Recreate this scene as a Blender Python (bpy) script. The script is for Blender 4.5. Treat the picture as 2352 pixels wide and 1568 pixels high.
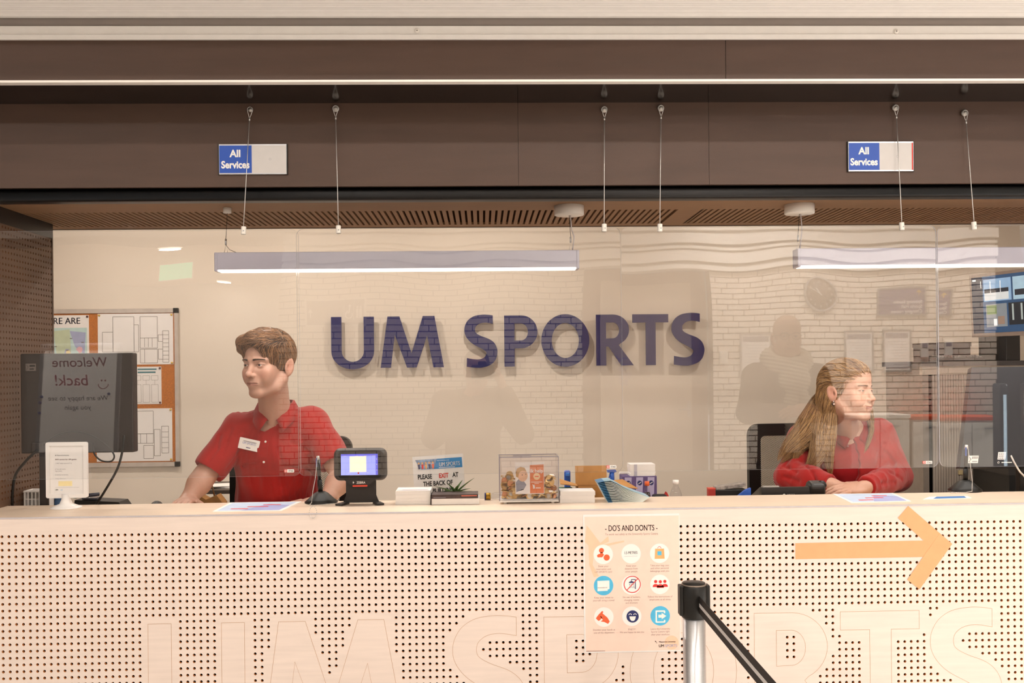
import bpy, bmesh, math, random
import numpy as np
from mathutils import Vector, Matrix

for o in list(bpy.data.objects):
    bpy.data.objects.remove(o, do_unlink=True)
SC = bpy.context.scene
COL = SC.collection
random.seed(7)
np.random.seed(7)

# ------------------------------------------------------------------ camera
F_PX, CXP, CYP = 2287.0, 1176.0, 850.0
YAW, ROLL, CAM_Z = math.radians(1.70), math.radians(0.60), 1.53
fwd = Vector((math.sin(YAW), math.cos(YAW), 0))
r0 = Vector((math.cos(YAW), -math.sin(YAW), 0))
u0 = Vector((0, 0, 1))
right = r0 * math.cos(ROLL) - u0 * math.sin(ROLL)
up = u0 * math.cos(ROLL) + r0 * math.sin(ROLL)
cam_data = bpy.data.cameras.new('camera')
cam = bpy.data.objects.new('camera', cam_data)
COL.objects.link(cam)
cam.matrix_world = Matrix(((right.x, up.x, -fwd.x, 0), (right.y, up.y, -fwd.y, 0), (right.z, up.z, -fwd.z, CAM_Z), (0, 0, 0, 1)))
cam_data.sensor_width = 36.0
cam_data.lens = F_PX / 2352.0 * 36.0
cam_data.shift_y = (CYP - 784.0) / 2352.0
cam_data.clip_start = 0.02
SC.camera = cam
CAMP = Vector((0, 0, CAM_Z))

def ray(px, py):
    return fwd + right * ((px - CXP) / F_PX) - up * ((py - CYP) / F_PX)
def at(px, py, Y):
    """world point seen at a pixel of the photograph, at depth Y"""
    d = ray(px, py)
    return CAMP + d * (Y / d.y)
def atz(px, py, Z):
    d = ray(px, py)
    return CAMP + d * ((Z - CAM_Z) / d.z)

# ------------------------------------------------------------------ world, exposure
SC.view_settings.view_transform = 'Standard'
SC.view_settings.look = 'None'
SC.view_settings.exposure = 0.0
SC.view_settings.gamma = 1.0
SC.view_settings.use_curve_mapping = False
SC.cycles.max_bounces = 7; SC.cycles.diffuse_bounces = 4; SC.cycles.glossy_bounces = 3; SC.cycles.transmission_bounces = 3; SC.cycles.transparent_max_bounces = 10
SC.cycles.caustics_reflective = False; SC.cycles.caustics_refractive = False
w = bpy.data.worlds.new('world')
SC.world = w
w.use_nodes = True
wn = w.node_tree
sky = wn.nodes.new('ShaderNodeTexSky')
sky.sky_type = 'HOSEK_WILKIE'
sky.turbidity = 4.0
sky.sun_direction = (0.88, 0.06, 0.45)
bg = wn.nodes['Background']
bg.inputs['Strength'].default_value = 2.2
wn.links.new(sky.outputs['Color'], bg.inputs['Color'])

sun_d = bpy.data.lights.new('sun', 'SUN')
sun_d.energy = 16.0; sun_d.angle = math.radians(0.6); sun_d.color = (1.0, 0.97, 0.93)
sun_o = bpy.data.objects.new('sun', sun_d)
COL.objects.link(sun_o)
sun_o.rotation_euler = Vector((0.88, 0.06, 0.45)).to_track_quat('Z', 'Y').to_euler()
# hall spotlights, added fill lamps and reception lamps: (x, y, z, watts, size, colour)
HALL_LAMPS = [(-1.9, 0.9, 3.44, 6), (-0.5, 0.9, 3.44, 13), (0.8, 0.9, 3.44, 20), (2.0, 0.9, 3.44, 15), (3.6, 0.9, 3.44, 5)]
FILL_LAMPS_HALL = [(-3.6, -1.3, 3.44, 90), (-1.2, -0.9, 3.44, 18), (1.0, -0.9, 3.44, 14), (3.2, -0.9, 3.44, 10), (5.4, -0.9, 3.44, 16)]  # unseen lamps added to brighten the brick wall and the flip chart
FILL_LAMPS_BRICK = [(2.7, -3.25, 3.44, 52), (3.8, -3.25, 3.44, 58), (4.8, -3.25, 3.44, 52)]  # added close to the bricks to brighten their right part
DESK_LAMPS = [(-2.0, 4.75, 2.585, 10), (-1.05, 4.75, 2.585, 9.5), (0.0, 4.75, 2.585, 9.5), (1.55, 4.75, 2.585, 7), (2.6, 4.75, 2.585, 3)]
DESK_LINEAR_W = 6.5
WARM = (1.0, 0.90, 0.80)
NEUT = (1.0, 0.945, 0.88)
def area_light(name, loc, watts, sx, sy, col, rot=(0, 0, 0), spread=math.pi):
    ld = bpy.data.lights.new(name, 'AREA')
    ld.energy = watts; ld.color = col
    ld.shape = 'RECTANGLE' if sx != sy else 'DISK'
    ld.size = sx
    if sx != sy: ld.size_y = sy
    ld.spread = spread
    o = bpy.data.objects.new(name, ld)
    COL.objects.link(o); o.location = loc; o.rotation_euler = rot
    return o
for L in HALL_LAMPS:
    area_light('hall_light', L[:3], L[3], 0.14, 0.14, NEUT)
for L in FILL_LAMPS_HALL:
    area_light('hall_light', L[:3], L[3], 0.5, 0.5, NEUT)
for L in FILL_LAMPS_BRICK:
    area_light('brick_fill_light', L[:3], L[3], 0.25, 0.25, (1.0, 0.95, 0.91))
for L in DESK_LAMPS:
    area_light('downlight_light', L[:3], L[3], 0.035, 0.035, WARM)

# ------------------------------------------------------------------ materials
MATS = {}
def lin(c):
    if isinstance(c, str):
        c = [int(c[i:i + 2], 16) for i in (0, 2, 4)]
        c = [x / 255.0 for x in c]
        return tuple(x / 12.92 if x <= 0.04045 else ((x + 0.055) / 1.055) ** 2.4 for x in c)
    return tuple(c)
def mat(name, col, rough=0.5, metal=0.0, var=0.06, nscale=30.0, stretch=(1, 1, 1), bump=0.0, bscale=200.0, spec=0.5, trans=0.0, emit=0.0, sheen=0.0, alpha=1.0, coat=0.0):
    """procedural principled material: base colour slightly varied by noise, optional fine bump"""
    if name in MATS: return MATS[name]
    m = bpy.data.materials.new(name); m.use_nodes = True
    nt = m.node_tree; b = nt.nodes['Principled BSDF']
    c = lin(col)
    tc = nt.nodes.new('ShaderNodeTexCoord')
    mp = nt.nodes.new('ShaderNodeMapping'); mp.inputs['Scale'].default_value = stretch
    nt.links.new(tc.outputs['Object'], mp.inputs['Vector'])
    nz = nt.nodes.new('ShaderNodeTexNoise'); nz.inputs['Scale'].default_value = nscale; nz.inputs['Detail'].default_value = 4
    nt.links.new(mp.outputs['Vector'], nz.inputs['Vector'])
    rp = nt.nodes.new('ShaderNodeValToRGB')
    rp.color_ramp.elements[0].position = 0.3; rp.color_ramp.elements[1].position = 0.7
    rp.color_ramp.elements[0].color = tuple(max(0, x * (1 - var)) for x in c) + (1,)
    rp.color_ramp.elements[1].color = tuple(min(1, x * (1 + var)) for x in c) + (1,)
    nt.links.new(nz.outputs['Fac'], rp.inputs['Fac'])
    nt.links.new(rp.outputs['Color'], b.inputs['Base Color'])
    b.inputs['Roughness'].default_value = rough
    b.inputs['Metallic'].default_value = metal
    b.inputs['Specular IOR Level'].default_value = spec
    b.inputs['Transmission Weight'].default_value = trans
    b.inputs['Sheen Weight'].default_value = sheen
    b.inputs['Coat Weight'].default_value = coat
    b.inputs['Alpha'].default_value = alpha
    if emit > 0:
        nt.links.new(rp.outputs['Color'], b.inputs['Emission Color'])
        b.inputs['Emission Strength'].default_value = emit
    if bump > 0:
        n2 = nt.nodes.new('ShaderNodeTexNoise'); n2.inputs['Scale'].default_value = bscale; n2.inputs['Detail'].default_value = 3
        nt.links.new(mp.outputs['Vector'], n2.inputs['Vector'])
        bp = nt.nodes.new('ShaderNodeBump'); bp.inputs['Strength'].default_value = bump; bp.inputs['Distance'].default_value = 0.002
        nt.links.new(n2.outputs['Fac'], bp.inputs['Height'])
        nt.links.new(bp.outputs['Normal'], b.inputs['Normal'])
    MATS[name] = m
    return m
def clear_mat(name, refl=1.0, tint=(1, 1, 1), rough=0.0, ior=1.49):
    """clear acrylic / glass sheet: see-through with Fresnel reflection"""
    if name in MATS: return MATS[name]
    m = bpy.data.materials.new(name); m.use_nodes = True
    nt = m.node_tree
    for n in list(nt.nodes): nt.nodes.remove(n)
    out = nt.nodes.new('ShaderNodeOutputMaterial')
    tr = nt.nodes.new('ShaderNodeBsdfTransparent'); tr.inputs['Color'].default_value = tuple(tint) + (1,)
    gl = nt.nodes.new('ShaderNodeBsdfGlossy'); gl.inputs['Roughness'].default_value = rough
    fr = nt.nodes.new('ShaderNodeFresnel'); fr.inputs['IOR'].default_value = ior
    mu = nt.nodes.new('ShaderNodeMath'); mu.operation = 'MULTIPLY'; mu.inputs[1].default_value = refl; mu.use_clamp = True
    mx = nt.nodes.new('ShaderNodeMixShader')
    nt.links.new(fr.outputs[0], mu.inputs[0]); nt.links.new(mu.outputs[0], mx.inputs[0])
    nt.links.new(tr.outputs[0], mx.inputs[1]); nt.links.new(gl.outputs[0], mx.inputs[2])
    nt.links.new(mx.outputs[0], out.inputs['Surface'])
    MATS[name] = m
    return m
def clear_round(name, tint=(1, 1, 1), base=0.05):
    """clear plastic for round or hollow things: reflection grows towards the rim, the same on both sides"""
    if name in MATS: return MATS[name]
    m = clear_mat(name, 1.0, tint)
    nt = m.node_tree
    lw = nt.nodes.new('ShaderNodeLayerWeight'); lw.inputs['Blend'].default_value = 0.5
    pw = nt.nodes.new('ShaderNodeMath'); pw.operation = 'POWER'; pw.inputs[1].default_value = 4.0
    ma = nt.nodes.new('ShaderNodeMath'); ma.operation = 'MULTIPLY_ADD'; ma.inputs[1].default_value = 0.55; ma.inputs[2].default_value = base
    nt.links.new(lw.outputs['Facing'], pw.inputs[0]); nt.links.new(pw.outputs[0], ma.inputs[0])
    mx = [n for n in nt.nodes if n.type == 'MIX_SHADER'][0]
    nt.links.new(ma.outputs[0], mx.inputs[0])
    return m
def vcol_mat(name, rough=0.5, sss=0.0, bump=0.0, bscale=300, spec=0.4):
    """material whose base colour is the mesh's own colour attribute"""
    if name in MATS: return MATS[name]
    m = bpy.data.materials.new(name); m.use_nodes = True
    nt = m.node_tree; b = nt.nodes['Principled BSDF']
    a = nt.nodes.new('ShaderNodeVertexColor'); a.layer_name = 'Col'
    nz = nt.nodes.new('ShaderNodeTexNoise'); nz.inputs['Scale'].default_value = 120; nz.inputs['Detail'].default_value = 3
    tc = nt.nodes.new('ShaderNodeTexCoord'); nt.links.new(tc.outputs['Object'], nz.inputs['Vector'])
    mr = nt.nodes.new('ShaderNodeMapRange'); mr.inputs['To Min'].default_value = 0.92; mr.inputs['To Max'].default_value = 1.06
    nt.links.new(nz.outputs['Fac'], mr.inputs['Value'])
    vm = nt.nodes.new('ShaderNodeVectorMath'); vm.operation = 'SCALE'
    nt.links.new(a.outputs['Color'], vm.inputs[0]); nt.links.new(mr.outputs['Result'], vm.inputs['Scale'])
    nt.links.new(vm.outputs['Vector'], b.inputs['Base Color'])
    b.inputs['Roughness'].default_value = rough
    b.inputs['Specular IOR Level'].default_value = spec
    if sss > 0:
        b.inputs['Subsurface Weight'].default_value = sss
        b.inputs['Subsurface Radius'].default_value = (1.0, 0.35, 0.2)
        b.inputs['Subsurface Scale'].default_value = 0.006
    MATS[name] = m
    return m

# ------------------------------------------------------------------ mesh helpers
WLOC = {}
def wl(parent):
    return WLOC.get(parent, Vector((0, 0, 0)))
def tag(o, label=None, cat=None, group=None, kind=None):
    if label: o['label'] = label
    if cat: o['category'] = cat
    if group: o['group'] = group
    if kind: o['kind'] = kind
    return o
def thing(name, loc, label, cat, group=None):
    o = bpy.data.objects.new(name, None)
    COL.objects.link(o); o.location = loc
    o.empty_display_size = 0.05
    WLOC[o] = Vector(loc)
    return tag(o, label, cat, group)
def link_mesh(name, me, parent=None, loc=None):
    o = bpy.data.objects.new(name, me)
    COL.objects.link(o)
    if parent is not None:
        o.parent = parent
    if loc is not None: o.location = loc
    WLOC[o] = wl(parent) + (Vector(loc) if loc is not None else Vector((0, 0, 0)))
    return o
def V(*a): return Vector(a)
def rotz(a): return Matrix.Rotation(a, 3, 'Z')
def rotx(a): return Matrix.Rotation(a, 3, 'X')
def roty(a): return Matrix.Rotation(a, 3, 'Y')
class MB:
    """collects shapes in world coordinates; build() links them as one mesh object"""
    def __init__(s):
        s.v = []; s.f = []; s.m = []; s.sm = []
        s.mats = []
        s.cur = 0
    def use(s, m):
        if m not in s.mats: s.mats.append(m)
        s.cur = s.mats.index(m)
        return s
    def add(s, vs, fs, smooth=False):
        b = len(s.v)
        s.v.extend([tuple(x) for x in vs])
        for f in fs:
            s.f.append(tuple(b + i for i in f)); s.m.append(s.cur); s.sm.append(smooth)
        return s
    def box(s, lo, hi):
        x0, y0, z0 = lo; x1, y1, z1 = hi
        vs = [(x0, y0, z0), (x1, y0, z0), (x1, y1, z0), (x0, y1, z0), (x0, y0, z1), (x1, y0, z1), (x1, y1, z1), (x0, y1, z1)]
        return s.add(vs, [(0, 3, 2, 1), (4, 5, 6, 7), (0, 1, 5, 4), (1, 2, 6, 5), (2, 3, 7, 6), (3, 0, 4, 7)])
    def obox(s, c, h, R=None, bevel=0.0, seg=2):
        """oriented box: centre, half sizes, 3x3 rotation, optional rounded edges"""
        R = R or Matrix.Identity(3)
        c = Vector(c)
        if bevel <= 0:
            vs = [c + R @ Vector((sx * h[0], sy * h[1], sz * h[2])) for sz in (-1, 1) for sy in (-1, 1) for sx in (-1, 1)]
            return s.add(vs, [(0, 2, 3, 1), (4, 5, 7, 6), (0, 1, 5, 4), (1, 3, 7, 5), (3, 2, 6, 7), (2, 0, 4, 6)])
        bm = bmesh.new()
        bmesh.ops.create_cube(bm, size=2.0)
        for v in bm.verts: v.co = Vector((v.co.x * h[0], v.co.y * h[1], v.co.z * h[2]))
        bmesh.ops.bevel(bm, geom=list(bm.edges), offset=bevel, segments=seg, profile=0.5, affect='EDGES', clamp_overlap=True)
        bm.verts.index_update()
        s.add([c + R @ v.co for v in bm.verts], [[v.index for v in f.verts] for f in bm.faces], smooth=False)
        bm.free()
        return s
    def prism(s, pts, O, R, U, N, depth, smooth=False):
        """polygon (2d pts in R,U frame at O) extruded along N by depth (front at O, back at O+N*depth)"""
        O = Vector(O); n = len(pts)
        a = [O + R * p[0] + U * p[1] for p in pts]
        b = [p + N * depth for p in a]
        fs = [tuple(range(n)), tuple(range(2 * n - 1, n - 1, -1))]
        s.add(a + b, fs)
        base = len(s.v) - 2 * n
        for i in range(n):
            j = (i + 1) % n
            s.f.append((base + j, base + i, base + n + i, base + n + j)); s.m.append(s.cur); s.sm.append(smooth)
        return s
    def ring_prism(s, outer, inner, O, R, U, N, depth):
        """polygon with one hole (same point count) extruded"""
        O = Vector(O); n = len(outer)
        P = lambda p: O + R * p[0] + U * p[1]
        vs = [P(p) for p in outer] + [P(p) for p in inner] + [P(p) + N * depth for p in outer] + [P(p) + N * depth for p in inner]
        fs = []
        for i in range(n):
            j = (i + 1) % n
            fs += [(i, j, n + j, n + i), (2 * n + j, 2 * n + i, 3 * n + i, 3 * n + j), (j, i, 2 * n + i, 2 * n + j), (n + i, n + j, 3 * n + j, 3 * n + i)]
        return s.add(vs, fs)
    def cone(s, p1, r1, p2, r2, n=16, caps=True, smooth=True):
        p1 = Vector(p1); p2 = Vector(p2); d = (p2 - p1)
        d.normalize() if d.length > 0 else None
        a = d.orthogonal().normalized(); b = d.cross(a)
        vs = []
        for p, r in ((p1, r1), (p2, r2)):
            for i in range(n):
                t = 2 * math.pi * i / n
                vs.append(p + (a * math.cos(t) + b * math.sin(t)) * r)
        fs = [(i, (i + 1) % n, n + (i + 1) % n, n + i) for i in range(n)]
        s.add(vs, fs, smooth)
        if caps:
            s.add(vs, [tuple(range(n - 1, -1, -1)), tuple(range(n, 2 * n))])
        return s
    def lathe(s, prof, O, axis=(0, 0, 1), n=24, smooth=True, caps=True):
        """prof: list of (radius, height) along axis from O"""
        O = Vector(O); d = Vector(axis).normalized(); a = d.orthogonal().normalized(); b = d.cross(a)
        vs = []
        for r, h in prof:
            for i in range(n):
                t = 2 * math.pi * i / n
                vs.append(O + d * h + (a * math.cos(t) + b * math.sin(t)) * max(r, 1e-5))
        fs = []
        for k in range(len(prof) - 1):
            for i in range(n):
                j = (i + 1) % n
                fs.append((k * n + i, k * n + j, (k + 1) * n + j, (k + 1) * n + i))
        s.add(vs, fs, smooth)
        if caps:
            k = (len(prof) - 1) * n
            s.add(vs, [tuple(range(n - 1, -1, -1)), tuple(range(k, k + n))])
        return s
    def tube(s, pts, r, n=8, smooth=True, caps=True):
        """tube along a polyline; r number or list"""
        pts = [Vector(p) for p in pts]
        N = len(pts)
        rs = r if isinstance(r, (list, tuple)) else [r] * N
        prev = None; vs = []
        for i, p in enumerate(pts):
            t = (pts[min(i + 1, N - 1)] - pts[max(i - 1, 0)])
            if t.length < 1e-9: t = Vector((0, 0, 1))
            t.normalize()
            a = t.orthogonal().normalized() if prev is None else (prev - t * prev.dot(t))
            if a.length < 1e-6: a = t.orthogonal()
            a.normalize(); prev = a
            b = t.cross(a)
            for k in range(n):
                th = 2 * math.pi * k / n
                vs.append(p + (a * math.cos(th) + b * math.sin(th)) * rs[i])
        fs = []
        for i in range(N - 1):
            for k in range(n):
                j = (k + 1) % n
                fs.append((i * n + k, i * n + j, (i + 1) * n + j, (i + 1) * n + k))
        if caps:
            fs += [tuple(range(n - 1, -1, -1)), tuple(range((N - 1) * n, N * n))]
        return s.add(vs, fs, smooth)
    def ball(s, c, r, n=14, m=8, R=None):
        c = Vector(c); rr = r if isinstance(r, (list, tuple)) else (r, r, r)
        R = R or Matrix.Identity(3)
        vs = []
        for i in range(m + 1):
            ph = math.pi * i / m
            for k in range(n):
                th = 2 * math.pi * k / n
                vs.append(c + R @ Vector((rr[0] * math.sin(ph) * math.cos(th), rr[1] * math.sin(ph) * math.sin(th), rr[2] * math.cos(ph))))
        fs = []
        for i in range(m):
            for k in range(n):
                j = (k + 1) % n
                fs.append((i * n + k, (i + 1) * n + k, (i + 1) * n + j, i * n + j))
        return s.add(vs, fs, True)
    def poly(s, pts3):
        return s.add(pts3, [tuple(range(len(pts3)))])
    def mesh(s, name, off=(0, 0, 0)):
        off = Vector(off)
        me = bpy.data.meshes.new(name)
        me.from_pydata([tuple(Vector(v) - off) for v in s.v], [], s.f)
        for m in s.mats: me.materials.append(m)
        me.polygons.foreach_set('material_index', s.m)
        me.polygons.foreach_set('use_smooth', s.sm)
        me.update()
        return me
    def build(s, name, parent=None, loc=None):
        """loc: object origin (world) for a top-level mesh"""
        off = wl(parent) if parent is not None else (Vector(loc) if loc is not None else Vector((0, 0, 0)))
        me = s.mesh(name, off)
        bm = bmesh.new(); bm.from_mesh(me)
        bmesh.ops.remove_doubles(bm, verts=bm.verts, dist=1e-6)
        bmesh.ops.recalc_face_normals(bm, faces=bm.faces)
        bm.to_mesh(me); bm.free()
        o = link_mesh(name, me, parent, None if parent is not None else (loc if loc is not None else None))
        return o
def mb(m): return MB().use(m)
def arc(cx, cy, rx, ry, a0, a1, n):
    return [(cx + rx * math.cos(math.radians(a0 + (a1 - a0) * i / n)), cy + ry * math.sin(math.radians(a0 + (a1 - a0) * i / n))) for i in range(n + 1)]
def rrect(w, h, r, n=5, cx=0, cy=0):
    """rounded rectangle polygon centred at cx,cy"""
    p = []
    for sx, sy, a in ((1, -1, -90), (1, 1, 0), (-1, 1, 90), (-1, -1, 180)):
        p += arc(cx + sx * (w / 2 - r), cy + sy * (h / 2 - r), r, r, a, a + 90, n)
    return p
TEXTC = {}
def text_geo(s, size, bold=0.0, align='CENTER', sx=1.0, shear=0.0):
    """flat text outline as (verts2d, faces), built-in font"""
    key = (s, size, bold, align, sx, shear)
    if key in TEXTC: return TEXTC[key]
    cu = bpy.data.curves.new('t', 'FONT'); cu.body = s; cu.size = size; cu.align_x = align; cu.offset = bold * size; cu.shear = shear
    cu.resolution_u = 4
    ob = bpy.data.objects.new('t', cu); COL.objects.link(ob)
    bpy.context.view_layer.update()
    me = bpy.data.meshes.new_from_object(ob.evaluated_get(bpy.context.evaluated_depsgraph_get()))
    vs = [(v.co.x * sx, v.co.y) for v in me.vertices]
    fs = [tuple(p.vertices) for p in me.polygons]
    bpy.data.objects.remove(ob); bpy.data.curves.remove(cu); bpy.data.meshes.remove(me)
    TEXTC[key] = (vs, fs)
    return vs, fs
class Print:
    """flat printed matter on a plane: frame origin O, right R, up U, normal N; stacks thin layers"""
    def __init__(s, O, R, U, step=0.00025):
        s.O = Vector(O); s.R = Vector(R).normalized(); s.U = Vector(U).normalized(); s.N = s.R.cross(s.U).normalized()
        s.b = MB(); s.l = 1; s.step = step
    def P(s, p): return s.O + s.R * p[0] + s.U * p[1] + s.N * (s.l * s.step)
    def layer(s, l): s.l = l; return s
    def poly(s, pts, m): s.b.use(m); s.b.poly([s.P(p) for p in pts]); return s
    def rect(s, x0, y0, x1, y1, m): return s.poly([(x0, y0), (x1, y0), (x1, y1), (x0, y1)], m)
    def circ(s, x, y, r, m, n=28, ry=None): return s.poly(arc(x, y, r, ry or r, 0, 360 - 360.0 / n, n - 1), m)
    def ring(s, x, y, r0, r1, m, n=28, a0=0, a1=360):
        s.b.use(m); a = arc(x, y, r0, r0, a0, a1, n); c = arc(x, y, r1, r1, a0, a1, n)
        vs = [s.P(p) for p in a] + [s.P(p) for p in c]
        s.b.add(vs, [(i, i + 1, n + 1 + i + 1, n + 1 + i) for i in range(n)]); return s
    def line(s, p, q, wd, m):
        p = Vector(p); q = Vector(q); d = (q - p).normalized(); n = Vector((-d.y, d.x)) * wd / 2
        return s.poly([p + n, p - n, q - n, q + n], m)
    def text(s, t, x, y, size, m, bold=0.0, align='CENTER', sx=1.0, shear=0.0):
        sh = (0.0,)
        if bold > 0 and any(ch in t for ch in 'MWN'):      # thicken by small side-steps where an outline offset would fold over
            d = bold * size * 1.1; sh = (-d, 0.0, d); bold = 0.0
        vs, fs = text_geo(t, size, bold, align, sx, shear)
        s.b.use(m)
        for dx in sh: s.b.add([s.P((v[0] + x + dx, v[1] + y)) for v in vs], fs)
        return s
    def build(s, name, parent):
        o = s.b.build(name, parent); o['kind'] = 'stuff'; return o
def up_of(R, N): return N.cross(R)
XR, YF, ZU = V(1, 0, 0), V(0, 1, 0), V(0, 0, 1)
# ------------------------------------------------------------------ key depths (m)
Y_FASC1, Y_FRONT, Y_PANE, Y_TOPB, Y_WALL = 2.91, 3.06, 3.10, 3.335, 5.60
Z_TOP = 1.10
X0, X1 = -2.6, 3.4            # reception extent
Z_PLAT = 0.32                 # raised floor behind the counter
Y_BRICK = -4.2
def refl(px, py, D):
    """real place of something seen mirrored in the acrylic panes at apparent depth D"""
    p = at(px, py, D)
    return V(p.x, 2 * Y_PANE - p.y, p.z)

M_cream = mat('painted_cream', 'f5f0ea', 0.55, var=0.02)
M_white = mat('painted_white', 'f3ece2', 0.5, var=0.02)
M_birch = mat('birch_veneer', 'efddd1', 0.45, var=0.035, nscale=6, stretch=(1, 1, 14), spec=0.3)
M_birch_in = mat('birch_core', 'd9965a', 0.7, var=0.1, spec=0.1)
M_black = mat('black_void', '0b0908', 0.9, spec=0.0)
M_brown = mat('brown_laminate', '543f34', 0.40, var=0.09, nscale=9, stretch=(0.35, 1, 2.5), bump=0.2, bscale=700, spec=0.4)
M_brown_dk = mat('dark_brown_laminate', '17110d', 0.35, var=0.06, nscale=9, spec=0.35)
M_wall = mat('reception_wall_paint', 'e8dccd', 0.75, var=0.015, nscale=4, spec=0.2)
M_oakceil = mat('acoustic_veneer', '8d6c50', 0.6, var=0.06, nscale=12, stretch=(1, 8, 1), spec=0.2)
M_slot = mat('slot_felt', '35251a', 0.95, spec=0.0)
M_alu = mat('brushed_aluminium', 'c9c9cc', 0.32, metal=0.9, var=0.03, stretch=(1, 1, 12))
M_edge = mat('white_edge_trim', 'fbf3ea', 0.35, var=0.01)
M_rubber = mat('black_plastic', '16130f', 0.45, var=0.08, spec=0.4)
M_floor = mat('hall_floor_vinyl', 'd0cbc6', 0.45, var=0.05, nscale=5)

def struct(o, kind='structure'): o['kind'] = kind; return o

# ------------------------------------------------------------------ floors, outer walls, ceilings
struct(mb(M_floor).box((-6.5, -9.0, -0.1), (7.6, 5.7, 0.0)).build('floor'))
struct(mb(M_floor).box((X0, Y_FRONT + 0.02, 0.0), (X1, Y_WALL, Z_PLAT)).build('floor_platform'))
struct(mb(M_wall).box((X0 - 0.8, Y_WALL, 0.0), (X1 + 0.1, Y_WALL + 0.1, 3.5)).build('wall_back'))
M_hall = mat('hall_ceiling_paint', 'ece4d8', 0.7, var=0.02)
struct(mb(M_hall).box((-6.5, -9.0, 3.5), (7.6, 5.7, 3.6)).build('ceiling'))
struct(mb(M_wall).box((X0 - 0.8, 4.02, 2.60), (X1, Y_WALL, 2.66)).build('ceiling_reception'))
struct(mb(M_wall).box((X0 - 0.9, 3.72, 0.0), (X0 - 0.8, Y_WALL + 0.1, 3.5)).build('wall_left'))
struct(mb(M_wall).box((X1, 3.2, 0.0), (X1 + 0.1, Y_WALL + 0.1, 3.5)).build('wall_right'))
struct(mb(M_cream).box((-6.5, 3.2, 0.0), (X0, 3.3, 3.5)).build('wall_hall_front_left'))
struct(mb(M_cream).box((X1, 3.1, 0.0), (7.6, 3.2, 3.5)).build('wall_hall_front_right'))
struct(mb(M_cream).box((-6.6, -9.0, 0.0), (-6.5, -3.4, 3.5)).box((-6.6, 2.6, 0.0), (-6.5, 3.3, 3.5)).box((-6.6, -3.4, 0.0), (-6.5, 2.6, 0.5)).box((-6.6, -3.4, 3.3), (-6.5, 2.6, 3.5)).build('wall_hall_left'))
# header over the opening: closes the gap between fascia and ceiling
struct(mb(M_cream).box((X0, 3.2, 2.62), (X1, 4.02, 3.5)).build('wall_header'))

# ------------------------------------------------------------------ fascia and cornice over the counter
zf = lambda py, Y: at(1176, py, Y).z
z_f1b = zf(188, Y_FASC1); z_f1t = zf(92, Y_FASC1)
z_t1 = zf(80, Y_FASC1); z_t2 = zf(61, Y_FASC1)
xs = at(1667, 140, Y_FASC1).x
t = struct(mb(M_brown_dk).box((X0, Y_FASC1 + 0.02, z_f1b + 0.004), (X1, Y_FASC1 + 0.04, z_f1t + 0.1)).build('trim_1'))
for a, b in ((X0, xs - 0.0008), (xs + 0.0008, X1)):
    mb(M_brown).obox(((a + b) / 2, Y_FASC1 + 0.01, (z_f1b + z_f1t) / 2), ((b - a) / 2, 0.010, (z_f1t - z_f1b) / 2)).build('fascia_panel', t)
# light metal edge under the upper fascia
struct(mb(M_edge).box((X0, Y_FASC1 - 0.006, z_f1b - 0.001), (X1, Y_FASC1 + 0.022, z_f1b + 0.0055)).build('trim_2'))
# two flat cream strips above the fascia
xsm = at(480, 86, Y_FASC1).x
t = struct(mb(M_cream).box((X0, Y_FASC1 - 0.008, z_f1t), (X1, Y_FASC1 + 0.02, z_t1 - 0.0012)).build('trim_3'))
t2 = struct(mb(M_cream).box((X0, Y_FASC1 - 0.005, z_t1), (X1, Y_FASC1 + 0.02, z_t2)).build('trim_4'))
for px, py in ((958, 71), (2058, 73)):
    p = at(px, py, Y_FASC1 - 0.005)
    s = mb(M_white).lathe([(0.0072, 0), (0.0068, 0.003), (0.004, 0.0048), (0.0, 0.005)], p, (0, -1, 0), 18).build('screw_cap', t2)
    mb(M_brown_dk).lathe([(0.0016, 0), (0.0015, 0.0012)], p + V(0, -0.0045, 0), (0, -1, 0), 10).build('screw_socket', s)
# ribbed metal cornice coming forward from the strips
zc0 = z_t2 + 0.022
# strip between flat strips and ribs, the gap's shade put into its grey
struct(mb(mat('gap_shade_grey', '9a8f88', 0.5, var=0.02)).box((X0, Y_FASC1 + 0.002, z_t2), (X1, Y_FASC1 + 0.02, zc0 + 0.02)).build('trim_9'))
prof = []
N = 170
for i in range(N + 1):
    d = 0.31 * i / N
    y = Y_FASC1 + 0.003 - d
    rib = 0.010 * math.exp(-(d / 0.006) ** 2)                      # rounded leading lip
    if d > 0.026: rib += 0.0045 * (0.5 - 0.5 * math.cos((d - 0.026) / 0.034 * 2 * math.pi)) ** 1.5 + 0.0012 * math.cos((d - 0.026) / 0.0085 * 2 * math.pi)
    prof.append((y, zc0 + rib))
b = mb(M_cream)
vs = [(X0, y, z) for y, z in prof] + [(X1, y, z) for y, z in prof]
n = len(prof)
b.add(vs, [(i, i + 1, n + i + 1, n + i) for i in range(n - 1)], True)
b.box((X0, Y_FASC1 - 0.315, zc0 - 0.001), (X1, Y_FASC1 - 0.305, 3.5))
struct(b.build('trim_5'))
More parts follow.
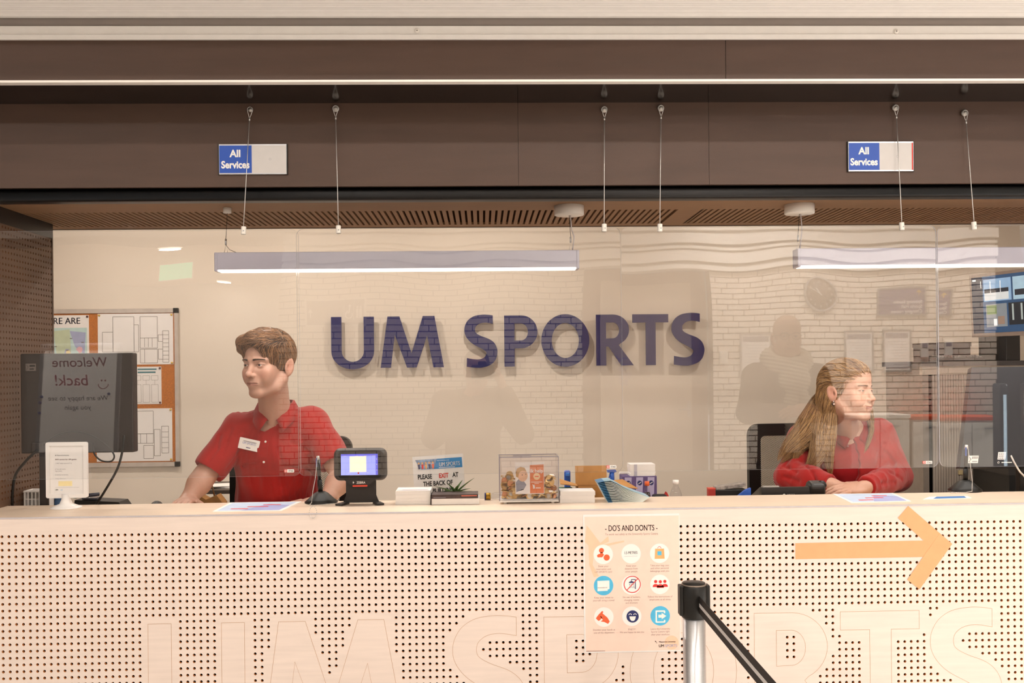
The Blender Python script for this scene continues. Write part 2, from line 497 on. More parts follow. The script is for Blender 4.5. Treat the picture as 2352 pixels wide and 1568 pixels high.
# soffit behind the upper fascia and lower, set-back fascia
Y_F2 = (zf(188, Y_FASC1) - CAM_Z) / (zf(236, 1.0) - CAM_Z)
z_f2b = zf(426, Y_F2)
struct(mb(mat('soffit_gloss', '17110d', 0.14, var=0.05, spec=0.6)).box((X0, Y_FASC1 + 0.02, z_f1b), (X1, Y_F2 + 0.02, z_f1b + 0.02)).build('trim_6'))
t = struct(mb(M_brown_dk).box((X0, Y_F2 + 0.014, z_f2b + 0.002), (X1, Y_F2 + 0.03, z_f1b + 0.01)).build('trim_7'))
xa = at(1190, 300, Y_F2).x; xb = at(1628, 300, Y_F2).x
for a, b_ in ((X0, xa - 0.0005), (xa + 0.0005, xb - 0.0005), (xb + 0.0005, X1)):
    mb(M_brown).obox(((a + b_) / 2, Y_F2 + 0.007, (z_f2b + z_f1b) / 2), ((b_ - a) / 2, 0.007, (z_f1b - z_f2b) / 2)).build('fascia_panel', t)
# roller-shutter bottom bar
Y_BAR = Y_F2 + 0.055
zb0, zb1 = zf(457, Y_BAR - 0.03), zf(431, Y_BAR - 0.03)
bar = thing('shutter_bar', (0, Y_BAR, zb0), 'black rounded bottom bar of the roller shutter under the brown fascia', 'shutter')
pp = rrect(0.06, zb1 - zb0, 0.010, 5)
mb(mat('black_bar', '120f0e', 0.4, var=0.15, nscale=40, spec=0.35)).prism(pp, V(X0, Y_BAR, (zb0 + zb1) / 2), V(0, -1, 0), ZU, XR, X1 - X0, True).build('bar', bar)
mb(M_black).box((X0, Y_BAR - 0.02, zb1 - 0.002), (X1, Y_BAR + 0.02, z_f2b + 0.06)).build('curtain', bar)

# ------------------------------------------------------------------ slotted veneer ceiling strip
Z_CEIL = zf(458, Y_BAR + 0.03)
Y_C0 = Y_BAR + 0.03
yend = (Z_CEIL - CAM_Z) / (zf(520, 1.0) - CAM_Z)
ys0 = (Z_CEIL - CAM_Z) / (zf(483, 1.0) - CAM_Z); ys1 = (Z_CEIL - CAM_Z) / (zf(515, 1.0) - CAM_Z)
XL_C = at(122, 500, 3.7).x
cs = struct(mb(M_slot).box((XL_C - 0.3, Y_C0, Z_CEIL + 0.010), (X1, yend, Z_CEIL + 0.02)).build('ceiling_strip'))
mb(M_oakceil).box((XL_C - 0.3, Y_C0, Z_CEIL), (X1, ys0, Z_CEIL + 0.010)).build('front_board', cs)
mb(M_oakceil).box((XL_C - 0.3, ys1, Z_CEIL), (X1, yend, Z_CEIL + 0.010)).build('rear_board', cs)
mb(M_brown).box((XL_C - 0.3, yend, Z_CEIL - 0.002), (X1, yend + 0.012, Z_CEIL + 0.07)).build('edge_lip', cs)
PITCH = 0.0215
xseam = at(1560, 500, (ys0 + ys1) / 2).x
ms = mb(M_oakceil).box((-0.0067, ys0, 0), (0.0067, ys1, 0.010)).mesh('slat')
k = 0
x = XL_C - 0.28
while x < X1 - 0.02 and k < 290:
    if abs(x - xseam) > 0.035:
        o = link_mesh('slat', ms, cs, (x, 0, Z_CEIL))
    elif abs(x - xseam) < PITCH / 2:
        mb(M_oakceil).box((x - 0.045, ys0, Z_CEIL), (x + 0.045, ys1, Z_CEIL + 0.010)).build('plain_board', cs)
    x += PITCH; k += 1
struct(mb(M_wall).box((XL_C - 0.3, yend + 0.012, Z_CEIL + 0.06), (X1, 4.03, 2.66)).build('wall_bulkhead'))

# ------------------------------------------------------------------ perforated sheets
def perf_sheet(name, cells, hole_r, depth, pitch, face, m_face, m_core, parent, kind='stuff'):
    """cells: list of (u, v, has_hole, du, dv); face(u, v, d) -> world point. Real holes with walls"""
    vs = []; fs = []; mi = []
    oct_ = [(math.cos(math.radians(22.5 + 45 * i)), math.sin(math.radians(22.5 + 45 * i))) for i in range(8)]
    sq = [(1, .5), (.5, 1), (-.5, 1), (-1, .5), (-1, -.5), (-.5, -1), (.5, -1), (1, -.5)]
    for u, v, hole, du, dv in cells:
        b = len(vs)
        if not hole:
            vs += [face(u - du, v - dv, 0), face(u + du, v - dv, 0), face(u + du, v + dv, 0), face(u - du, v + dv, 0)]
            fs.append((b, b + 1, b + 2, b + 3)); mi.append(0)
            continue
        for i in range(8): vs.append(face(u + sq[i][0] * du, v + sq[i][1] * dv, 0))
        for i in range(8): vs.append(face(u + oct_[i][0] * hole_r, v + oct_[i][1] * hole_r, 0))
        for i in range(8): vs.append(face(u + oct_[i][0] * hole_r, v + oct_[i][1] * hole_r, depth))
        c4 = [face(u + sx * du, v + sy * dv, 0) for sx, sy in ((1, 1), (-1, 1), (-1, -1), (1, -1))]
        vs += c4
        for i in range(8):
            j = (i + 1) % 8
            fs.append((b + i, b + j, b + 8 + j, b + 8 + i)); mi.append(0)
            fs.append((b + 8 + i, b + 8 + j, b + 16 + j, b + 16 + i)); mi.append(1)
        for i, c in ((0, 24), (2, 25), (4, 26), (6, 27)):
            fs.append((b + i, b + c, b + i + 1)); mi.append(0)
    me = bpy.data.meshes.new(name)
    off = wl(parent)
    arr = np.array(vs, dtype=np.float64) - np.array(off)
    me.from_pydata(arr.tolist(), [], fs)
    me.materials.append(m_face); me.materials.append(m_core)
    me.polygons.foreach_set('material_index', mi)
    me.update()
    o = link_mesh(name, me, parent)
    if kind: o['kind'] = kind
    return o

# ------------------------------------------------------------------ letter shapes (cap height 1)
def catmull(pts, n=6):
    out = []
    P = [pts[0]] + pts + [pts[-1]]
    for i in range(1, len(P) - 2):
        p0, p1, p2, p3 = [np.array(q, float) for q in P[i - 1:i + 3]]
        for k in range(n):
            t = k / n
            out.append(tuple(0.5 * ((2 * p1) + (-p0 + p2) * t + (2 * p0 - 5 * p1 + 4 * p2 - p3) * t * t + (-p0 + 3 * p1 - 3 * p2 + p3) * t ** 3)))
    out.append(tuple(pts[-1]))
    return out
def sc(pts, x0, y0, s): return [((x - x0) / s, (y0 - y) / s) for x, y in pts]
def glyph(ch):
    """list of (outer, holes)"""
    if ch == 'U':
        o = [(0, 1), (0, .35)] + arc(.415, .33, .415, .352, 180, 360, 20)[1:-1] + [(.83, .35), (.83, 1), (.632, 1), (.632, .35)] + arc(.416, .33, .216, .205, 360, 180, 16)[1:-1] + [(.2, .35), (.2, 1)]
        return o, None
    if ch == 'M':
        return sc([(717, 772), (805, 153), (948, 153), (1090, 600), (1230, 150), (1370, 150), (1480, 772), (1352, 772), (1280, 385), (1150, 772), (1035, 772), (890, 370), (840, 772)], 717, 772, 619), None
    if ch == 'S':
        a = [(2090, 142), (2090, 242)]
        inn = catmull([(2090, 242), (2000, 228), (1930, 240), (1885, 275), (1875, 320), (1890, 355), (1950, 390), (2050, 430), (2110, 480), (2140, 550), (2138, 620), (2110, 690), (2050, 740), (1960, 768), (1880, 770), (1772, 757)])
        low = catmull([(1775, 652), (1860, 667), (1930, 668), (1985, 645), (2010, 600), (1995, 570), (1950, 540), (1850, 485), (1790, 430), (1755, 370), (1747, 310), (1760, 250), (1800, 190), (1870, 148), (1960, 133), (2030, 134), (2090, 142)])
        return sc(a[:1] + inn + low[:-1], 1747, 760, 615), None
    if ch == 'P':
        o = [(0, 0), (0, 1), (.34, 1)] + arc(.33, .678, .322, .322, 88, -86, 20) + [(.2, .353), (.2, 0)]
        h = [(.2, .842), (.33, .842)] + arc(.33, .676, .135, .166, 88, -88, 14) + [(.2, .508)]
        return o, h
    if ch == 'O':
        return arc(.4715, .5, .4715, .516, 0, 352.5, 47), arc(.472, .5, .267, .342, 0, 352.5, 47)
    if ch == 'R':
        o = [(0, 0), (0, 1), (.34, 1)] + arc(.33, .70, .32, .30, 88, -62, 18) + [(.445, .4), (.735, 0), (.49, 0), (.245, .37), (.195, .37), (.195, 0)]
        h = [(.195, .845), (.33, .845)] + arc(.33, .69, .125, .155, 88, -88, 14) + [(.195, .53)]
        return o, h
    if ch == 'T':
        return [(0, 1), (.708, 1), (.708, .838), (.455, .838), (.455, 0), (.263, 0), (.263, .838), (0, .838)], None
def glyph_mesh_add(b, ch, O, R, U, N, h, depth):
    """extruded letter; holes handled by triangulating with bmesh"""
    o, hole = glyph(ch)
    bm = bmesh.new()
    loops = [o] + ([hole] if hole else [])
    edges = []
    for lp in loops:
        vv = [bm.verts.new((p[0] * h, p[1] * h, 0)) for p in lp]
        for i in range(len(vv)): edges.append(bm.edges.new((vv[i], vv[(i + 1) % len(vv)])))
    bmesh.ops.triangle_fill(bm, use_beauty=True, use_dissolve=False, edges=edges)
    r = bmesh.ops.extrude_face_region(bm, geom=list(bm.faces))
    for v in [g for g in r['geom'] if isinstance(g, bmesh.types.BMVert)]: v.co.z += depth
    bm.verts.index_update()
    O = Vector(O)
    b.add([O + R * v.co.x + U * v.co.y + N * v.co.z for v in bm.verts], [[v.index for v in f.verts] for f in bm.faces])
    bm.free()
def outline_add(b, pts, O, R, U, N, wd, lift):
    """thin closed ribbon along a 2d outline"""
    P = [Vector(p) for p in pts]; n = len(P)
    ins = []; out = []
    for i in range(n):
        a, c, d = P[i - 1], P[i], P[(i + 1) % n]
        e1 = (c - a); e2 = (d - c)
        if e1.length < 1e-9: e1 = e2
        if e2.length < 1e-9: e2 = e1
        e1.normalize(); e2.normalize()
        nn = Vector((-(e1.y + e2.y), e1.x + e2.x))
        if nn.length < 1e-4: nn = Vector((-e1.y, e1.x))
        nn.normalize()
        kk = 1 / max(0.35, nn.dot(Vector((-e1.y, e1.x))))
        ins.append(c + nn * wd / 2 * kk); out.append(c - nn * wd / 2 * kk)
    O = Vector(O)
    b.add([O + R * p.x + U * p.y + N * lift for p in ins] + [O + R * p.x + U * p.y + N * lift for p in out], [(i, (i + 1) % n, n + (i + 1) % n, n + i) for i in range(n)])

# ------------------------------------------------------------------ reception counter
counter = thing('reception_counter', (0, Y_FRONT, 0), 'long birch reception counter front with punched holes and large cut letter outlines', 'counter')
LET = [('U', 339.6, 1430), ('M', 602, 1425), ('S', 1039, 1418), ('P', 1249, 1415), ('O', 1446, 1411), ('R', 1732, 1405), ('T', 1929.5, 1401), ('S', 2136, 1397)]
CAP_C = 261 * Y_FRONT / F_PX * 1.005
polys = []
ztop_letters = at(1176, 1418, Y_FRONT).z
mo = mat('cut_line_brown', 'c9a07c', 0.8)
for ch, px, py in LET:
    xw = at(px, py, Y_FRONT).x
    zw = ztop_letters - CAP_C
    o, h = glyph(ch)
    b = mb(mo)
    for lp in [o] + ([h] if h else []):
        P2 = [(xw + p[0] * CAP_C, zw + p[1] * CAP_C) for p in lp]
        polys.append(np.array(P2))
        outline_add(b, P2, V(0, Y_FRONT, 0), XR, ZU, V(0, -1, 0), 0.0011, 0.0003)
    b.build('letter_outline', counter)
xh0 = at(4.5, 1232.4, Y_FRONT).x; xh1 = at(2343, 1195.5, Y_FRONT).x
PH = (xh1 - xh0) / 153.0
zh0 = at(4.5, 1232.4, Y_FRONT).z
n_left = int((xh0 - X0) / PH); n_right = int((X1 - xh1) / PH)
cols = np.arange(-n_left, 154 + n_right)
rows = np.arange(0, 48)
UU, VV = np.meshgrid(xh0 + cols * PH, zh0 - rows * PH)
pts = np.stack([UU.ravel(), VV.ravel()], 1)
dist = np.full(len(pts), 9.0); inside = np.zeros(len(pts), int)
for k, P2 in enumerate(polys):
    Q = np.roll(P2, -1, 0)
    ins = np.zeros(len(pts), bool)
    for a, c in zip(P2, Q):
        ab = c - a; L2 = (ab ** 2).sum()
        if L2 < 1e-12: continue
        tt = np.clip(((pts - a) @ ab) / L2, 0, 1)
        dist = np.minimum(dist, np.linalg.norm(pts - a - tt[:, None] * ab, axis=1))
        cond = ((a[1] > pts[:, 1]) != (c[1] > pts[:, 1]))
        with np.errstate(divide='ignore', invalid='ignore'):
            xi = a[0] + (pts[:, 1] - a[1]) * (ab[0]) / (ab[1] if abs(ab[1]) > 1e-12 else 1e-12)
        ins ^= cond & (pts[:, 0] < xi)
    inside += ins
has = ((inside % 2) == 0) & (dist > 0.93 * PH)
cells = [(p[0], p[1], bool(hh), PH / 2, PH / 2) for p, hh in zip(pts, has)]
perf_sheet('perforated_panel', cells, 0.0045, 0.011, PH, lambda u, v, d: (u, Y_FRONT + d, v), M_birch, M_birch_in, counter)
uL = xh0 - (n_left + .5) * PH; uR = xh0 + (153.5 + n_right) * PH
zt = zh0 + PH / 2; zb = zh0 - 47.5 * PH
mb(M_birch).box((X0, Y_FRONT, zt), (X1, Y_FRONT + 0.012, Z_TOP - 0.0045)).build('top_rail', counter)
b = mb(M_birch)
b.box((X0, Y_FRONT, 0.0), (X1, Y_FRONT + 0.012, zb))
b.build('bottom_rail', counter)
mb(M_black).box((X0, Y_FRONT + 0.0125, 0.0), (X1, Y_FRONT + 0.02, Z_TOP - 0.02)).build('backing', counter)
# countertop
ctop = thing('countertop', (0, Y_FRONT, Z_TOP), 'pale birch countertop with thin grey front edge on the reception counter', 'countertop')
mb(mat('birch_top', 'f0d9c2', 0.35, var=0.05, nscale=5, stretch=(1, 12, 1))).box((X0, Y_FRONT + 0.0005, Z_TOP - 0.0045), (X1, Y_TOPB, Z_TOP)).box((X0, Y_FRONT + .021, Z_TOP - 0.02), (X1, Y_TOPB, Z_TOP - .004)).build('board', ctop)
mb(mat('grey_edge_line', 'c9c1c3', 0.4)).box((X0, Y_FRONT - 0.0015, Z_TOP - 0.0045), (X1, Y_FRONT + 0.0010, Z_TOP + .0002)).build('edge_strip', ctop)
# lower desk behind the counter
Z_DESK = 1.055
desk = thing('work_desk', (0, 3.6, Z_PLAT), 'pale work desk running behind the reception counter', 'desk')
mb(mat('desk_top', 'e9cfb0', 0.4, var=0.04, nscale=5, stretch=(1, 12, 1))).box((at(122, 700, 3.70).x + .001, Y_TOPB + 0.003, Z_DESK - 0.025), (X1 - 0.02, 3.66, Z_DESK)).build('desktop', desk)
for x in (-1.5, -0.35, 0.75, X1 - 0.1):
    mb(M_alu).box((x - 0.02, Y_TOPB + 0.03, Z_PLAT), (x + 0.02, 3.62, Z_DESK - 0.025)).build('leg', desk)

# ------------------------------------------------------------------ perforated partition on the left
xpw = at(122, 700, 3.70).x
y_near = Y_BAR + .032
pw = struct(mb(M_black).box((xpw - 0.03, Y_TOPB + .001, Z_PLAT), (xpw - 0.012, 3.70, Z_CEIL + 0.05)).box((xpw - 0.03, y_near, Z_TOP), (xpw - 0.012, Y_TOPB + .001, Z_CEIL + 0.05)).build('wall_partition'))
mw = mat('partition_veneer', '664b39', 0.5, var=0.05, nscale=6, stretch=(1, 1, 10))
pcol = 0.0203
nc = int((3.695 - y_near) / pcol)
ztop_p = at(60, 531, 3.5).z
cells = []
for j in range(48):
    for i in range(nc):
        u_, v_ = 3.695 - (i + .5) * pcol, ztop_p - (j + .5) * pcol
        if u_ - pcol / 2 < Y_TOPB:                       # over the counter the panel stands on the countertop
            if v_ + pcol / 2 <= Z_TOP: continue
            if v_ - pcol / 2 < Z_TOP:
                h_ = (v_ + pcol / 2 - Z_TOP) / 2; cells.append((u_, Z_TOP + h_, False, pcol / 2, h_)); continue
        cells.append((u_, v_, True, pcol / 2, pcol / 2))
perf_sheet('perforated_panel', cells, 0.0042, 0.010, pcol, lambda u, v, d: (xpw - d, u, v), mw, mat('partition_core', '7a4f30', .8), pw)
mb(M_brown_dk).box((xpw - 0.012, y_near, ztop_p), (xpw + 0.002, 3.70, Z_CEIL + 0.01)).build('top_board', pw)
mb(mw).box((xpw - 0.03, 3.69, Z_PLAT), (xpw, 3.705, ztop_p)).build('edge_board', pw)
# ------------------------------------------------------------------ hall behind the camera (seen mirrored in the panes)
DR = 2 * Y_PANE - Y_BRICK
rx = lambda px, D=DR: refl(px, 850, D).x
rz = lambda py, D=DR, px=1176: refl(px, py, D).z
M_brick = mat('white_painted_brick', 'eee2d4', 0.6, var=0.05, nscale=14, bump=0.3, bscale=120)
M_joint = mat('brick_joint', '7d6c5e', 0.9, var=0.05)
xb0, xb1 = rx(637), rx(2230)
zbt = rz(620)
xd0, xd1 = rx(1342), rx(1637)
wf = struct(mb(M_joint).box((xb0, Y_BRICK - 0.2, 0), (xd0, Y_BRICK - 0.012, zbt)).box((xd1, Y_BRICK - 0.2, 0), (xb1, Y_BRICK - 0.012, zbt)).build('wall_front'))
bm_full = mb(M_brick).obox((0, 0, 0), (0.105, 0.012, 0.0262), None, 0.002, 1).mesh('brick')
rest = mb(M_brick)
bricks = []
z = 0.035; r_ = 0
while z + 0.0262 < zbt:
    for (a, c) in ((xb0, xd0), (xd1, xb1)):
        x = a - (0.11 if r_ % 2 else 0.0) - (0.055 if r_ % 4 > 1 else 0)
        while x < c:
            lo, hi = max(a, x), min(c, x + 0.21)
            if hi - lo > 0.03: bricks.append((lo, hi, z))
            x += 0.22
    z += 0.0625; r_ += 1
def bkey(b_):
    cx, cz = (b_[0] + b_[1]) / 2, b_[2]
    return abs(cz - 1.75) * 2.2 + abs(cx - 1.2) * 0.35 + (9 if b_[1] - b_[0] < 0.2 else 0)
bricks.sort(key=bkey)
for lo, hi, z in bricks[:290]:
    link_mesh('brick', bm_full, wf, ((lo + hi) / 2, Y_BRICK - 0.012, z))
for lo, hi, z in bricks[290:]:
    rest.box((lo, Y_BRICK - 0.012, z - 0.0262), (hi, Y_BRICK - 0.0, z + 0.0262))
o = rest.build('brick_remainder', wf); o['kind'] = 'stuff'
# cornice above the bricks: ribbed white metal like the one over the counter
b = mb(M_cream)
prof = [(Y_BRICK + 0.0, zbt)]
zz = zbt; yy = Y_BRICK + 0.0
for h, d in ((0.06, 0.06), (0.025, -0.05), (0.11, 0.09), (0.025, -0.08), (0.03, 0.08), (0.025, -0.08), (0.10, 0.12), (0.03, -0.09), (0.035, 0.09), (0.03, -0.09)):
    yy += d; prof.append((yy, zz)); zz += h; prof.append((yy, zz))
prof += [(yy, 3.5)]
b.add([(xb0, y, z) for y, z in prof] + [(xb1, y, z) for y, z in prof], [(i, i + 1, len(prof) + i + 1, len(prof) + i) for i in range(len(prof) - 1)])
struct(b.build('trim_8'))
struct(mb(M_cream).box((xb0, Y_BRICK - 0.2, zbt), (xb1, Y_BRICK - 0.05, 3.5)).build('wall_front_upper'))
# door recess
M_doorbr = mat('door_recess_brown', '8c6c58', 0.6, var=0.05)
M_leaf = mat('door_leaf', 'c8b3a0', 0.5, var=0.02)
struct(mb(M_doorbr).box((xd0, Y_BRICK - 0.32, 0), (xd1, Y_BRICK - 0.27, zbt)).build('wall_door_recess'))
dr = mb(M_leaf).obox(((rx(1390) + rx(1600)) / 2, Y_BRICK - 0.255, rz(650) / 2), ((rx(1600) - rx(1390)) / 2, 0.015, rz(650) / 2), None, 0.004).build('door_1')
struct(dr)
hp = refl(1594, 938, DR)
mb(M_alu).tube([(hp.x, Y_BRICK - 0.24, hp.z), (hp.x, Y_BRICK - 0.19, hp.z), (hp.x - 0.12, Y_BRICK - 0.19, hp.z)], 0.009).obox((hp.x, Y_BRICK - 0.238, hp.z), (0.02, 0.004, 0.09)).build('door_handle', dr)
pr = Print(V(rx(1450), Y_BRICK - 0.239, rz(850)), V(0, 0, -1), V(-1, 0, 0))
pr.text('Yoga', 0, 0, 0.16, mat('door_lettering', '9a88a0', 0.6), 0.01)
pr.build('door_lettering', dr)
# corridor at the left of the brick wall
struct(mb(M_cream).box((-6.5, -9.1, 0), (xb0, -9.0, 3.5)).build('wall_corridor_end'))
struct(mb(M_cream).box((xb0, -9.0, 0), (xb0 + 0.1, Y_BRICK - 0.2, 3.5)).build('wall_corridor'))
M_ceilw = mat('corridor_ceiling_veneer', 'c9a888', 0.6, var=0.08, nscale=10, stretch=(6, 1, 1))
struct(mb(M_ceilw).box((-6.5, -9.0, 2.85), (xb0, Y_BRICK, 2.95)).build('ceiling_corridor'))
struct(mb(M_cream).box((-6.5, Y_BRICK - 0.02, 2.85), (xb0, Y_BRICK, 3.5)).build('wall_corridor_upper'))
M_lamp = mat('lamp_diffuser', 'fff4e4', 0.4, emit=5.0)
def downlight(p, r, label, grp):
    t = thing('downlight', p, label, 'lamp', grp)
    mb(M_white).lathe([(r, 0), (r * 1.15, -0.004), (r * 1.15, 0.004), (r, 0.004)], p + V(0, 0, -0.004), (0, 0, 1), 24, caps=False).build('ring', t)
    mb(M_lamp).lathe([(0.0, -0.001), (r, -0.001), (r, 0.003), (0.0, 0.003)], p + V(0, 0, -0.004), (0, 0, 1), 24, caps=False).build('diffuser', t)
    return t
for px, py in ((381, 568), (518, 649)):
    d = ray(px, py); p = CAMP + d * ((2.85 - CAM_Z) / d.z); p = V(p.x, 2 * Y_PANE - p.y, 2.85)
    downlight(p, 0.11, 'round downlight set in the corridor ceiling beside the exit sign', 'corridor downlights')
    area_light('corridor_light', p - V(0, 0, 0.02), 8, 0.2, 0.2, WARM)
# bodies of the hall spotlights and of the added fill lamps
for grp, LL, r in (('small hall spotlights', HALL_LAMPS, 0.075), ('added hall fill lamps', FILL_LAMPS_HALL, 0.27), ('added brick wall fill lamps', FILL_LAMPS_BRICK, 0.14)):
    for L in LL:
        p = V(*L[:3])
        t = thing('ceiling_lamp', V(p.x, p.y, 3.5), ('small round spotlight on the hall ceiling facing the counter' if r < .1 else 'wide round fill lamp added in the middle of the hall ceiling' if r > .2 else 'round fill lamp added to brighten the white brick wall beside the clock'), 'lamp', grp)
        mb(M_white).lathe([(0.0, 0.06), (r * 1.1, 0.06), (r * 1.1, 0.012), (r * 1.02, 0.012), (r * 1.02, 0.03), (0, 0.03)], p + V(0, 0, 0.0), (0, 0, 1), 24, caps=False).build('housing', t)
for L in DESK_LAMPS:
    downlight(V(L[0], L[1], 2.60), 0.045, 'small recessed downlight in the reception ceiling near the cream wall', 'reception downlights')
# exit sign
p = refl(401, 626, 12.0)
ex = thing('exit_sign', p, 'lit green exit sign hanging in the corridor', 'sign')
ws, hs = 73 * 12 / F_PX, 36 * 12 / F_PX
mb(M_white).obox(p, (ws / 2 + .01, 0.02, hs / 2 + .01), None, 0.004).build('housing', ex)
mb(mat('exit_green', '0fa882', 0.5, emit=4.5)).obox(p + V(0, 0.018, 0), (ws / 2, 0.006, hs / 2)).build('panel', ex)
mb(M_alu).tube([p + V(0, 0, hs / 2), V(p.x, p.y, 2.85)], 0.008).build('hanger', ex)
# glazed entrance at the right
M_frame = mat('dark_window_frame', '2a2c33', 0.4)
M_col = mat('dark_column', '2a211d', 0.6)
struct(mb(M_col).box((xb1, Y_BRICK - 0.3, 0), (rx(2296), Y_BRICK + 0.05, 3.5)).build('wall_column'))
xw0, xw1 = rx(2296), 7.6
M_glass = clear_mat('window_glass', 0.9)
wd = struct(mb(M_glass).box((xw0, Y_BRICK - 0.06, 0.1), (xw1, Y_BRICK - 0.05, 3.4)).build('window_1'))
nb = 4
for i in range(nb + 1):
    x = xw0 + (xw1 - xw0) * i / nb
    mb(M_frame).box((x - 0.03, Y_BRICK - 0.1, 0), (x + 0.03, Y_BRICK, 3.5)).build('mullion', wd)
for z in (0.05, 2.3, 3.45):
    mb(M_frame).box((xw0, Y_BRICK - 0.1, z - 0.05), (xw1, Y_BRICK, z + 0.05)).build('transom', wd)
wd = struct(mb(M_glass).box((7.55, Y_BRICK, 0.1), (7.56, 3.1, 3.4)).build('window_2'))
for i in range(6):
    y = Y_BRICK + (3.1 - Y_BRICK) * i / 5
    mb(M_frame).box((7.5, y - 0.03, 0), (7.6, y + 0.03, 3.5)).build('mullion', wd)
for z in (0.05, 2.3, 3.45):
    mb(M_frame).box((7.5, Y_BRICK, z - 0.05), (7.6, 3.1, z + 0.05)).build('transom', wd)
wd = struct(mb(M_glass).box((-6.56, -3.4, 0.5), (-6.55, 2.6, 3.3)).build('window_3'))
for i in range(5):
    y = -3.4 + 6.0 * i / 4
    mb(M_frame).box((-6.62, y - 0.03, 0.45), (-6.48, y + 0.03, 3.35)).build('mullion', wd)
for z in (0.48, 3.32):
    mb(M_frame).box((-6.62, -3.4, z - 0.04), (-6.48, 2.6, z + 0.04)).build('transom', wd)
struct(mb(mat('outside_paving', '9aa3ad', 0.8, var=0.1)).box((-40, -30, -0.25), (40, 20, -0.11)).build('ground'))
# entry gate with light strips
gp = refl(2300, 1075, 8.9); gp.z = 0
gt = thing('entry_gate', gp, 'dark glass entry gate with bright light strips and green arrow', 'gate')
zt_ = refl(2300, 880, 8.9).z
for dx in (-0.13, 0.13):
    mb(M_frame).obox(gp + V(dx, -0.2, zt_ / 2), (0.035, 0.09, zt_ / 2), None, 0.02).build('pedestal', gt)
    mb(mat('gate_strip', 'cfeaff', 0.4, emit=2.5)).obox(gp + V(dx, -0.108, zt_ * .55), (0.014, 0.004, zt_ * .38), None, 0.003).build('light_strip', gt)
mb(M_glass).obox(gp + V(0, -0.2, zt_ * .55), (0.095, 0.006, zt_ * .4)).build('glass_flap', gt)
pa = Print(gp + V(0.19, -0.0485, zt_ - 0.03), V(-1, 0, 0), ZU)
pa.poly([(-.05, -.008), (.01, -.008), (.01, -.03), (.05, 0), (.01, .03), (.01, .008), (-.05, .008)], mat('green_arrow', '30ff80', 0.5, emit=4.0))
pa.build('arrow', gt)
mb(M_frame).obox(gp + V(0.19, -0.15, zt_ - 0.03), (0.08, 0.10, 0.05), None, 0.01).build('reader', gt)
# things on the brick wall
def wallboard(name, px0, py0, px1, py1, label, cat, m_board, m_edge, D=DR, dep=0.02, group=None):
    a = refl(px0, (py0 + py1) / 2, D); c = refl(px1, (py0 + py1) / 2, D)
    t_, b_ = refl((px0 + px1) / 2, py0, D).z, refl((px0 + px1) / 2, py1, D).z
    cx, cz = (a.x + c.x) / 2, (t_ + b_) / 2
    w_, h_ = c.x - a.x, t_ - b_
    Y = Y_BRICK + dep / 2
    t = thing(name, (cx, Y_BRICK, cz), label, cat, group)
    mb(m_edge).ring_prism(rrect(w_, h_, .006, 2), rrect(w_ - .036, h_ - .036, .004, 2), V(cx, Y_BRICK, cz), V(-1, 0, 0), ZU, V(0, 1, 0), dep).build('frame', t)
    mb(m_board).obox((cx, Y_BRICK + dep * .35, cz), (w_ / 2 - .016, dep * .35, h_ / 2 - .016)).build('board', t)
    return t, Print(V(cx, Y_BRICK + dep * .7, cz), V(-1, 0, 0), ZU), w_, h_
M_navy = mat('sign_violet', '4d4270', 0.5); M_ink = mat('ink_grey', '8f8a92', 0.7); M_yel = mat('sign_yellow', 'e0b84a', 0.5)
M_txtw = mat('print_white', 'fbf6f0', 0.6, var=0.01)
M_paper = mat('paper', 'f3eeea', 0.7, var=0.015)
t, pr, w_, h_ = wallboard('wayfinding_sign', 2014, 660, 2126, 729, 'violet wayfinding sign with yellow arrow on the white brick wall', 'sign', M_navy, M_alu)
for i, s in enumerate(('Spinning Studio', 'Sports Hall', 'Changing rooms')):
    pr.text(s, -w_ / 2 + .045, -.045 - i * .052 + .02, 0.05, M_txtw, 0.012, 'LEFT')
pr.poly([(-w_ / 2 + .075, .06), (-w_ / 2 + .085, .06), (-w_ / 2 + .085, .1), (-w_ / 2 + .105, .085), (-w_ / 2 + .105, .097), (-w_ / 2 + .08, .12), (-w_ / 2 + .055, .097), (-w_ / 2 + .055, .085), (-w_ / 2 + .075, .1)], M_yel)
pr.build('lettering', t)
M_sg = mat('sign_grey', 'a99c92', 0.5)
t, pr, w_, h_ = wallboard('restroom_sign', 704, 690, 846, 752, 'grey restroom sign with wheelchair pictogram on the white brick wall', 'sign', M_sg, M_white)
for x0 in (-w_ / 2 + .03, -w_ / 2 + .12):
    pr.ring(x0 + .035, 0, .0, .0, M_txtw)
pr.rect(-w_ / 2 + .02, -.08, -w_ / 2 + .025, .08, M_txtw); pr.rect(-w_ / 2 + .13, -.08, -w_ / 2 + .135, .08, M_txtw); pr.rect(-w_ / 2 + .235, -.08, -w_ / 2 + .24, .08, M_txtw)
pr.ring(-w_ / 2 + .185, -.025, .03, .042, M_txtw, 20, -200, 80); pr.circ(-w_ / 2 + .178, .06, .014, M_txtw); pr.line((-w_ / 2 + .178, .045), (-w_ / 2 + .18, -.005), .014, M_txtw); pr.line((-w_ / 2 + .18, -.005), (-w_ / 2 + .212, -.01), .013, M_txtw); pr.line((-w_ / 2 + .212, -.01), (-w_ / 2 + .225, -.05), .012, M_txtw)
for dx in (.06, .095):
    pr.circ(-w_ / 2 + dx, .045, .012, M_txtw); pr.rect(-w_ / 2 + dx - .014, -.06, -w_ / 2 + dx + .014, .03, M_txtw)
pr.poly([(w_ / 2 - .06, -.05), (w_ / 2 - .05, -.05), (w_ / 2 - .05, 0), (w_ / 2 - .03, 0), (w_ / 2 - .055, .04), (w_ / 2 - .08, 0), (w_ / 2 - .06, 0)], M_txtw)
pr.build('pictograms', t)
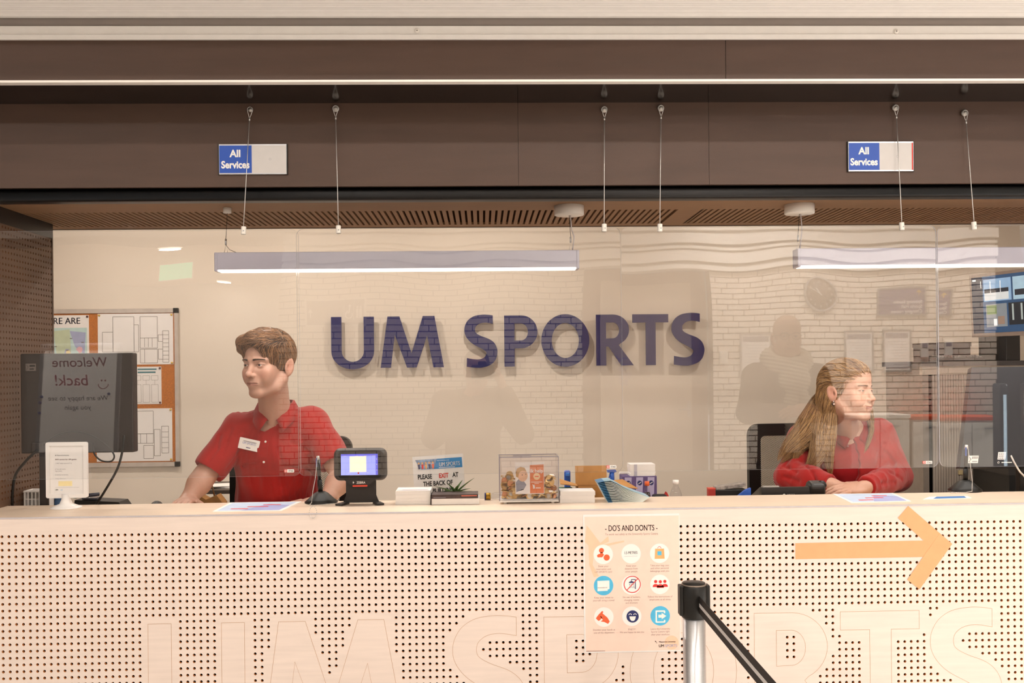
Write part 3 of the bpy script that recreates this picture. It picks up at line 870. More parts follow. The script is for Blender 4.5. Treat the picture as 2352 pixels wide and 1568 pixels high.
for k, (a, b_, c, d_) in enumerate(((1697, 768, 1770, 866), (1941, 762, 2008, 853), (2028, 760, 2092, 852))):
    t, pr, w_, h_ = wallboard('notice_frame', a, b_, c, d_, ['silver framed notice next to the brown door recess', 'silver framed notice on the bricks below the clock', 'silver framed notice beside the white wall thermostat'][k], 'notice', M_paper, M_alu)
    pr.rect(-w_ / 2 + .03, h_ / 2 - .09, w_ / 2 - .03, h_ / 2 - .035, M_ink)
    for i in range(9):
        pr.rect(-w_ / 2 + .04, h_ / 2 - .125 - i * .028, w_ / 2 - .05 - .03 * (i % 3), h_ / 2 - .121 - i * .028, M_ink)
    pr.rect(-w_ / 2 + .03, -h_ / 2 + .035, w_ / 2 - .03, -h_ / 2 + .048, M_ink)
    pr.build('print', t)
# clock, ten past one
cp = refl(1888, 680, DR); cr = 41.5 * DR / F_PX
ck = thing('wall_clock', V(cp.x, Y_BRICK, cp.z), 'round chrome wall clock with brown dial on the brick wall', 'clock')
mb(M_alu).lathe([(cr, 0), (cr * 1.0, .03), (cr * .95, .042), (cr * .88, .03), (cr * .88, .0)], V(cp.x, Y_BRICK, cp.z), (0, 1, 0), 40, caps=False).build('rim', ck)
mb(mat('clock_dial', '6f5d52', 0.5)).lathe([(0, .0), (cr * .9, .0), (cr * .9, .02), (0, .02)], V(cp.x, Y_BRICK, cp.z), (0, 1, 0), 40, caps=False).build('dial', ck)
pr = Print(V(cp.x, Y_BRICK + .0205, cp.z), V(-1, 0, 0), ZU)
for h in range(1, 13):
    a = math.radians(90 - 30 * h)
    pr.text(str(h), cr * .68 * math.cos(a), cr * .68 * math.sin(a) - .012, .036, M_txtw, .01)
for k in range(60):
    a = math.radians(6 * k); pr.line((cr * .83 * math.cos(a), cr * .83 * math.sin(a)), (cr * .87 * math.cos(a), cr * .87 * math.sin(a)), .003, M_txtw)
pr.build('numerals', ck)
for ang, L_, w2, nm in ((60, .66, .010, 'minute_hand'), (36, .42, .014, 'hour_hand')):
    a = math.radians(90 - ang); dd = V(-math.cos(a), 0, math.sin(a))
    mb(M_txtw).tube([V(cp.x, Y_BRICK + .026, cp.z) - dd * .02, V(cp.x, Y_BRICK + .026, cp.z) + dd * cr * L_], [w2 / 2, w2 / 3], 6).build(nm, ck)
# thermostat and switch plate
for px, py, w2, h2, nm, lb in ((2121, 803, 17, 36, 'thermostat', 'white wall thermostat beside the framed notices'), (1659, 821, 19, 28, 'switch_plate', 'white switch plate beside the brown door recess')):
    p = refl(px, py, DR); sw, sh = w2 * DR / F_PX / 2, h2 * DR / F_PX / 2
    t = thing(nm, V(p.x, Y_BRICK, p.z), lb, 'switch')
    mb(M_white).obox((p.x, Y_BRICK + .014, p.z), (sw, .014, sh), None, .006).build('plate', t)
    mb(M_ink if nm == 'thermostat' else M_white).obox((p.x, Y_BRICK + .03, p.z + sh * .45 * (nm == 'thermostat')), (sw * .7, .003, sh * (.25 if nm == 'thermostat' else .7)), None, .001).build('display' if nm == 'thermostat' else 'rocker', t)
# white cupboards with orange top
for k, (pa_, pb_, top, D, mt, lb) in enumerate(((2095, 2252, 953, 9.9, mat('orange_top', 'd9542a', 0.5), 'white cupboard with orange top before the brick wall'), (1955, 2088, 950, 9.9, M_white, 'white cupboard with plain white top before the brick wall'))):
    a, c = refl(pa_, top, D), refl(pb_, top, D)
    Y1 = 2 * Y_PANE - D
    t = thing('cupboard', V((a.x + c.x) / 2, Y1 - .25, 0), lb, 'cupboard')
    mb(M_white).box((a.x, Y1 - .44, 0), (c.x, Y1, a.z - .04)).build('body', t)
    mb(mt).obox(((a.x + c.x) / 2, Y1 - .215, a.z - .02), ((c.x - a.x) / 2 + .01, .235, .02), None, .006).build('top', t)
    for i in range(2):
        w2 = (c.x - a.x) / 2
        dd = mb(M_white).obox((a.x + w2 * (i + .5), Y1 + .009, (a.z - .04) / 2 + .03), (w2 / 2 - .004, .009, (a.z - .04) / 2 - .05), None, .002).build('door', t)
        mb(M_alu).obox((a.x + w2 * (i + .5), Y1 + .024, a.z - .12), (.05, .006, .006), None, .002).build('handle', dd)
# flip chart
D = 8.2
a = refl(88, 790, D); c = refl(272, 790, D); zlo = refl(190, 1045, D).z; zhi = a.z
Y1 = 2 * Y_PANE - D
fcx = (a.x + c.x) / 2
fc = thing('flip_chart', V(fcx, Y1, 0), 'white flip chart with a handwritten welcome back message on a tripod', 'flip chart')
th = math.radians(8)
Rr = V(-1, 0, 0); Un = V(0, -math.sin(th), math.cos(th))
w_, h_ = c.x - a.x, (zhi - zlo) / math.cos(th)
bc = V(fcx, Y1, (zhi + zlo) / 2)
Rm = Matrix((Rr, Un.cross(Rr) * -1, Un)).transposed()
mb(M_alu).obox(bc, (w_ / 2 + .015, .012, h_ / 2 + .015), Matrix((V(1, 0, 0), Un.cross(V(1, 0, 0)), Un)).transposed(), .004).build('board', fc)
nrm = Rr.cross(Un)
mb(M_paper).obox(bc + nrm * .016, (w_ / 2 - .02, .004, h_ / 2 - .02), Matrix((V(1, 0, 0), Un.cross(V(1, 0, 0)), Un)).transposed()).build('paper_pad', fc)
mb(M_alu).obox(bc + nrm * .02 + Un * (h_ / 2 - .015), (w_ / 2, .012, .016), Matrix((V(1, 0, 0), Un.cross(V(1, 0, 0)), Un)).transposed(), .003).build('clamp', fc)
pr = Print(bc + nrm * .0205, Rr, Un)
M_mk = mat('marker_red', 'a04058', 0.7); M_mk2 = mat('marker_dark', '3a3550', 0.7)
pr.text('Welcome', 0.0, h_ / 2 - .18, .115, M_mk, .004, shear=.15); pr.text('back!', .06, h_ / 2 - .34, .135, M_mk, .004, shear=.15)
pr.ring(-.20, h_ / 2 - .33, .038, .045, M_mk, 16, 180, 360); pr.circ(-.215, h_ / 2 - .30, .008, M_mk); pr.circ(-.185, h_ / 2 - .30, .008, M_mk)
pr.text('We are happy to see', 0.0, h_ / 2 - .47, .058, M_mk2, .004, shear=.15); pr.text('you again', 0, h_ / 2 - .55, .058, M_mk2, .004, shear=.15)
pr.build('handwriting', fc)
for dx, dy in ((-.35, .05), (.35, .05), (0, -.5)):
    mb(M_alu).tube([V(fcx + dx * .6, Y1 - .03, zlo + .25), V(fcx + dx, Y1 + dy, 0)], .012).build('leg', fc)
for k, (dx, dz) in enumerate(((.30, .02), (.31, -.03), (.31, -.12), (-.25, .04))):
    mb(mat('magnet_blue', '2c3c80', 0.4)).lathe([(0, 0), (.012, 0), (.012, .008), (0, .009)], bc - Rr * dx * -1 + Un * dz + nrm * .02, nrm, 12, caps=False).build('magnet', fc)

# ------------------------------------------------------------------ clear acrylic screens hanging over the counter
M_acr = clear_mat('clear_acrylic', 1.45)
M_acr_edge = mat('acrylic_edge', 'eef0fa', 0.2, spec=0.6, alpha=0.8)
zp1, zp0 = at(1100, 524, Y_PANE).z, at(1100, 1087, Y_PANE).z
PANES = [(-40, 688, 0.0, 0), (684, 1427, -0.007, 1), (1429, 2153, 0.0, 2), (2158, 2890, -0.007, 3)]
plab = ['clear acrylic screen hanging before the monitor and the man', 'clear acrylic screen hanging before the blue wall letters', 'clear acrylic screen hanging before the woman', 'clear acrylic screen hanging before the roller-door cabinet']
pang = [0.0, 0.05, 0.0, -0.85]
pane_frame = []
M_sticker_w = mat('sticker_white', 'f6f1ec', 0.5); M_red = mat('sticker_red', 'd23a2c', 0.5)
for k, (pxa, pxb, dy, seed) in enumerate(PANES):
    xa, xb_ = at(pxa, 800, Y_PANE).x, at(pxb, 800, Y_PANE).x
    w_, h_ = xb_ - xa, zp1 - zp0
    cx, cz = (xa + xb_) / 2, (zp0 + zp1) / 2
    t = thing('acrylic_screen', (cx, Y_PANE + dy, zp0), plab[k], 'screen')
    a_ = math.radians(pang[k])
    Rr = V(math.cos(a_), math.sin(a_), 0); Nn = V(-math.sin(a_), math.cos(a_), 0)
    O = V(cx, Y_PANE + dy + (0.004 if k == 3 else 0), cz)
    pane_frame.append((O, Rr, Nn, w_, h_, t))
    # gently wavy sheet: inner grid plus rounded border
    nx, nz, rad, dep = 60, 44, 0.022, 0.005
    def wav(u, v):
        tpx = math.exp(-((v - h_ / 2) / 0.16) ** 2)
        return 0.00022 * math.sin(u * 9.0 + seed * 2.1) * (0.35 + tpx) + 0.00035 * tpx * math.cos(u * 17 + seed) + 0.00010 * math.sin(v * 13 + seed)
    def clampc(u, v):
        # keep grid points inside a rounded rectangle
        ax, av = w_ / 2 - rad, h_ / 2 - rad
        if abs(u) > ax and abs(v) > av:
            dx, dv = abs(u) - ax, abs(v) - av
            L_ = math.hypot(dx, dv); mxx = max(dx, dv)
            if L_ > 1e-9:
                s_ = mxx / L_
                return math.copysign(ax + dx * s_, u), math.copysign(av + dv * s_, v)
        return u, v
    us = sorted(set([-w_ / 2 + w_ * i / nx for i in range(nx + 1)] + [s * (w_ / 2 - rad * q) for s in (-1, 1) for q in (.25, .5, .75, 1)]))
    vs_ = sorted(set([-h_ / 2 + h_ * i / nz for i in range(nz + 1)] + [s * (h_ / 2 - rad * q) for s in (-1, 1) for q in (.25, .5, .75, 1)]))
    for side in (0,):
        vv = []; ff = []
        nu, nv = len(us), len(vs_)
        for d in (0, dep):
            for v in vs_:
                for u in us:
                    u2, v2 = clampc(u, v)
                    vv.append(O + Rr * u2 + ZU * v2 + Nn * (d + wav(u2, v2)))
        for d in (0, 1):
            for j in range(nv - 1):
                for i in range(nu - 1):
                    q = d * nu * nv + j * nu + i
                    ff.append((q, q + 1, q + nu + 1, q + nu) if d == 0 else (q, q + nu, q + nu + 1, q + 1))
        b = mb(M_acr); b.add(vv, ff, True)
        b.use(M_acr_edge)
        bord = [(i, 0) for i in range(nu)] + [(nu - 1, j) for j in range(1, nv)] + [(i, nv - 1) for i in range(nu - 2, -1, -1)] + [(0, j) for j in range(nv - 2, 0, -1)]
        idx = [j * nu + i for i, j in bord]
        m_ = len(idx)
        # separate edge vertices keep the faces' normals clean
        ev = [vv[i] for i in idx] + [vv[nu * nv + i] for i in idx]
        me_faces = [(i, (i + 1) % m_, m_ + (i + 1) % m_, m_ + i) for i in range(m_)]
        sheet = b.build('sheet', t)
        b2 = mb(M_acr_edge); b2.add(ev, me_faces); b2.build('polished_edge', t)
    # sticker near the lower right corner
    q = Print(O - Nn * 0.0006 + Rr * (w_ / 2 - .036) + ZU * (-h_ / 2 + .016), Rr, ZU, 0.0002)
    q.layer(1).poly(rrect(.031, .0095, .002), M_sticker_w); q.layer(2).poly(rrect(.010, .009, .002, cx=-.0105), M_red); q.layer(3).ring(-.0105, 0, .002, .0032, M_txtw, 14); q.text('STAG', .0055, -.0027, .0074, mat('ink_black', '1a1614', .7), .02, sx=.85)
    q.build('sticker', t)

# ------------------------------------------------------------------ suspension cables
CAB = [(575, 252, 559, 524, 0, .007), (771, 249, 777, 524, 1, .0105), (1388, 251, 1388, 518, 1, .0105), (1518, 248, 1516, 517, 2, .0105), (2057, 247, 2072, 514, 2, .0105), (2216, 259, 2238, 512, 3, .0105)]
M_wire = mat('steel_wire', 'd8d4cf', 0.35, metal=0.6)
for k, (xa, ya, xb_, yb_, pi, rr_) in enumerate(CAB):
    p1 = at(xa, ya, Y_F2 - 0.009); O, Rr, Nn, w_, h_, t_ = pane_frame[pi]
    p2 = at(xb_, yb_, O.y); p2.y = O.y + 0.0025
    u = p2.x - O.x; p2.z = zp1
    lab = ['thin steel cable with white clip crossing the sign above the man', 'thin steel cable with white clip holding a clear acrylic screen', 'thin steel cable with white clip holding a clear acrylic screen', 'thin steel cable with white clip holding a clear acrylic screen', 'thin steel cable with white clip crossing the sign with red edge', 'thin steel cable hung from the lowest screw on the fascia'][k]
    t = thing('suspension_cable', p2, lab, 'cable', 'cables holding the acrylic screens')
    s = mb(mat('screw_washer', 'b9b2aa', 0.4, metal=0.5)).lathe([(rr_, 0), (rr_, .0025), (rr_ * .6, .004), (rr_ * .35, .004), (rr_ * .35, .007), (0, .0075)], p1 + V(0, 0.003, 0), (0, -1, 0), 20).cone(p1 + V(0, .002, 0), .003, p1 + V(0, .012, 0), .003, 10).build('screw', t)
    pk = p1 + (p2 - p1).normalized() * 0.030 + V(0, -.004, 0)
    loop = [pk] + [p1 + V(.0085 * math.cos(math.radians(a)), -.0045, .0085 * math.sin(math.radians(a)) - .001) for a in range(-20, 201, 20)] + [pk]
    mb(M_wire).tube(loop, .0009, 6).build('loop', t)
    d = (p2 + V(0, 0, .012) - pk)
    mb(M_wire).tube([pk - d.normalized() * .004, pk + d.normalized() * .006], .0022, 8).build('ferrule', t)
    mb(M_wire).tube([pk, p2 + V(0, 0, .012)], .0013, 6).build('wire', t)
    cdir = d.normalized()
    mb(M_white).lathe([(.0, -.010), (.0075, -.010), (.0078, -.008), (.0078, .013), (.0072, .014), (0, .014)], p2, cdir * -1 * -1, 18, caps=False).build('clip', t)
    mb(M_alu).lathe([(.002, 0), (.002, .002), (0, .0021)], p2 + V(.002, -.0075, -.004), (0, -1, 0), 10).build('grub_screw', t)

# ------------------------------------------------------------------ pendant lamps
M_lampbody = mat('lamp_satin_aluminium', 'bdb9c6', 0.45, metal=0.0, var=0.02)
YL = atz(522, 477, Z_CEIL).y
def pendant(xa, xb_, label, canopies):
    zb_, zt_ = zf(620, YL), zf(577, YL)
    t = thing('pendant_lamp', ((xa + xb_) / 2, YL, zb_), label, 'lamp')
    mb(M_lampbody).obox(((xa + xb_) / 2, YL, (zb_ + zt_) / 2 + .003), ((xb_ - xa) / 2, .028, (zt_ - zb_) / 2 - .003), None, .003).build('housing', t)
    for x, s in ((xa, -1), (xb_, 1)):
        mb(M_lampbody).obox((x + s * .002, YL, (zb_ + zt_) / 2), (.005, .030, (zt_ - zb_) / 2), None, .003).build('end_cap', t)
    mb(mat('lamp_tube', 'fff3e6', 0.4, emit=1.6)).obox(((xa + xb_) / 2, YL, zb_ + .0025), ((xb_ - xa) / 2 - .004, .026, .003)).build('diffuser', t)
    for (px, py, r, h, xw, big) in canopies:
        c = at(px, py, YL)
        mb(M_white).lathe([(r, 0), (r, -h), (r * .97, -h - .002), (0, -h - .002)], V(c.x, YL, Z_CEIL), (0, 0, 1), 32).build('canopy', t)
        top = V(c.x, YL, Z_CEIL - h); low = V(xw, YL, zt_)
        kn = low + V(0, 0, .028)
        mb(M_rubber).tube([top, kn + V(0, 0, .02)], .0009, 6).build('wire', t)
        mb(M_alu).tube([kn + V(0, 0, .02), kn], .003, 8).build('gripper', t)
        mb(M_wire).tube([low + V(-.006, 0, 0), kn, low + V(.006, 0, 0)], .0009, 6).build('hook', t)
        if big:
            mb(mat('clear_cord', 'c8bfc0', 0.3)).tube([top + V(.004, 0, 0), top + V(.008, 0, -.05), kn + V(.012, 0, .02), low + V(.006, 0, 0)], .002, 6).build('cord', t)
        else:
            mb(M_rubber).tube([kn, kn + V(.012, 0, -.016), kn + V(.035, 0, -.026), low + V(.06, 0, .0)], .0009, 6).build('safety_wire', t)
    a = area_light('pendant_light', ((xa + xb_) / 2, YL, zb_ - .004), DESK_LINEAR_W, xb_ - xa, .05, NEUT)
    return t
xl0, xl1 = at(502, 600, YL).x, at(1324, 600, YL).x
pendant(xl0, xl1, 'long slim pendant lamp above the man and the blue letters', [(522, 478, .0135, .016, at(519, 575, YL).x, False), (1307, 470, .050, .030, at(1311, 575, YL).x, True)])
xr0 = at(1831, 590, YL).x
pendant(xr0, xr0 + (xl1 - xl0), 'long slim pendant lamp above the woman', [(1836, 468, .050, .030, at(1833, 565, YL).x, True), (2700, 468, .0135, .016, xr0 + (xl1 - xl0) - .03, False)])

# ------------------------------------------------------------------ signs on the lower fascia
M_sblue = mat('sign_blue', '2352b4', 0.4, var=0.02); M_sgrey = mat('sign_light_grey', 'd2ccc8', 0.35, var=0.02)
for k, (xa, ya, xb_, yb_) in enumerate(((503, 331, 658, 400), (1949, 325, 2098, 393))):
    Ys = Y_F2 - .008
    a, c = at(xa, (ya + yb_) / 2, Ys), at(xb_, (ya + yb_) / 2, Ys)
    zt_, zb_ = at((xa + xb_) / 2, ya, Ys).z, at((xa + xb_) / 2, yb_, Ys).z
    w_, h_ = c.x - a.x, zt_ - zb_
    cx, cz = (a.x + c.x) / 2, (zt_ + zb_) / 2
    t = thing('services_sign', (cx, Y_F2, cz), ['blue and grey All Services sign with plain grey edge', 'blue and grey All Services sign with red right edge'][k], 'sign')
    mb(M_alu).box((a.x, Ys, cz - h_ / 2), (c.x, Y_F2, cz + h_ / 2)).build('holder', t)
    mb(M_rubber).box((a.x - .003, Ys + .002, cz - h_ / 2 - .001), (a.x + .0005, Y_F2, cz + h_ / 2 + .001)).build('end_cap', t)
    mb(M_rubber).box((c.x - .0005, Ys + .002, cz - h_ / 2 - .001), (c.x + .003, Y_F2, cz + h_ / 2 + .001)).build('end_cap', t)
    pr = Print(V(cx, Ys, cz), XR, ZU)
    fx = -w_ / 2 + w_ * (.485 if k == 0 else .475)
    pr.rect(-w_ / 2 + .001, -h_ / 2 + .004, fx, h_ / 2 - .004, M_sblue)
    pr.rect(fx, -h_ / 2 + .004, w_ / 2 - .001, h_ / 2 - .004, M_sgrey)
    if k: pr.layer(2).rect(w_ / 2 - .0055, -h_ / 2 + .004, w_ / 2 - .001, h_ / 2 - .004, M_red)
    pr.layer(2)
    bx = (-w_ / 2 + fx) / 2
    pr.text('All', bx, .0075, .031, M_txtw, .034, sx=.98); pr.text('Services', bx, -.0275, .031, M_txtw, .034, sx=.86)
    pr.ring((fx + w_ / 2) / 2 + .003, 0, .003, .0036, M_ink, 16)
    pr.build('lettering', t)

# ------------------------------------------------------------------ blue wall letters
M_lblue = mat('letter_blue', '151a5e', 0.4, var=0.04)
WL = [('U', 761, 'letter U of the dark blue wall sign'), ('M', 874, 'letter M of the dark blue wall sign'), ('S', 1067, 'dark blue letter S next to the P on the cream wall'), ('P', 1158.5, 'letter P of the dark blue wall sign'), ('O', 1243.5, 'letter O of the dark blue wall sign'), ('R', 1369.5, 'letter R of the dark blue wall sign'), ('T', 1453, 'letter T of the dark blue wall sign'), ('S', 1543, 'dark blue letter S next to the T, last of the wall sign')]
zb_l = at(1180, 841.5, Y_WALL - .04).z
cap_l = 116.5 * Y_WALL / F_PX
for ch, px, lb in WL:
    p = at(px, 800, Y_WALL - .04)
    t = thing('wall_letter', (p.x, Y_WALL, zb_l), lb, 'letter', 'letters of the wall sign')
    b = mb(M_lblue); glyph_mesh_add(b, ch, V(p.x, Y_WALL - .032, zb_l), XR, ZU, V(0, -1, 0), cap_l, .012); b.build('face', t)
    pins = {'U': ((.1, .8), (.73, .8)), 'M': ((.24, .85), (.96, .85)), 'S': ((.3, .95), (.3, .05)), 'P': ((.1, .8), (.1, .15)), 'O': ((.1, .5), (.84, .5)), 'R': ((.1, .8), (.1, .15)), 'T': ((.36, .8), (.36, .1))}[ch]
    for u, v in pins:
        mb(M_alu).cone(V(p.x + u * cap_l, Y_WALL - .032, zb_l + v * cap_l), .004, V(p.x + u * cap_l, Y_WALL + .002, zb_l + v * cap_l), .004, 10).build('standoff', t)
# ------------------------------------------------------------------ poster, arrow, belt post in front of the counter
INK = mat('ink_black', '1a1614', .7); M_inkbr = mat('ink_brown', 'b3948a', .7)
M_peach = mat('poster_peach', 'fbdccb', .6, var=.02); M_peach2 = mat('poster_orange_tint', 'fbcfae', .6, var=.03)
M_orange = mat('print_orange', 'f2683c', .6); M_cyan = mat('print_cyan', '55bfe8', .6); M_pred = mat('print_red', 'e23530', .6); M_pnavy = mat('print_navy', '262c63', .6)
M_tan = mat('print_tan', 'f2b473', .6); M_lorange = mat('tape_orange', 'f2ad7a', .55, var=.03)
Yp = Y_FRONT - .0008
a, c = at(1340.5, 1340, Yp), at(1562, 1335, Yp)
zt_, zb_ = at(1450, 1180, Yp).z, at(1450, 1497, Yp).z
pw_, ph_ = c.x - a.x, zt_ - zb_
pcx, pcz = (a.x + c.x) / 2, (zt_ + zb_) / 2
po = thing('rules_poster', (pcx, Y_FRONT, zb_), 'peach DOs and DONTs poster taped to the perforated counter front', 'poster')
mb(M_paper).box((a.x, Yp - .0006, zb_), (c.x, Yp + .0006, zt_)).build('sheet', po)
q = Print(V(pcx, Yp - .0006, pcz), XR, ZU, .0002)
S = pw_ / 221.5                      # metres per photograph pixel on the poster
PX = lambda px: (px - 1451.3) * S
PY = lambda py: (1338.5 - py) * S
# zoom frame of the poster: (u, v) in the 3.84x crop whose origin is (1320, 1160)
ZX = lambda u: PX(1320 + u / 3.8437); ZY = lambda v: PY(1160 + v / 3.8437)
q.layer(1).rect(ZX(92), ZY(1283), ZX(925), ZY(98), M_peach)
q.layer(2)
q.poly([(ZX(u), ZY(v)) for u, v in ((110, 175), (130, 195), (230, 330), (300, 270), (305, 320), (240, 345), (440, 310), (440, 325), (300, 355), (200, 360), (175, 400), (160, 520), (215, 620), (170, 630), (130, 520), (125, 350), (95, 320))], M_peach2)
q.circ(ZX(850), ZY(1215), 16 * S, M_peach2)
q.layer(3)
q.text("- DO'S AND DON'TS -", ZX(504), ZY(226), 72 / 3.84 * S, INK, .006, sx=.66)
q.text('To work out safely at the University Sports Centre', ZX(506), ZY(263), 26 / 3.84 * S, M_inkbr, .0, sx=.86)
rows = (428, 702, 978); colsu = (254, 500, 751)
caps = [[('Show your', 'reservation and', 'UM SPORTS card'), ('Keep your', 'distance from', 'other people'), ('Take your bag, coat', 'and other personal', 'belongings with you')],
        [('Keep your sweat to', 'yourself, bring a towel'), ('No use of lockers,', 'changing rooms', 'and showers'), ('Follow the instructions of', 'employees at all times')],
        [('Disinfect your hands at', 'one of the dispensers'), ('ENJOY!', 'We are happy to see you'), ('Leave the University', 'Sports Centre right', 'after your workout')]]
z1 = S / 3.8437
for r_ in range(3):
    for c_ in range(3):
        u, v = colsu[c_], rows[r_] + (0 if c_ else 2)
        q.layer(3).circ(ZX(u), ZY(v), 86 * z1, M_cyan if (r_, c_) in ((1, 0), (2, 2)) else M_txtw, 32)
        v0 = (535, 810, 1093)[r_]
        for i, s_ in enumerate(caps[r_][c_]):
            q.text(s_, ZX(u), ZY(v0 + 6 + i * 25), 22 * z1, M_inkbr, .0, sx=.95)
q.layer(4)
def zp(u, v): return (ZX(u), ZY(v))
q.circ(*zp(239, 395), 22 * z1, M_orange); q.poly([zp(*t) for t in ((228, 410), (250, 410), (252, 425), (262, 432), (245, 455), (205, 455), (198, 440), (210, 428), (226, 424))], M_orange); q.circ(*zp(284, 458), 27 * z1, M_orange)
q.text('1.5 METRES', ZX(497), ZY(430), 34 * z1, M_pnavy, .004, sx=.7); q.line(zp(440, 450), zp(556, 450), 1.6 * z1, M_ink)
q.poly([zp(*t) for t in ((712, 388), (790, 388), (795, 476), (708, 476))], M_tan); q.ring(ZX(750), ZY(385), 13 * z1, 17 * z1, M_pred, 14, 0, 180); q.layer(5).rect(ZX(732), ZY(445), ZX(768), ZY(410), M_cyan); q.layer(4)
q.poly([zp(*t) for t in ((200, 662), (306, 660), (306, 735), (290, 738), (290, 750), (200, 752))], M_txtw); q.line(zp(200, 722), zp(286, 722), 3 * z1, M_pred)
q.poly([zp(*t) for t in ((476, 685), (482, 673), (500, 668), (520, 673), (526, 685))], M_pnavy); q.line(zp(500, 670), zp(500, 655), 6 * z1, M_pnavy); q.line(zp(498, 655), zp(535, 655), 6 * z1, M_pnavy); q.line(zp(534, 652), zp(534, 738), 7 * z1, M_pnavy)
for u in (484, 500, 516): q.line(zp(u - 2, 694), zp(u + 3, 706), 4 * z1, M_pnavy); q.line(zp(u + 2, 714), zp(u + 7, 728), 4 * z1, M_pnavy)
q.layer(5); q.ring(ZX(507), ZY(697), 68 * z1, 75 * z1, M_pred, 36); q.line(zp(458, 748), zp(556, 648), 7 * z1, M_pred)
for u, v in ((714, 676), (755, 678), (795, 676)):
    q.circ(*zp(u, v), 14 * z1, M_pred); q.poly([zp(*t) for t in ((u - 27, v + 48), (u - 24, v + 32), (u - 10, v + 22), (u + 10, v + 22), (u + 24, v + 32), (u + 27, v + 48))], M_pred)
q.rect(ZX(724), ZY(732), ZX(786), ZY(715), M_pred)
q.poly([zp(*t) for t in ((183, 990), (205, 960), (240, 925), (250, 935), (225, 970), (240, 985), (215, 1010), (205, 1012))], M_orange); q.poly([zp(*t) for t in ((222, 975), (240, 945), (262, 965), (285, 985), (305, 1020), (290, 1040), (255, 1022), (225, 1018), (245, 1005))], M_orange)
q.circ(*zp(507, 979), 54 * z1, M_pnavy); q.layer(6).poly([zp(*t) for t in ((478, 978), (536, 978), (530, 1003), (518, 1018), (498, 1018), (484, 1003))], M_txtw); q.ring(ZX(486), ZY(966), 9 * z1, 14 * z1, M_txtw, 12, 0, 180); q.ring(ZX(528), ZY(966), 9 * z1, 14 * z1, M_txtw, 12, 0, 180)
q.layer(5).poly([zp(*t) for t in ((710, 930), (790, 930), (796, 936), (796, 955), (783, 955), (783, 943), (722, 943), (722, 1026), (783, 1026), (783, 1014), (796, 1014), (796, 1033), (790, 1038), (715, 1038), (709, 1033))], M_txtw)
q.poly([zp(*t) for t in ((735, 968), (764, 968), (764, 952), (805, 980), (764, 1008), (764, 994), (735, 994))], M_txtw)
for s_, u in (('UM', 735), ): q.text('UM', ZX(735), ZY(1253), 34 * z1, INK, .012, 'LEFT', sx=.95)
q.text('SPORTS', ZX(792), ZY(1253), 34 * z1, mat('print_greyblue', 'a9b0cc', .6), .008, 'LEFT', sx=.9)
q.text('Maastricht University', ZX(738), ZY(1213), 20 * z1, M_inkbr, .01, 'LEFT', sx=.85)
q.poly([zp(*t) for t in ((703, 1195), (713, 1200), (711, 1210), (704, 1205))], INK); q.poly([zp(*t) for t in ((712, 1208), (724, 1216), (716, 1217))], INK)
q.rect(ZX(98), ZY(1279), ZX(262), ZY(1274), M_inkbr)
q.build('print', po)

ar = thing('arrow_marking', at(2000, 1265, Y_FRONT), 'orange tape arrow pointing right on the perforated counter front', 'arrow')
az = lambda u, v: at(1652 + u / 3.36, 1120 + v / 3.36, Y_FRONT - .0005)
for k, pts in enumerate((((588, 427), (1690, 404), (1690, 531), (588, 550)), ((1458, 140), (1797, 432), (1716, 527), (1378, 232)), ((1797, 432), (1545, 782), (1450, 708), (1700, 350)))):
    P3 = [az(*p) for p in pts]
    b = mb(M_lorange)
    dy = V(0, -.0004 * (k + 1), 0)
    b.add([p + dy for p in P3] + [p + dy + V(0, .0005, 0) for p in P3], [(0, 1, 2, 3), (7, 6, 5, 4), (0, 4, 5, 1), (1, 5, 6, 2), (2, 6, 7, 3), (3, 7, 4, 0)])
    b.build('tape_strip', ar)

YS = 2.72
pc = at(1594, 1400, YS)
zhd1, zhd0 = at(1594, 1337, YS).z, at(1594, 1416, YS).z
st = thing('belt_post', (pc.x, YS, 0), 'silver belt barrier post with black head and striped belt', 'barrier post')
mb(M_alu).cone((pc.x, YS, .02), .031, (pc.x, YS, zhd0 + .01), .031, 32).build('pole', st)
mb(M_rubber).lathe([(.16, 0), (.16, .01), (.12, .02), (.04, .03), (.033, .05)], V(pc.x, YS, 0), (0, 0, 1), 40).build('base', st)
hd = mb(M_rubber).lathe([(.0335, 0), (.036, .004), (.036, (zhd1 - zhd0) - .012), (.033, (zhd1 - zhd0) - .006), (.031, (zhd1 - zhd0) - .006), (.031, zhd1 - zhd0), (0, zhd1 - zhd0 + .001)], V(pc.x, YS, zhd0), (0, 0, 1), 32)
hd = hd.build('head', st)
mb(mat('cap_ring', '8a7c70', .35, metal=.6)).lathe([(.0335, zhd1 - zhd0 - .0065), (.0335, zhd1 - zhd0 - .003), (.0312, zhd1 - zhd0 - .003)], V(pc.x, YS, zhd0), (0, 0, 1), 32, caps=False).build('cap_ring', hd)
for sx_ in (-1, 1):
    mb(M_rubber).obox((pc.x + sx_ * .036, YS, (zhd0 + zhd1) / 2), (.006, .016, (zhd1 - zhd0) / 2 - .006), None, .003).build('belt_slot', hd)
zbm = at(1604, 1388, YS - .03).z
xbm = at(1606, 1388, YS - .03).x
b = mb(mat('belt_black', '1f1712', .8, bump=.3, bscale=900)); b2 = mb(mat('belt_white', 'd9d3d0', .8, bump=.3, bscale=900))
hb = .0235
y0_, y1_ = YS - .028, .9
xe = xbm - .02
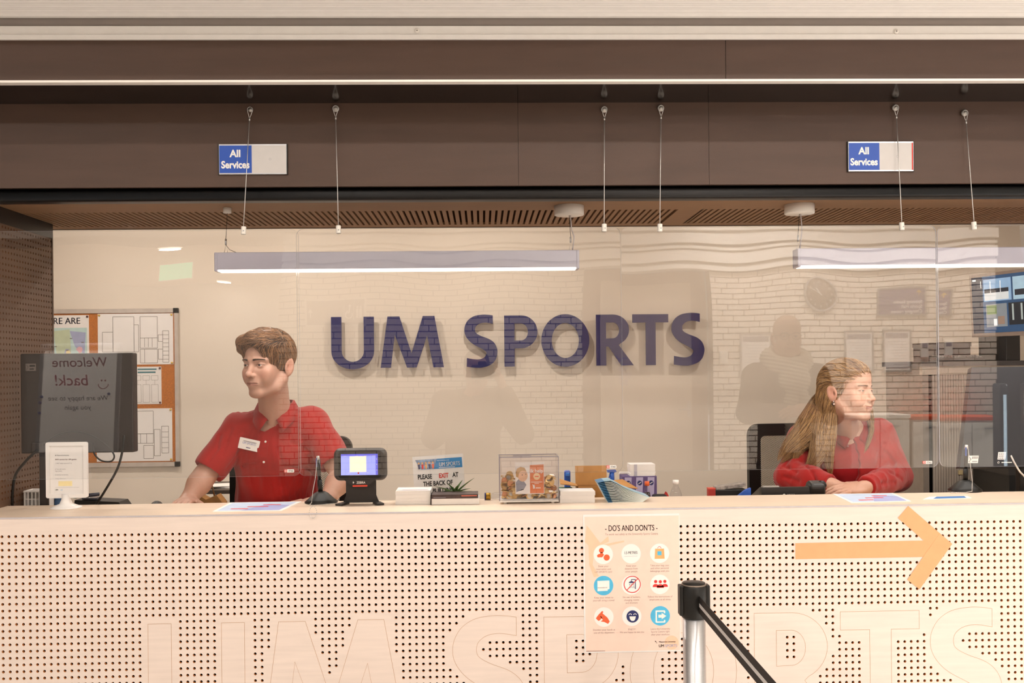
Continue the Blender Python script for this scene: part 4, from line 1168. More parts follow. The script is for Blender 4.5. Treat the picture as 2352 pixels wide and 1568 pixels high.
b.add([(xbm - .0006, y0_, zbm + hb), (xbm - .0006, y0_, zbm - hb), (xe - .0006, y1_, zbm - hb - .012), (xe - .0006, y1_, zbm + hb - .012), (xbm + .0006, y0_, zbm + hb), (xbm + .0006, y0_, zbm - hb), (xe + .0006, y1_, zbm - hb - .012), (xe + .0006, y1_, zbm + hb - .012)], [(0, 1, 2, 3), (4, 7, 6, 5), (0, 3, 7, 4), (1, 5, 6, 2), (0, 4, 5, 1), (3, 2, 6, 7)])
b.build('belt', st)
b2.add([(xbm - .001, y0_, zbm + hb * .22), (xbm - .001, y0_, zbm - hb * .22), (xe - .001, y1_, zbm - hb * .22 - .012), (xe - .001, y1_, zbm + hb * .22 - .012)], [(0, 1, 2, 3)])
b2.build('belt_stripe', st)
xe2, YS2 = xe, y1_ - .03
st2 = thing('belt_post', (xe2, YS2, 0), 'silver belt barrier post receiving the far end of the belt', 'barrier post')
zq0, zq1 = zhd0 - .012, zhd1 - .012
mb(M_alu).cone((xe2, YS2, .02), .031, (xe2, YS2, zq0 + .01), .031, 32).build('pole', st2)
mb(M_rubber).lathe([(.16, 0), (.16, .01), (.12, .02), (.04, .03), (.033, .05)], V(xe2, YS2, 0), (0, 0, 1), 40).build('base', st2)
mb(M_rubber).lathe([(.0335, 0), (.036, .004), (.036, zq1 - zq0 - .012), (.033, zq1 - zq0 - .006), (.031, zq1 - zq0), (0, zq1 - zq0 + .001)], V(xe2, YS2, zq0), (0, 0, 1), 32).build('head', st2)

# ------------------------------------------------------------------ things on the counter
def cz(px, py): return atz(px, py, Z_TOP)
E3 = .0004
# frame stand with guest wifi note
base = cz(152, 1166)
YW = base.y
fs_ = thing('sign_stand', base, 'white pedestal sign frame with a guest wifi note', 'sign stand')
M_wpl = mat('white_plastic', 'f5f0ec', .35, var=.01)
R_ = lambda px: px * YW / F_PX
mb(M_wpl).lathe([(.0, 0), (R_(34), 0), (R_(34), .003), (R_(28), .006), (R_(14), .014), (R_(9.5), .03), (R_(9), .045), (0, .045)], base, (0, 0, 1), 32, caps=False).build('pedestal', fs_)
A, C = at(106, 1080, YW), at(201, 1080, YW)
zt_, zb_ = at(153, 1015, YW).z, at(153, 1143, YW).z
w_, h_ = C.x - A.x, zt_ - zb_
cc = V((A.x + C.x) / 2, YW - .004, (zt_ + zb_) / 2)
mb(M_wpl).ring_prism(rrect(w_, h_, .006, 3), rrect(w_ - .024, h_ - .024, .002, 3), cc, XR, ZU, V(0, 1, 0), .012).build('frame', fs_)
mb(M_paper).obox(cc + V(0, .008, 0), (w_ / 2 - .011, .002, h_ / 2 - .011)).build('note', fs_)
q = Print(cc + V(0, .0058, 0), XR, ZU, .0002)
q.text('WiFi service for UM guests', -.038, .032, .0062, M_mk, .01, 'LEFT'); q.text('Maastricht University', -.032, .046, .0045, M_ink, .01, 'LEFT'); q.poly([(-.038, .047), (-.035, .049), (-.034, .046)], INK)
for i, s_ in enumerate(('1. SMS "today\'s password" to', '', '', '2. You will receive', 'login details', '', '3. Connect to wireless', '', "Today's Password")):
    q.text(s_, -.038, .020 - i * .0062, .0045, M_ink, .0, 'LEFT')
q.rect(-.028, -.052, .016, -.036, mat('note_yellow', 'fbe8b0', .7)); q.rect(-.038, -.0565, .038, -.0561, M_ink); q.text('UM', -.038, -.066, .006, INK, .02, 'LEFT'); q.text('wifi', -.022, -.066, .005, M_cyan, .0, 'LEFT')
q.build('print', fs_)
# flyers lying on the counter
def flyer(corners, label, cols, title):
    P3 = [cz(*c_) for c_ in corners]
    for p in P3: p.y = min(p.y, Y_TOPB - .004)
    c0 = sum(P3, V(0, 0, 0)) / 4
    t = thing('flyer', c0, label, 'flyer')
    b = mb(M_paper); h = .0012
    b.add([p + V(0, 0, -.0002) for p in P3] + [p + V(0, 0, h) for p in P3], [(3, 2, 1, 0), (4, 5, 6, 7), (0, 1, 5, 4), (1, 2, 6, 5), (2, 3, 7, 6), (3, 0, 4, 7)])
    b.build('sheet', t)
    def bl(u, v, l): return P3[0].lerp(P3[1], u).lerp(P3[3].lerp(P3[2], u), v) + V(0, 0, h + l * .0002)
    b = MB()
    for l, poly_, m_ in cols:
        b.use(m_); b.poly([bl(u, v, l) for u, v in poly_])
    if title:
        vs, f_ = text_geo(title, 1.0, .01, 'LEFT', 1.0)
        L_ = max(v[0] for v in vs)
        b.use(INK); b.add([bl(.12 + v[0] / L_ * .82, .84 + v[1] * .08, 2) for v in vs], f_)
    o = b.build('print', t); o['kind'] = 'stuff'
    return t
M_lil = mat('print_lilac', 'a8aed8', .6); M_lbl = mat('print_paleblue', 'c4d3ea', .6)
pk = [(1, [(.05, .05), (.95, .05), (.95, .95), (.05, .95)], M_lbl), (1.5, [(.4, .05), (.95, .05), (.95, .6), (.6, .75)], M_lil), (2, [(.2, .2), (.45, .2), (.45, .27), (.2, .27)], M_pred), (2, [(.38, .42), (.68, .42), (.68, .49), (.38, .49)], M_pred), (2, [(.55, .63), (.8, .63), (.8, .70), (.55, .70)], M_pred)]
flyer([(488, 1175), (646, 1173), (695, 1150), (541, 1148)], 'blue and red membership flyer lying beside the pen stand and the man', pk, None)
flyer([(1955, 1155), (2092, 1151), (2046, 1131), (1905, 1132)], 'blue and red membership flyer lying before the woman', pk, None)
flyer([(2120, 1147), (2232, 1144), (2222, 1139), (2135, 1141)], 'narrow blue flyer lying beneath a pen stand', [(1, [(.2, .1), (.9, .1), (.9, .9), (.2, .9)], mat('print_blue', '3f78b8', .6))], None)

# pen stands with bead chains
def pen_stand(px, py, lean, label, chain):
    base = cz(px, py)
    k = base.y / F_PX
    t = thing('pen_stand', base, label, 'pen stand')
    mb(M_rubber).lathe([(0, 0), (37 * k, 0), (37.5 * k, 3 * k), (30 * k, 9 * k), (16 * k, 22 * k), (9 * k, 26 * k), (0, 26 * k)], base, (0, 0, 1), 32, caps=False).build('base', t)
    top = base + V(lean * k, 0, 108 * k)
    d = (top - base).normalized()
    s0 = base + d * 24 * k
    mb(M_rubber).tube([s0, s0 + d * 28 * k], 5.5 * k, 14).build('holder', t)
    pn = mb(mat('pen_black', '22201f', .3)).tube([s0 + d * 28 * k, base + d * 98 * k], [4 * k, 5.2 * k], 12).build('pen', t)
    mb(mat('pen_clip_blue', '3350a0', .3)).obox(base + d * 92 * k + V(-3 * k, -4.5 * k, 0), (1.8 * k, 1.2 * k, 10 * k), None, .8 * k).build('clip', pn)
    mb(M_wire).tube([base + d * 98 * k, base + d * 107 * k], [4.5 * k, 3.5 * k], 12).build('button', pn)
    # bead chain as small steel balls
    pts = []
    P3 = [base + V(u * k, -abs(v) * k * w_, z_ * k) for u, z_, v, w_ in chain]
    for a_, c_ in zip(P3[:-1], P3[1:]):
        n_ = max(1, int((c_ - a_).length / .0034))
        for i in range(n_): pts.append(a_.lerp(c_, i / n_))
    b = mb(M_wire)
    for p in pts: b.ball(p, .00165, 6, 4)
    o = b.build('bead_chain', t); o['kind'] = 'stuff'
    return t
ch1 = [(-7, 100, 8, 1), (-9, 60, 22, 1), (-13, 28, 38, 1), (-15, 6, 40, 1), (-18, 2, 52, 1), (-10, 2, 56, 1), (10, 2, 50, 1), (37, 3, 38, 1)]
pen_stand(738, 1154, -7, 'black pen stand with bead chain beside the scanner screen', ch1)
ch2 = [(4, 100, 7, 1), (6, 60, 14, 1), (2, 26, 30, 1), (-4, 4, 40, 1), (-20, 2, 44, 1), (-45, 2, 40, 1), (-55, 2, 42, 1), (-40, 2, 46, 1)]
pen_stand(2217, 1127, 4, 'black pen stand with bead chain before the roller-door cabinet', ch2)
# ring of chain hanging over the counter edge
b = mb(M_wire)
rc = at(719, 1176, Y_FRONT - .006)
for i in range(18):
    a_ = 2 * math.pi * i / 18; b.ball(rc + V(.011 * math.cos(a_), 0, .018 * math.sin(a_)), .0016, 6, 4)
tag(b.build('chain_loop', None, rc), 'small loop of silver bead chain hanging over the counter edge', 'chain')

# scanner terminal
base = cz(826, 1158); YK = base.y - .01
k = YK / F_PX
sc_ = thing('scanner_terminal', base, 'black customer scanner terminal with lit blue screen on the counter', 'terminal')
A, C = at(765, 1068, YK), at(888, 1068, YK)
cc = V((A.x + C.x) / 2, YK, at(826, 1067, YK).z)
w_, h_ = C.x - A.x, 75 * k
M_dk = mat('charcoal_plastic', '2c2624', .45, bump=.2, bscale=900)
b = mb(M_dk)
n_ = 9
prv = None
for i in range(n_):                      # cushion-shaped head built from rounded-rectangle slices
    f = i / (n_ - 1); ins = .010 * (1 - math.sin(math.pi * min(1, max(0, .08 + .84 * f)))) 
    ring = [cc + XR * p[0] + ZU * p[1] + YF * (-.004 + .05 * f) for p in rrect(w_ - 2 * ins, h_ - 2 * ins, .022 - ins * .3, 6)]
    bs = len(b.v); b.v.extend([tuple(p) for p in ring])
    m_ = len(ring)
    if prv is not None:
        for j in range(m_):
            b.f.append((prv + j, prv + (j + 1) % m_, bs + (j + 1) % m_, bs + j)); b.m.append(0); b.sm.append(True)
    else:
        b.f.append(tuple(range(bs, bs + m_))); b.m.append(0); b.sm.append(False)
    prv = bs
b.f.append(tuple(range(prv + m_ - 1, prv - 1, -1))); b.m.append(0); b.sm.append(False)
hd = b.build('head', sc_)
mb(mat('black_glass', '0d0b0b', .15)).prism(rrect(w_ * .80, h_ * .80, .010, 5), cc + V(.0, -.0052, 0), XR, ZU, YF, .002).build('bezel', hd)
scx, scz = at(826, 1066, YK).x - cc.x, at(826, 1066, YK).z - cc.z
q = Print(cc + V(0, -.0053, 0), XR, ZU, .0003)
M_scr = mat('screen_blue', '8f98e8', .4, emit=.9); M_scr2 = mat('screen_cream', 'ffe6bd', .4, emit=1.0); M_scr3 = mat('screen_violet', '5a5ad0', .4, emit=.8)
q.rect(scx - 42 * k, scz - 24 * k, scx + 42 * k, scz + 24 * k, M_scr); q.layer(2).rect(scx - 42 * k, scz + 20 * k, scx + 42 * k, scz + 24 * k, M_scr3); q.rect(scx + 37 * k, scz - 24 * k, scx + 42 * k, scz + 20 * k, M_scr3)
q.rect(scx - 22 * k, scz - 17 * k, scx + 15.5 * k, scz + 18.5 * k, M_scr2)
q.layer(3)
for x_ in (-36, -10, 10, 30): q.rect(scx + x_ * k, scz + 19 * k, scx + (x_ + 7) * k, scz + 20 * k, M_txtw)
for x_ in (-26, 16): q.rect(scx + x_ * k, scz - 19.5 * k, scx + (x_ + 6) * k, scz - 18.5 * k, M_txtw)
q.circ(scx - 2.5 * k, scz - 19.5 * k, 2 * k, M_pred); 
for z_ in (12, 0, -13): q.circ(scx + 39.5 * k, scz + z_ * k, 1 * k, M_txtw)
q.build('screen', hd)
b = mb(M_black)
for i in range(9):
    for j in range(3): b.lathe([(0, 0), (.0011, 0)], cc + V(.0 + i * .0062, -.0042 - .0, h_ / 2 - .007 - j * .0052), (0, -1, 0), 6, caps=False)
o = b.build('speaker_holes', hd); o['kind'] = 'stuff'
zn0, zn1 = at(826, 1118, YK).z, cc.z - h_ / 2 + .006
mb(M_dk).prism([(-.052, zn1 - cc.z), (-.030, zn0 - cc.z + .006), (-.022, zn0 - cc.z), (.022, zn0 - cc.z), (.030, zn0 - cc.z + .006), (.052, zn1 - cc.z)], cc + V(0, -.002, 0), XR, ZU, YF, .03).build('neck', sc_)
mb(mat('scan_red', 'd0402a', .3, emit=.5)).obox(V(cc.x, YK - .003, zn0 + .004), (.024, .003, .0025), None, .002).build('scan_window', sc_)
q = Print(V(cc.x, YK - .0022, zn0 + .011), XR, ZU, .0003); q.text('ZEBRA', .003, 0, .0105, M_txtw, .02, sx=.9); q.poly([(-.022, 0), (-.018, .004), (-.022, .008), (-.0235, .004)], M_txtw); q.build('logo', sc_)
zq = base.z
mb(M_dk).prism([(-.049, zn1 - zq - .005), (-.049, .028), (-.056, .010), (-.060, .004), (.060, .004), (.056, .010), (.049, .028), (.049, zn1 - zq - .005)], V(cc.x, YK + .024, zq), XR, ZU, YF, .006).build('stand_plate', sc_)
for s_ in (-1, 1):
    mb(M_dk).obox(V(cc.x + s_ * .058, YK + .004, zq + .0035), (.013, .026, .0035), rotz(s_ * .35), .002).build('foot', sc_)

# paper stacks and books
def stack(name, px0, px1, pyt, pyb, Y, dep, label, cat, n, m, top=None, rz=0.0, zb=Z_TOP):
    A, C = at(px0, pyb, Y), at(px1, pyb, Y)
    zt_ = at((px0 + px1) / 2, pyt, Y).z
    cx = (A.x + C.x) / 2; w_ = C.x - A.x
    t = thing(name, (cx, Y + dep / 2, zb), label, cat)
    h = (zt_ - zb) / n
    for i in range(n):
        r_ = rotz(rz + random.uniform(-.02, .02))
        mb(m).obox((cx + random.uniform(-.001, .001), Y + dep / 2, zb + h * (i + .5)), (w_ / 2, dep / 2, h / 2 * .985), r_).build('sheaf', t)
    if top is not None:
        mb(top).obox((cx, Y + dep / 2, zt_ + .0008), (w_ / 2, dep / 2, .0008), rotz(rz)).build('top_sheet', t)
    return t, cx, w_, zt_
t, cx, w_, zt_ = stack('paper_stack', 909, 989, 1128, 1155, 3.215, .10, 'white paper stack with blue lettered top beside the aloe', 'paper stack', 4, M_paper, M_txtw)
q = Print(V(cx, 3.22, zt_ + .0017), XR, YF, .0002); q.rect(-w_ / 2 + .005, .01, w_ / 2 - .005, .013, M_sblue); q.rect(-w_ / 2 + .02, .02, w_ / 2 - .01, .024, M_pred); q.build('print', t)
A, C = at(990, 1156, 3.20), at(1101, 1156, 3.20)
bk = thing('book', (A.x, 3.2, Z_TOP), 'thick dark covered brochure book lying below the aloe', 'book')
zt_ = at(1045, 1131, 3.20).z
mb(M_paper).box((A.x + .002, 3.202, Z_TOP + .001), (C.x, 3.285, Z_TOP + (zt_ - Z_TOP) * .52)).build('pages', bk)
M_cov = mat('magazine_cover', '4a3a38', .35, var=.35, nscale=40)
b = mb(M_cov); b.box((A.x, 3.2, Z_TOP + (zt_ - Z_TOP) * .52), (C.x - .004, 3.285, zt_ - .006)); b.box((A.x, 3.2, Z_TOP), (A.x + .002, 3.285, zt_ - .006)); b.build('cover', bk)
q = Print(V((A.x + C.x) / 2, 3.1995, Z_TOP + (zt_ - Z_TOP) * .62), XR, ZU, .0002); q.rect(.02, .003, .07, .006, mat('print_salmon', 'e07a62', .6)); q.rect(-.07, -.001, -.03, .001, M_ink); q.build('print', bk)
# aloe
ap = at(1046, 1128, 3.325); ap.z = Z_TOP
al = thing('aloe_plant', ap, 'small potted aloe with pointed green leaves on the counter', 'plant')
mb(mat('pot_grey', 'b9aca2', .6)).lathe([(0, 0), (.012, 0), (.016, .028), (.017, .030), (.014, .030), (.013, .026), (0, .026)], V(ap.x, 3.305, Z_TOP), (0, 0, 1), 20, caps=False).build('pot', al)
M_leaf2 = mat('aloe_green', '4c6a2e', .4, var=.25, nscale=60, stretch=(1, 1, .4))
ctr = V(ap.x, 3.305, Z_TOP + .024)
for tx, tz, ty in ((58, 44, -.01), (-22, 30, -.02), (-62, 20, 0), (-40, 10, -.03), (46, 16, -.03), (64, 4, .0), (10, 26, -.03), (22, 36, .015), (-8, 14, -.035)):
    k = 3.3 / F_PX
    tip = ctr + V(tx * k * .78, ty, tz * k * .82)
    mid = ctr.lerp(tip, .5) + V(0, 0, .006)
    pts = []; N_ = 8
    b = mb(M_leaf2)
    for i in range(N_ + 1):
        f = i / N_
        p = ctr * (1 - f) ** 2 + mid * 2 * f * (1 - f) + tip * f * f
        pts.append(p)
    dirn = (tip - ctr).normalized(); side = dirn.cross(V(0, 0, 1)).normalized() if abs(dirn.z) < .95 else XR
    nrm = side.cross(dirn).normalized()
    vs = []
    for i, p in enumerate(pts):
        f = i / N_; wd = .0098 * (1 - f) ** .8 * (1 if f > .1 else .8) + .0003
        vs += [p - side * wd + nrm * wd * .35, p - nrm * wd * .35, p + side * wd + nrm * wd * .35, p + nrm * wd * .05]
    fs = []
    for i in range(N_):
        for j in range(4): fs.append((i * 4 + j, i * 4 + (j + 1) % 4, i * 4 + 4 + (j + 1) % 4, i * 4 + 4 + j))
    b.add(vs, fs, True); b.build('leaf', al)
# exit notice board
YB_ = 3.375
tl, tr, bl_, br_ = at(947, 1049, YB_), at(1063, 1041, YB_), at(953, 1148, YB_), at(1073, 1148, YB_)
cc = (tl + tr) / 2
R3 = (tr - tl).normalized(); U3 = V(0, .10, 1).normalized(); N3 = R3.cross(U3).normalized(); U3 = N3.cross(R3).normalized()
w_ = (tr - tl).length
nb_ = thing('exit_notice', V(cc.x, YB_ - .012, Z_DESK), 'white notice asking visitors to exit at the back of the building', 'notice')
top_c = cc
hgt = (top_c.z - Z_DESK) / U3.z - .004
mb(M_paper).prism([(-w_ / 2, -hgt), (w_ / 2, -hgt), (w_ / 2, 0), (-w_ / 2, 0)], top_c, R3, U3, N3 * -1, .003).build('board', nb_)
k = YB_ / F_PX
q = Print(top_c, R3, U3, .0003)
M_ban = mat('banner_blue', '1f86c6', .5, var=.02); M_pic = mat('banner_photo', '8aa0c0', .6, var=.5, nscale=120)
q.poly([(-52 * k, -8 * k), (55 * k, -8 * k), (55 * k, -31 * k), (-40 * k, -31 * k)], M_ban)
q.layer(2).poly([(-52 * k, -8 * k), (-2 * k, -8 * k), (-12 * k, -31 * k), (-40 * k, -31 * k)], M_pic)
q.layer(3)
for i, c_ in enumerate((M_pnavy, M_pred, M_tan, M_pnavy, M_orange)):
    u = -44 + i * 8
    q.circ(u * k, -16 * k, 2.2 * k, M_tan); q.poly([((u - 3) * k, -19 * k), ((u + 3) * k, -19 * k), ((u + 2) * k, -29 * k), ((u - 1) * k, -30 * k)], c_)
q.text('UM SPORTS', 26 * k, -26 * k, 13.5 * k, M_txtw, .012, sx=.68); q.rect(1 * k, -29.4 * k, 38 * k, -28.2 * k, M_txtw); q.text('Maastricht University', 12 * k, -13.5 * k, 3.2 * k, M_txtw, .0)
M_exr = mat('print_exit_red', 'd8402e', .6)
yb = -52
q.text('PLEASE', -32 * k, yb * k, 14.5 * k, INK, .032, sx=.72); q.text('EXIT', 11 * k, yb * k, 14.5 * k, M_exr, .032, sx=.74); q.text('AT', 38 * k, yb * k, 14.5 * k, INK, .032, sx=.72)
q.text('THE BACK OF', -3 * k, (yb - 16.5) * k, 14.5 * k, INK, .032, sx=.74); q.text('THE BUILDING', -3 * k, (yb - 33) * k, 14.5 * k, INK, .032, sx=.74)
q.build('print', nb_)
# lying glue bottle
p = cz(1130, 1150); p.y = 3.30
gb = thing('glue_bottle', p, 'small clear bottle with gold cap lying beside the coin box', 'bottle')
ax = V(1, .02, 0).normalized(); s0 = at(1113, 1140, 3.31); s0.z = Z_TOP + .0123
M_clear = clear_round('clear_plastic', (.95, .95, .96))
mb(mat('cap_gold', 'b58a2a', .35, metal=.5)).lathe([(0, .004), (.0115, .004), (.0115, .020), (0, .020)], s0, ax, 18, caps=False).build('cap', gb)
mb(mat('cap_navy', '2a2f70', .4)).lathe([(0, 0), (.0122, 0), (.0122, .004), (0, .004)], s0, ax, 18, caps=False).build('cap_ring', gb)
mb(M_clear).lathe([(.006, .020), (.010, .024), (.0125, .034), (.0125, .075), (.009, .078), (0, .078)], s0, ax, 18, caps=False).build('body', gb)

# ------------------------------------------------------------------ coin collection box
YC = 3.20
A, C = at(1147, 1100, YC), at(1283, 1100, YC)
zb_ = Z_TOP + .010; zt_ = at(1215, 1049, YC).z
w_ = C.x - A.x; cx = (A.x + C.x) / 2; dpt = .095
cb = thing('donation_box', (cx, YC + dpt / 2, Z_TOP), 'clear acrylic donation box full of coins with an orange ik help card', 'donation box')
mb(M_txtw).obox((cx, YC + dpt / 2, zb_), (w_ / 2, dpt / 2, .0045), None, .001).build('base', cb)
for sx_ in (-1, 1):
    for sy in (0, 1):
        mb(M_txtw).cone((cx + sx_ * (w_ / 2 - .018), YC + .015 + sy * (dpt - .03), Z_TOP), .006, (cx + sx_ * (w_ / 2 - .018), YC + .015 + sy * (dpt - .03), zb_), .006, 12).build('foot', cb)
M_box = clear_round('box_acrylic', (.98, .97, .98), .04)
M_bedge = mat('box_edge_violet', '8d8494', .3)
th = .003
for nm, lo, hi in (('front_wall', (A.x, YC, zb_), (C.x, YC + th, zt_)), ('rear_wall', (A.x, YC + dpt - th, zb_), (C.x, YC + dpt, zt_)), ('side_wall', (A.x, YC, zb_), (A.x + th, YC + dpt, zt_)), ('side_wall', (C.x - th, YC, zb_), (C.x, YC + dpt, zt_)), ('lid', (A.x, YC, zt_ - th), (C.x, YC + dpt, zt_))):
    mb(M_box).box(lo, hi).build(nm, cb)
b = mb(M_bedge)
for x_ in (A.x, C.x): b.tube([(x_, YC, zb_), (x_, YC, zt_)], .0011, 6)
b.tube([(A.x, YC, zt_), (C.x, YC, zt_)], .0011, 6).tube([(A.x, YC + dpt, zt_), (C.x, YC + dpt, zt_)], .0011, 6)
for x_ in (A.x, C.x): b.tube([(x_, YC, zt_), (x_, YC + dpt, zt_)], .0011, 6)
b.obox((cx - .02, YC + dpt / 2, zt_), (.03, .003, .0012)).build('edges', cb)
# card inside
kk = YC / F_PX
cardc = V(cx, YC + .0065, 0)
fx = lambda u: at(1080 + u / 5.345, 1100, YC).x; fz = lambda v: at(1215, 1020 + v / 5.345, YC).z
cd = thing('donation_card', V(fx(720), YC + .008, fz(600)), 'orange ik help card with a child picture inside the donation box', 'card')
mb(M_txtw).box((fx(555), YC + .0065, fz(612)), (fx(910), YC + .0075, fz(222))).build('sheet', cd)
q = Print(V(0, YC + .0065, 0), XR, ZU, .0002)
q.poly([(fx(u), fz(v)) for u, v in ((735, 258), (905, 250), (905, 605), (735, 605))], mat('card_orange', 'e8824a', .5))
q.poly([(fx(u), fz(v)) for u, v in ((590, 600), (620, 560), (690, 540), (735, 545), (735, 605))], M_txtw)
M_skinp = mat('print_skin', 'f0c3a0', .6); M_hairp = mat('print_hair', 'c99a5c', .6); M_shp = mat('print_shirt', '9a9ca8', .6)
q.poly([(fx(u), fz(v)) for u, v in ((560, 470), (600, 420), (660, 455), (690, 500), (655, 560), (600, 575), (565, 590))], M_shp)
q.layer(2).circ(fx(645), fz(385), 62 / 5.345 * kk, M_skinp, 24, 75 / 5.345 * kk)
q.layer(3).poly([(fx(u), fz(v)) for u, v in ((560, 350), (575, 300), (620, 278), (670, 290), (690, 330), (640, 325), (600, 350), (590, 410), (565, 400))], M_hairp); q.circ(fx(640), fz(378), 6 / 5.345 * kk, INK); q.circ(fx(684), fz(368), 5 / 5.345 * kk, INK)
q.layer(2); q.text('ik help', fx(818), fz(350), 62 / 5.345 * kk, M_txtw, .02, sx=.95); q.circ(fx(818), fz(398), 42 / 5.345 * kk, mat('card_cream', 'ffdcae', .5)); q.layer(3).rect(fx(795), fz(404), fx(842), fz(392), M_orange); q.layer(2)
q.rect(fx(748), fz(470), fx(885), fz(463), M_txtw); q.rect(fx(790), fz(486), fx(845), fz(481), M_txtw); q.poly([(fx(u), fz(v)) for u, v in ((775, 550), (770, 510), (760, 490), (785, 505), (790, 495), (795, 545))], M_txtw); q.rect(fx(805), fz(545), fx(865), fz(535), M_txtw)
q.build('print', cd)
# coins
M_c1 = mat('coin_gold', 'd6b070', .32, metal=.6, var=.2); M_c2 = mat('coin_copper', 'c98a5e', .35, metal=.6, var=.2); M_c3 = mat('coin_silver', 'd2c8b8', .3, metal=.6, var=.15)
def coin_mesh(m_, m2, r):
    b = mb(m_); b.lathe([(0, .0008), (r * .86, .0008), (r * .88, .0011), (r, .0011), (r, -.0011), (r * .88, -.0011), (r * .86, -.0008), (0, -.0008)], (0, 0, 0), (0, 0, 1), 18, False, False)
    if m2: b.use(m2).lathe([(0, .0012), (r * .62, .0012), (r * .62, -.0012), (0, -.0012)], (0, 0, 0), (0, 0, 1), 16, False, False)
    return b.mesh('coin')
CM = [coin_mesh(M_c1, None, .0115), coin_mesh(M_c1, None, .0105), coin_mesh(M_c2, None, .010), coin_mesh(M_c2, None, .009), coin_mesh(M_c1, M_c3, .0125)]
CR = [.0115, .0105, .010, .009, .0125]
rnd = random.Random(3)
def heap_top(x):     # pile is higher on both sides of the card
    f = (x - A.x) / w_
    return zb_ + .0045 + (.060 * math.exp(-((f - .16) / .17) ** 2) + .056 * math.exp(-((f - .88) / .2) ** 2) + .022)
coins = 0
for layer in range(2):
    z_ = zb_ + .013
    while z_ < zb_ + .082:
        x_ = A.x + .014 + rnd.uniform(0, .006)
        while x_ < C.x - .014:
            if z_ < heap_top(x_) - .004 and coins < 150 and not (fx(560) - .006 < x_ < fx(905) + .006 and z_ > fz(600) - .004 and layer == 0):
                kd = rnd.choice((0, 0, 1, 1, 4, 4, 2, 3))
                o = link_mesh('coin', CM[kd], None, (x_, YC + .009 + CR[kd] * .55 + layer * .022 + rnd.uniform(0, .006), z_))
                face = rnd.random()
                o.rotation_euler = (math.radians(rnd.uniform(55, 95) if face < .45 else rnd.uniform(-25, 35)), math.radians(rnd.uniform(-35, 35)), rnd.uniform(0, 6.28) if face >= .45 else rnd.uniform(-.5, .5))
                tag(o, 'loose metal coin heaped inside the clear donation box', 'coin', 'coins in the donation box')
                coins += 1
            x_ += .0150 + rnd.uniform(-.002, .003)
        z_ += .0085
b = MB()
for i in range(260):
    m_ = rnd.choice((M_c1, M_c1, M_c3, M_c2)); b.use(m_)
    x_ = rnd.uniform(A.x + .016, C.x - .016); top = heap_top(x_) - .010
    z_ = rnd.uniform(zb_ + .008, max(zb_ + .012, top)); y_ = rnd.uniform(YC + .045, YC + dpt - .018)
    ax_ = V(rnd.uniform(-.5, .5), rnd.uniform(-.5, .5), 1).normalized()
    b.lathe([(0, -.0011), (.0112, -.0011), (.0112, .0011), (0, .0011)], (x_, y_, z_), ax_, 12, False, False)
tag(b.build('coin_heap', None, (cx, YC + .06, zb_)), 'bed of many small coins deep inside the donation box', 'coins', None, 'stuff')

# second paper stack, fanned brochures
t, cx2, w2_, zt2 = stack('paper_stack', 1287, 1367, 1129, 1152, 3.205, .085, 'low white paper stack between the donation box and the fanned brochures', 'paper stack', 3, M_paper, M_txtw)
q = Print(V(cx2, 3.21, zt2 + .0017), XR, YF, .0002); q.rect(-w2_ / 2 + .01, .062, w2_ / 2 - .01, .066, M_lil); q.build('print', t)
fb = thing('brochure_fan', cz(1430, 1150), 'fanned pile of pale blue brochures leaning on the counter', 'brochures')
M_br1 = mat('brochure_cover', '9fc3d4', .4, var=.2, nscale=50); M_br2 = mat('brochure_pages', 'e9f0ec', .6, var=.03); M_br3 = mat('brochure_blue', '3d7fae', .4, var=.15)
NB = 14
for i in range(NB):
    f = i / (NB - 1)
    # profile in X/Z: every brochure rises on the left and droops to the right
    x0_, x1_ = at(1385 - 13 * f + 10 * (1 - f), 1150, 3.22).x, at(1475 + 16 * f, 1150, 3.22).x
    zl = Z_TOP + .002 + .0036 * i + .012 * f; zr = Z_TOP + .001 + .0011 * i
    pts = []
    for j in range(9):
        g = j / 8; hump = math.sin(g * math.pi) * .010 * f + .016 * f * math.exp(-((g - .25) / .2) ** 2)
        pts.append((x0_ + (x1_ - x0_) * g, zl * (1 - g) ** 1.2 + zr * (1 - (1 - g) ** 1.2) + hump))
    b = mb(M_br2 if i < NB - 1 else M_br1)
    vs = []
    for x_, z_ in pts:
        for y_ in (3.205 + .002 * f, 3.295): vs += [(x_, y_, z_ - .0014), (x_, y_, z_)]
    fs = []
    for j in range(8):
        o_ = j * 4
        fs += [(o_ + 1, o_ + 5, o_ + 7, o_ + 3), (o_, o_ + 2, o_ + 6, o_ + 4), (o_, o_ + 4, o_ + 5, o_ + 1), (o_ + 2, o_ + 3, o_ + 7, o_ + 6)]
    fs += [(0, 1, 3, 2), (32, 34, 35, 33)]
    b.add(vs, fs)
    pc_ = b.build('brochure', fb)
    mb(M_br3).add([(pts[0][0] - .0004, 3.204, pts[0][1] - .0015), (pts[1][0], 3.2045 + .002 * f, pts[1][1] - .0013), (pts[1][0], 3.2045 + .002 * f, pts[1][1] + .0003), (pts[0][0] - .0004, 3.204, pts[0][1] + .0003), (pts[0][0], 3.29, pts[0][1] + .0004), (pts[1][0], 3.29, pts[1][1] + .0004)], [(0, 1, 2, 3), (3, 2, 5, 4)]).build('spine', pc_)
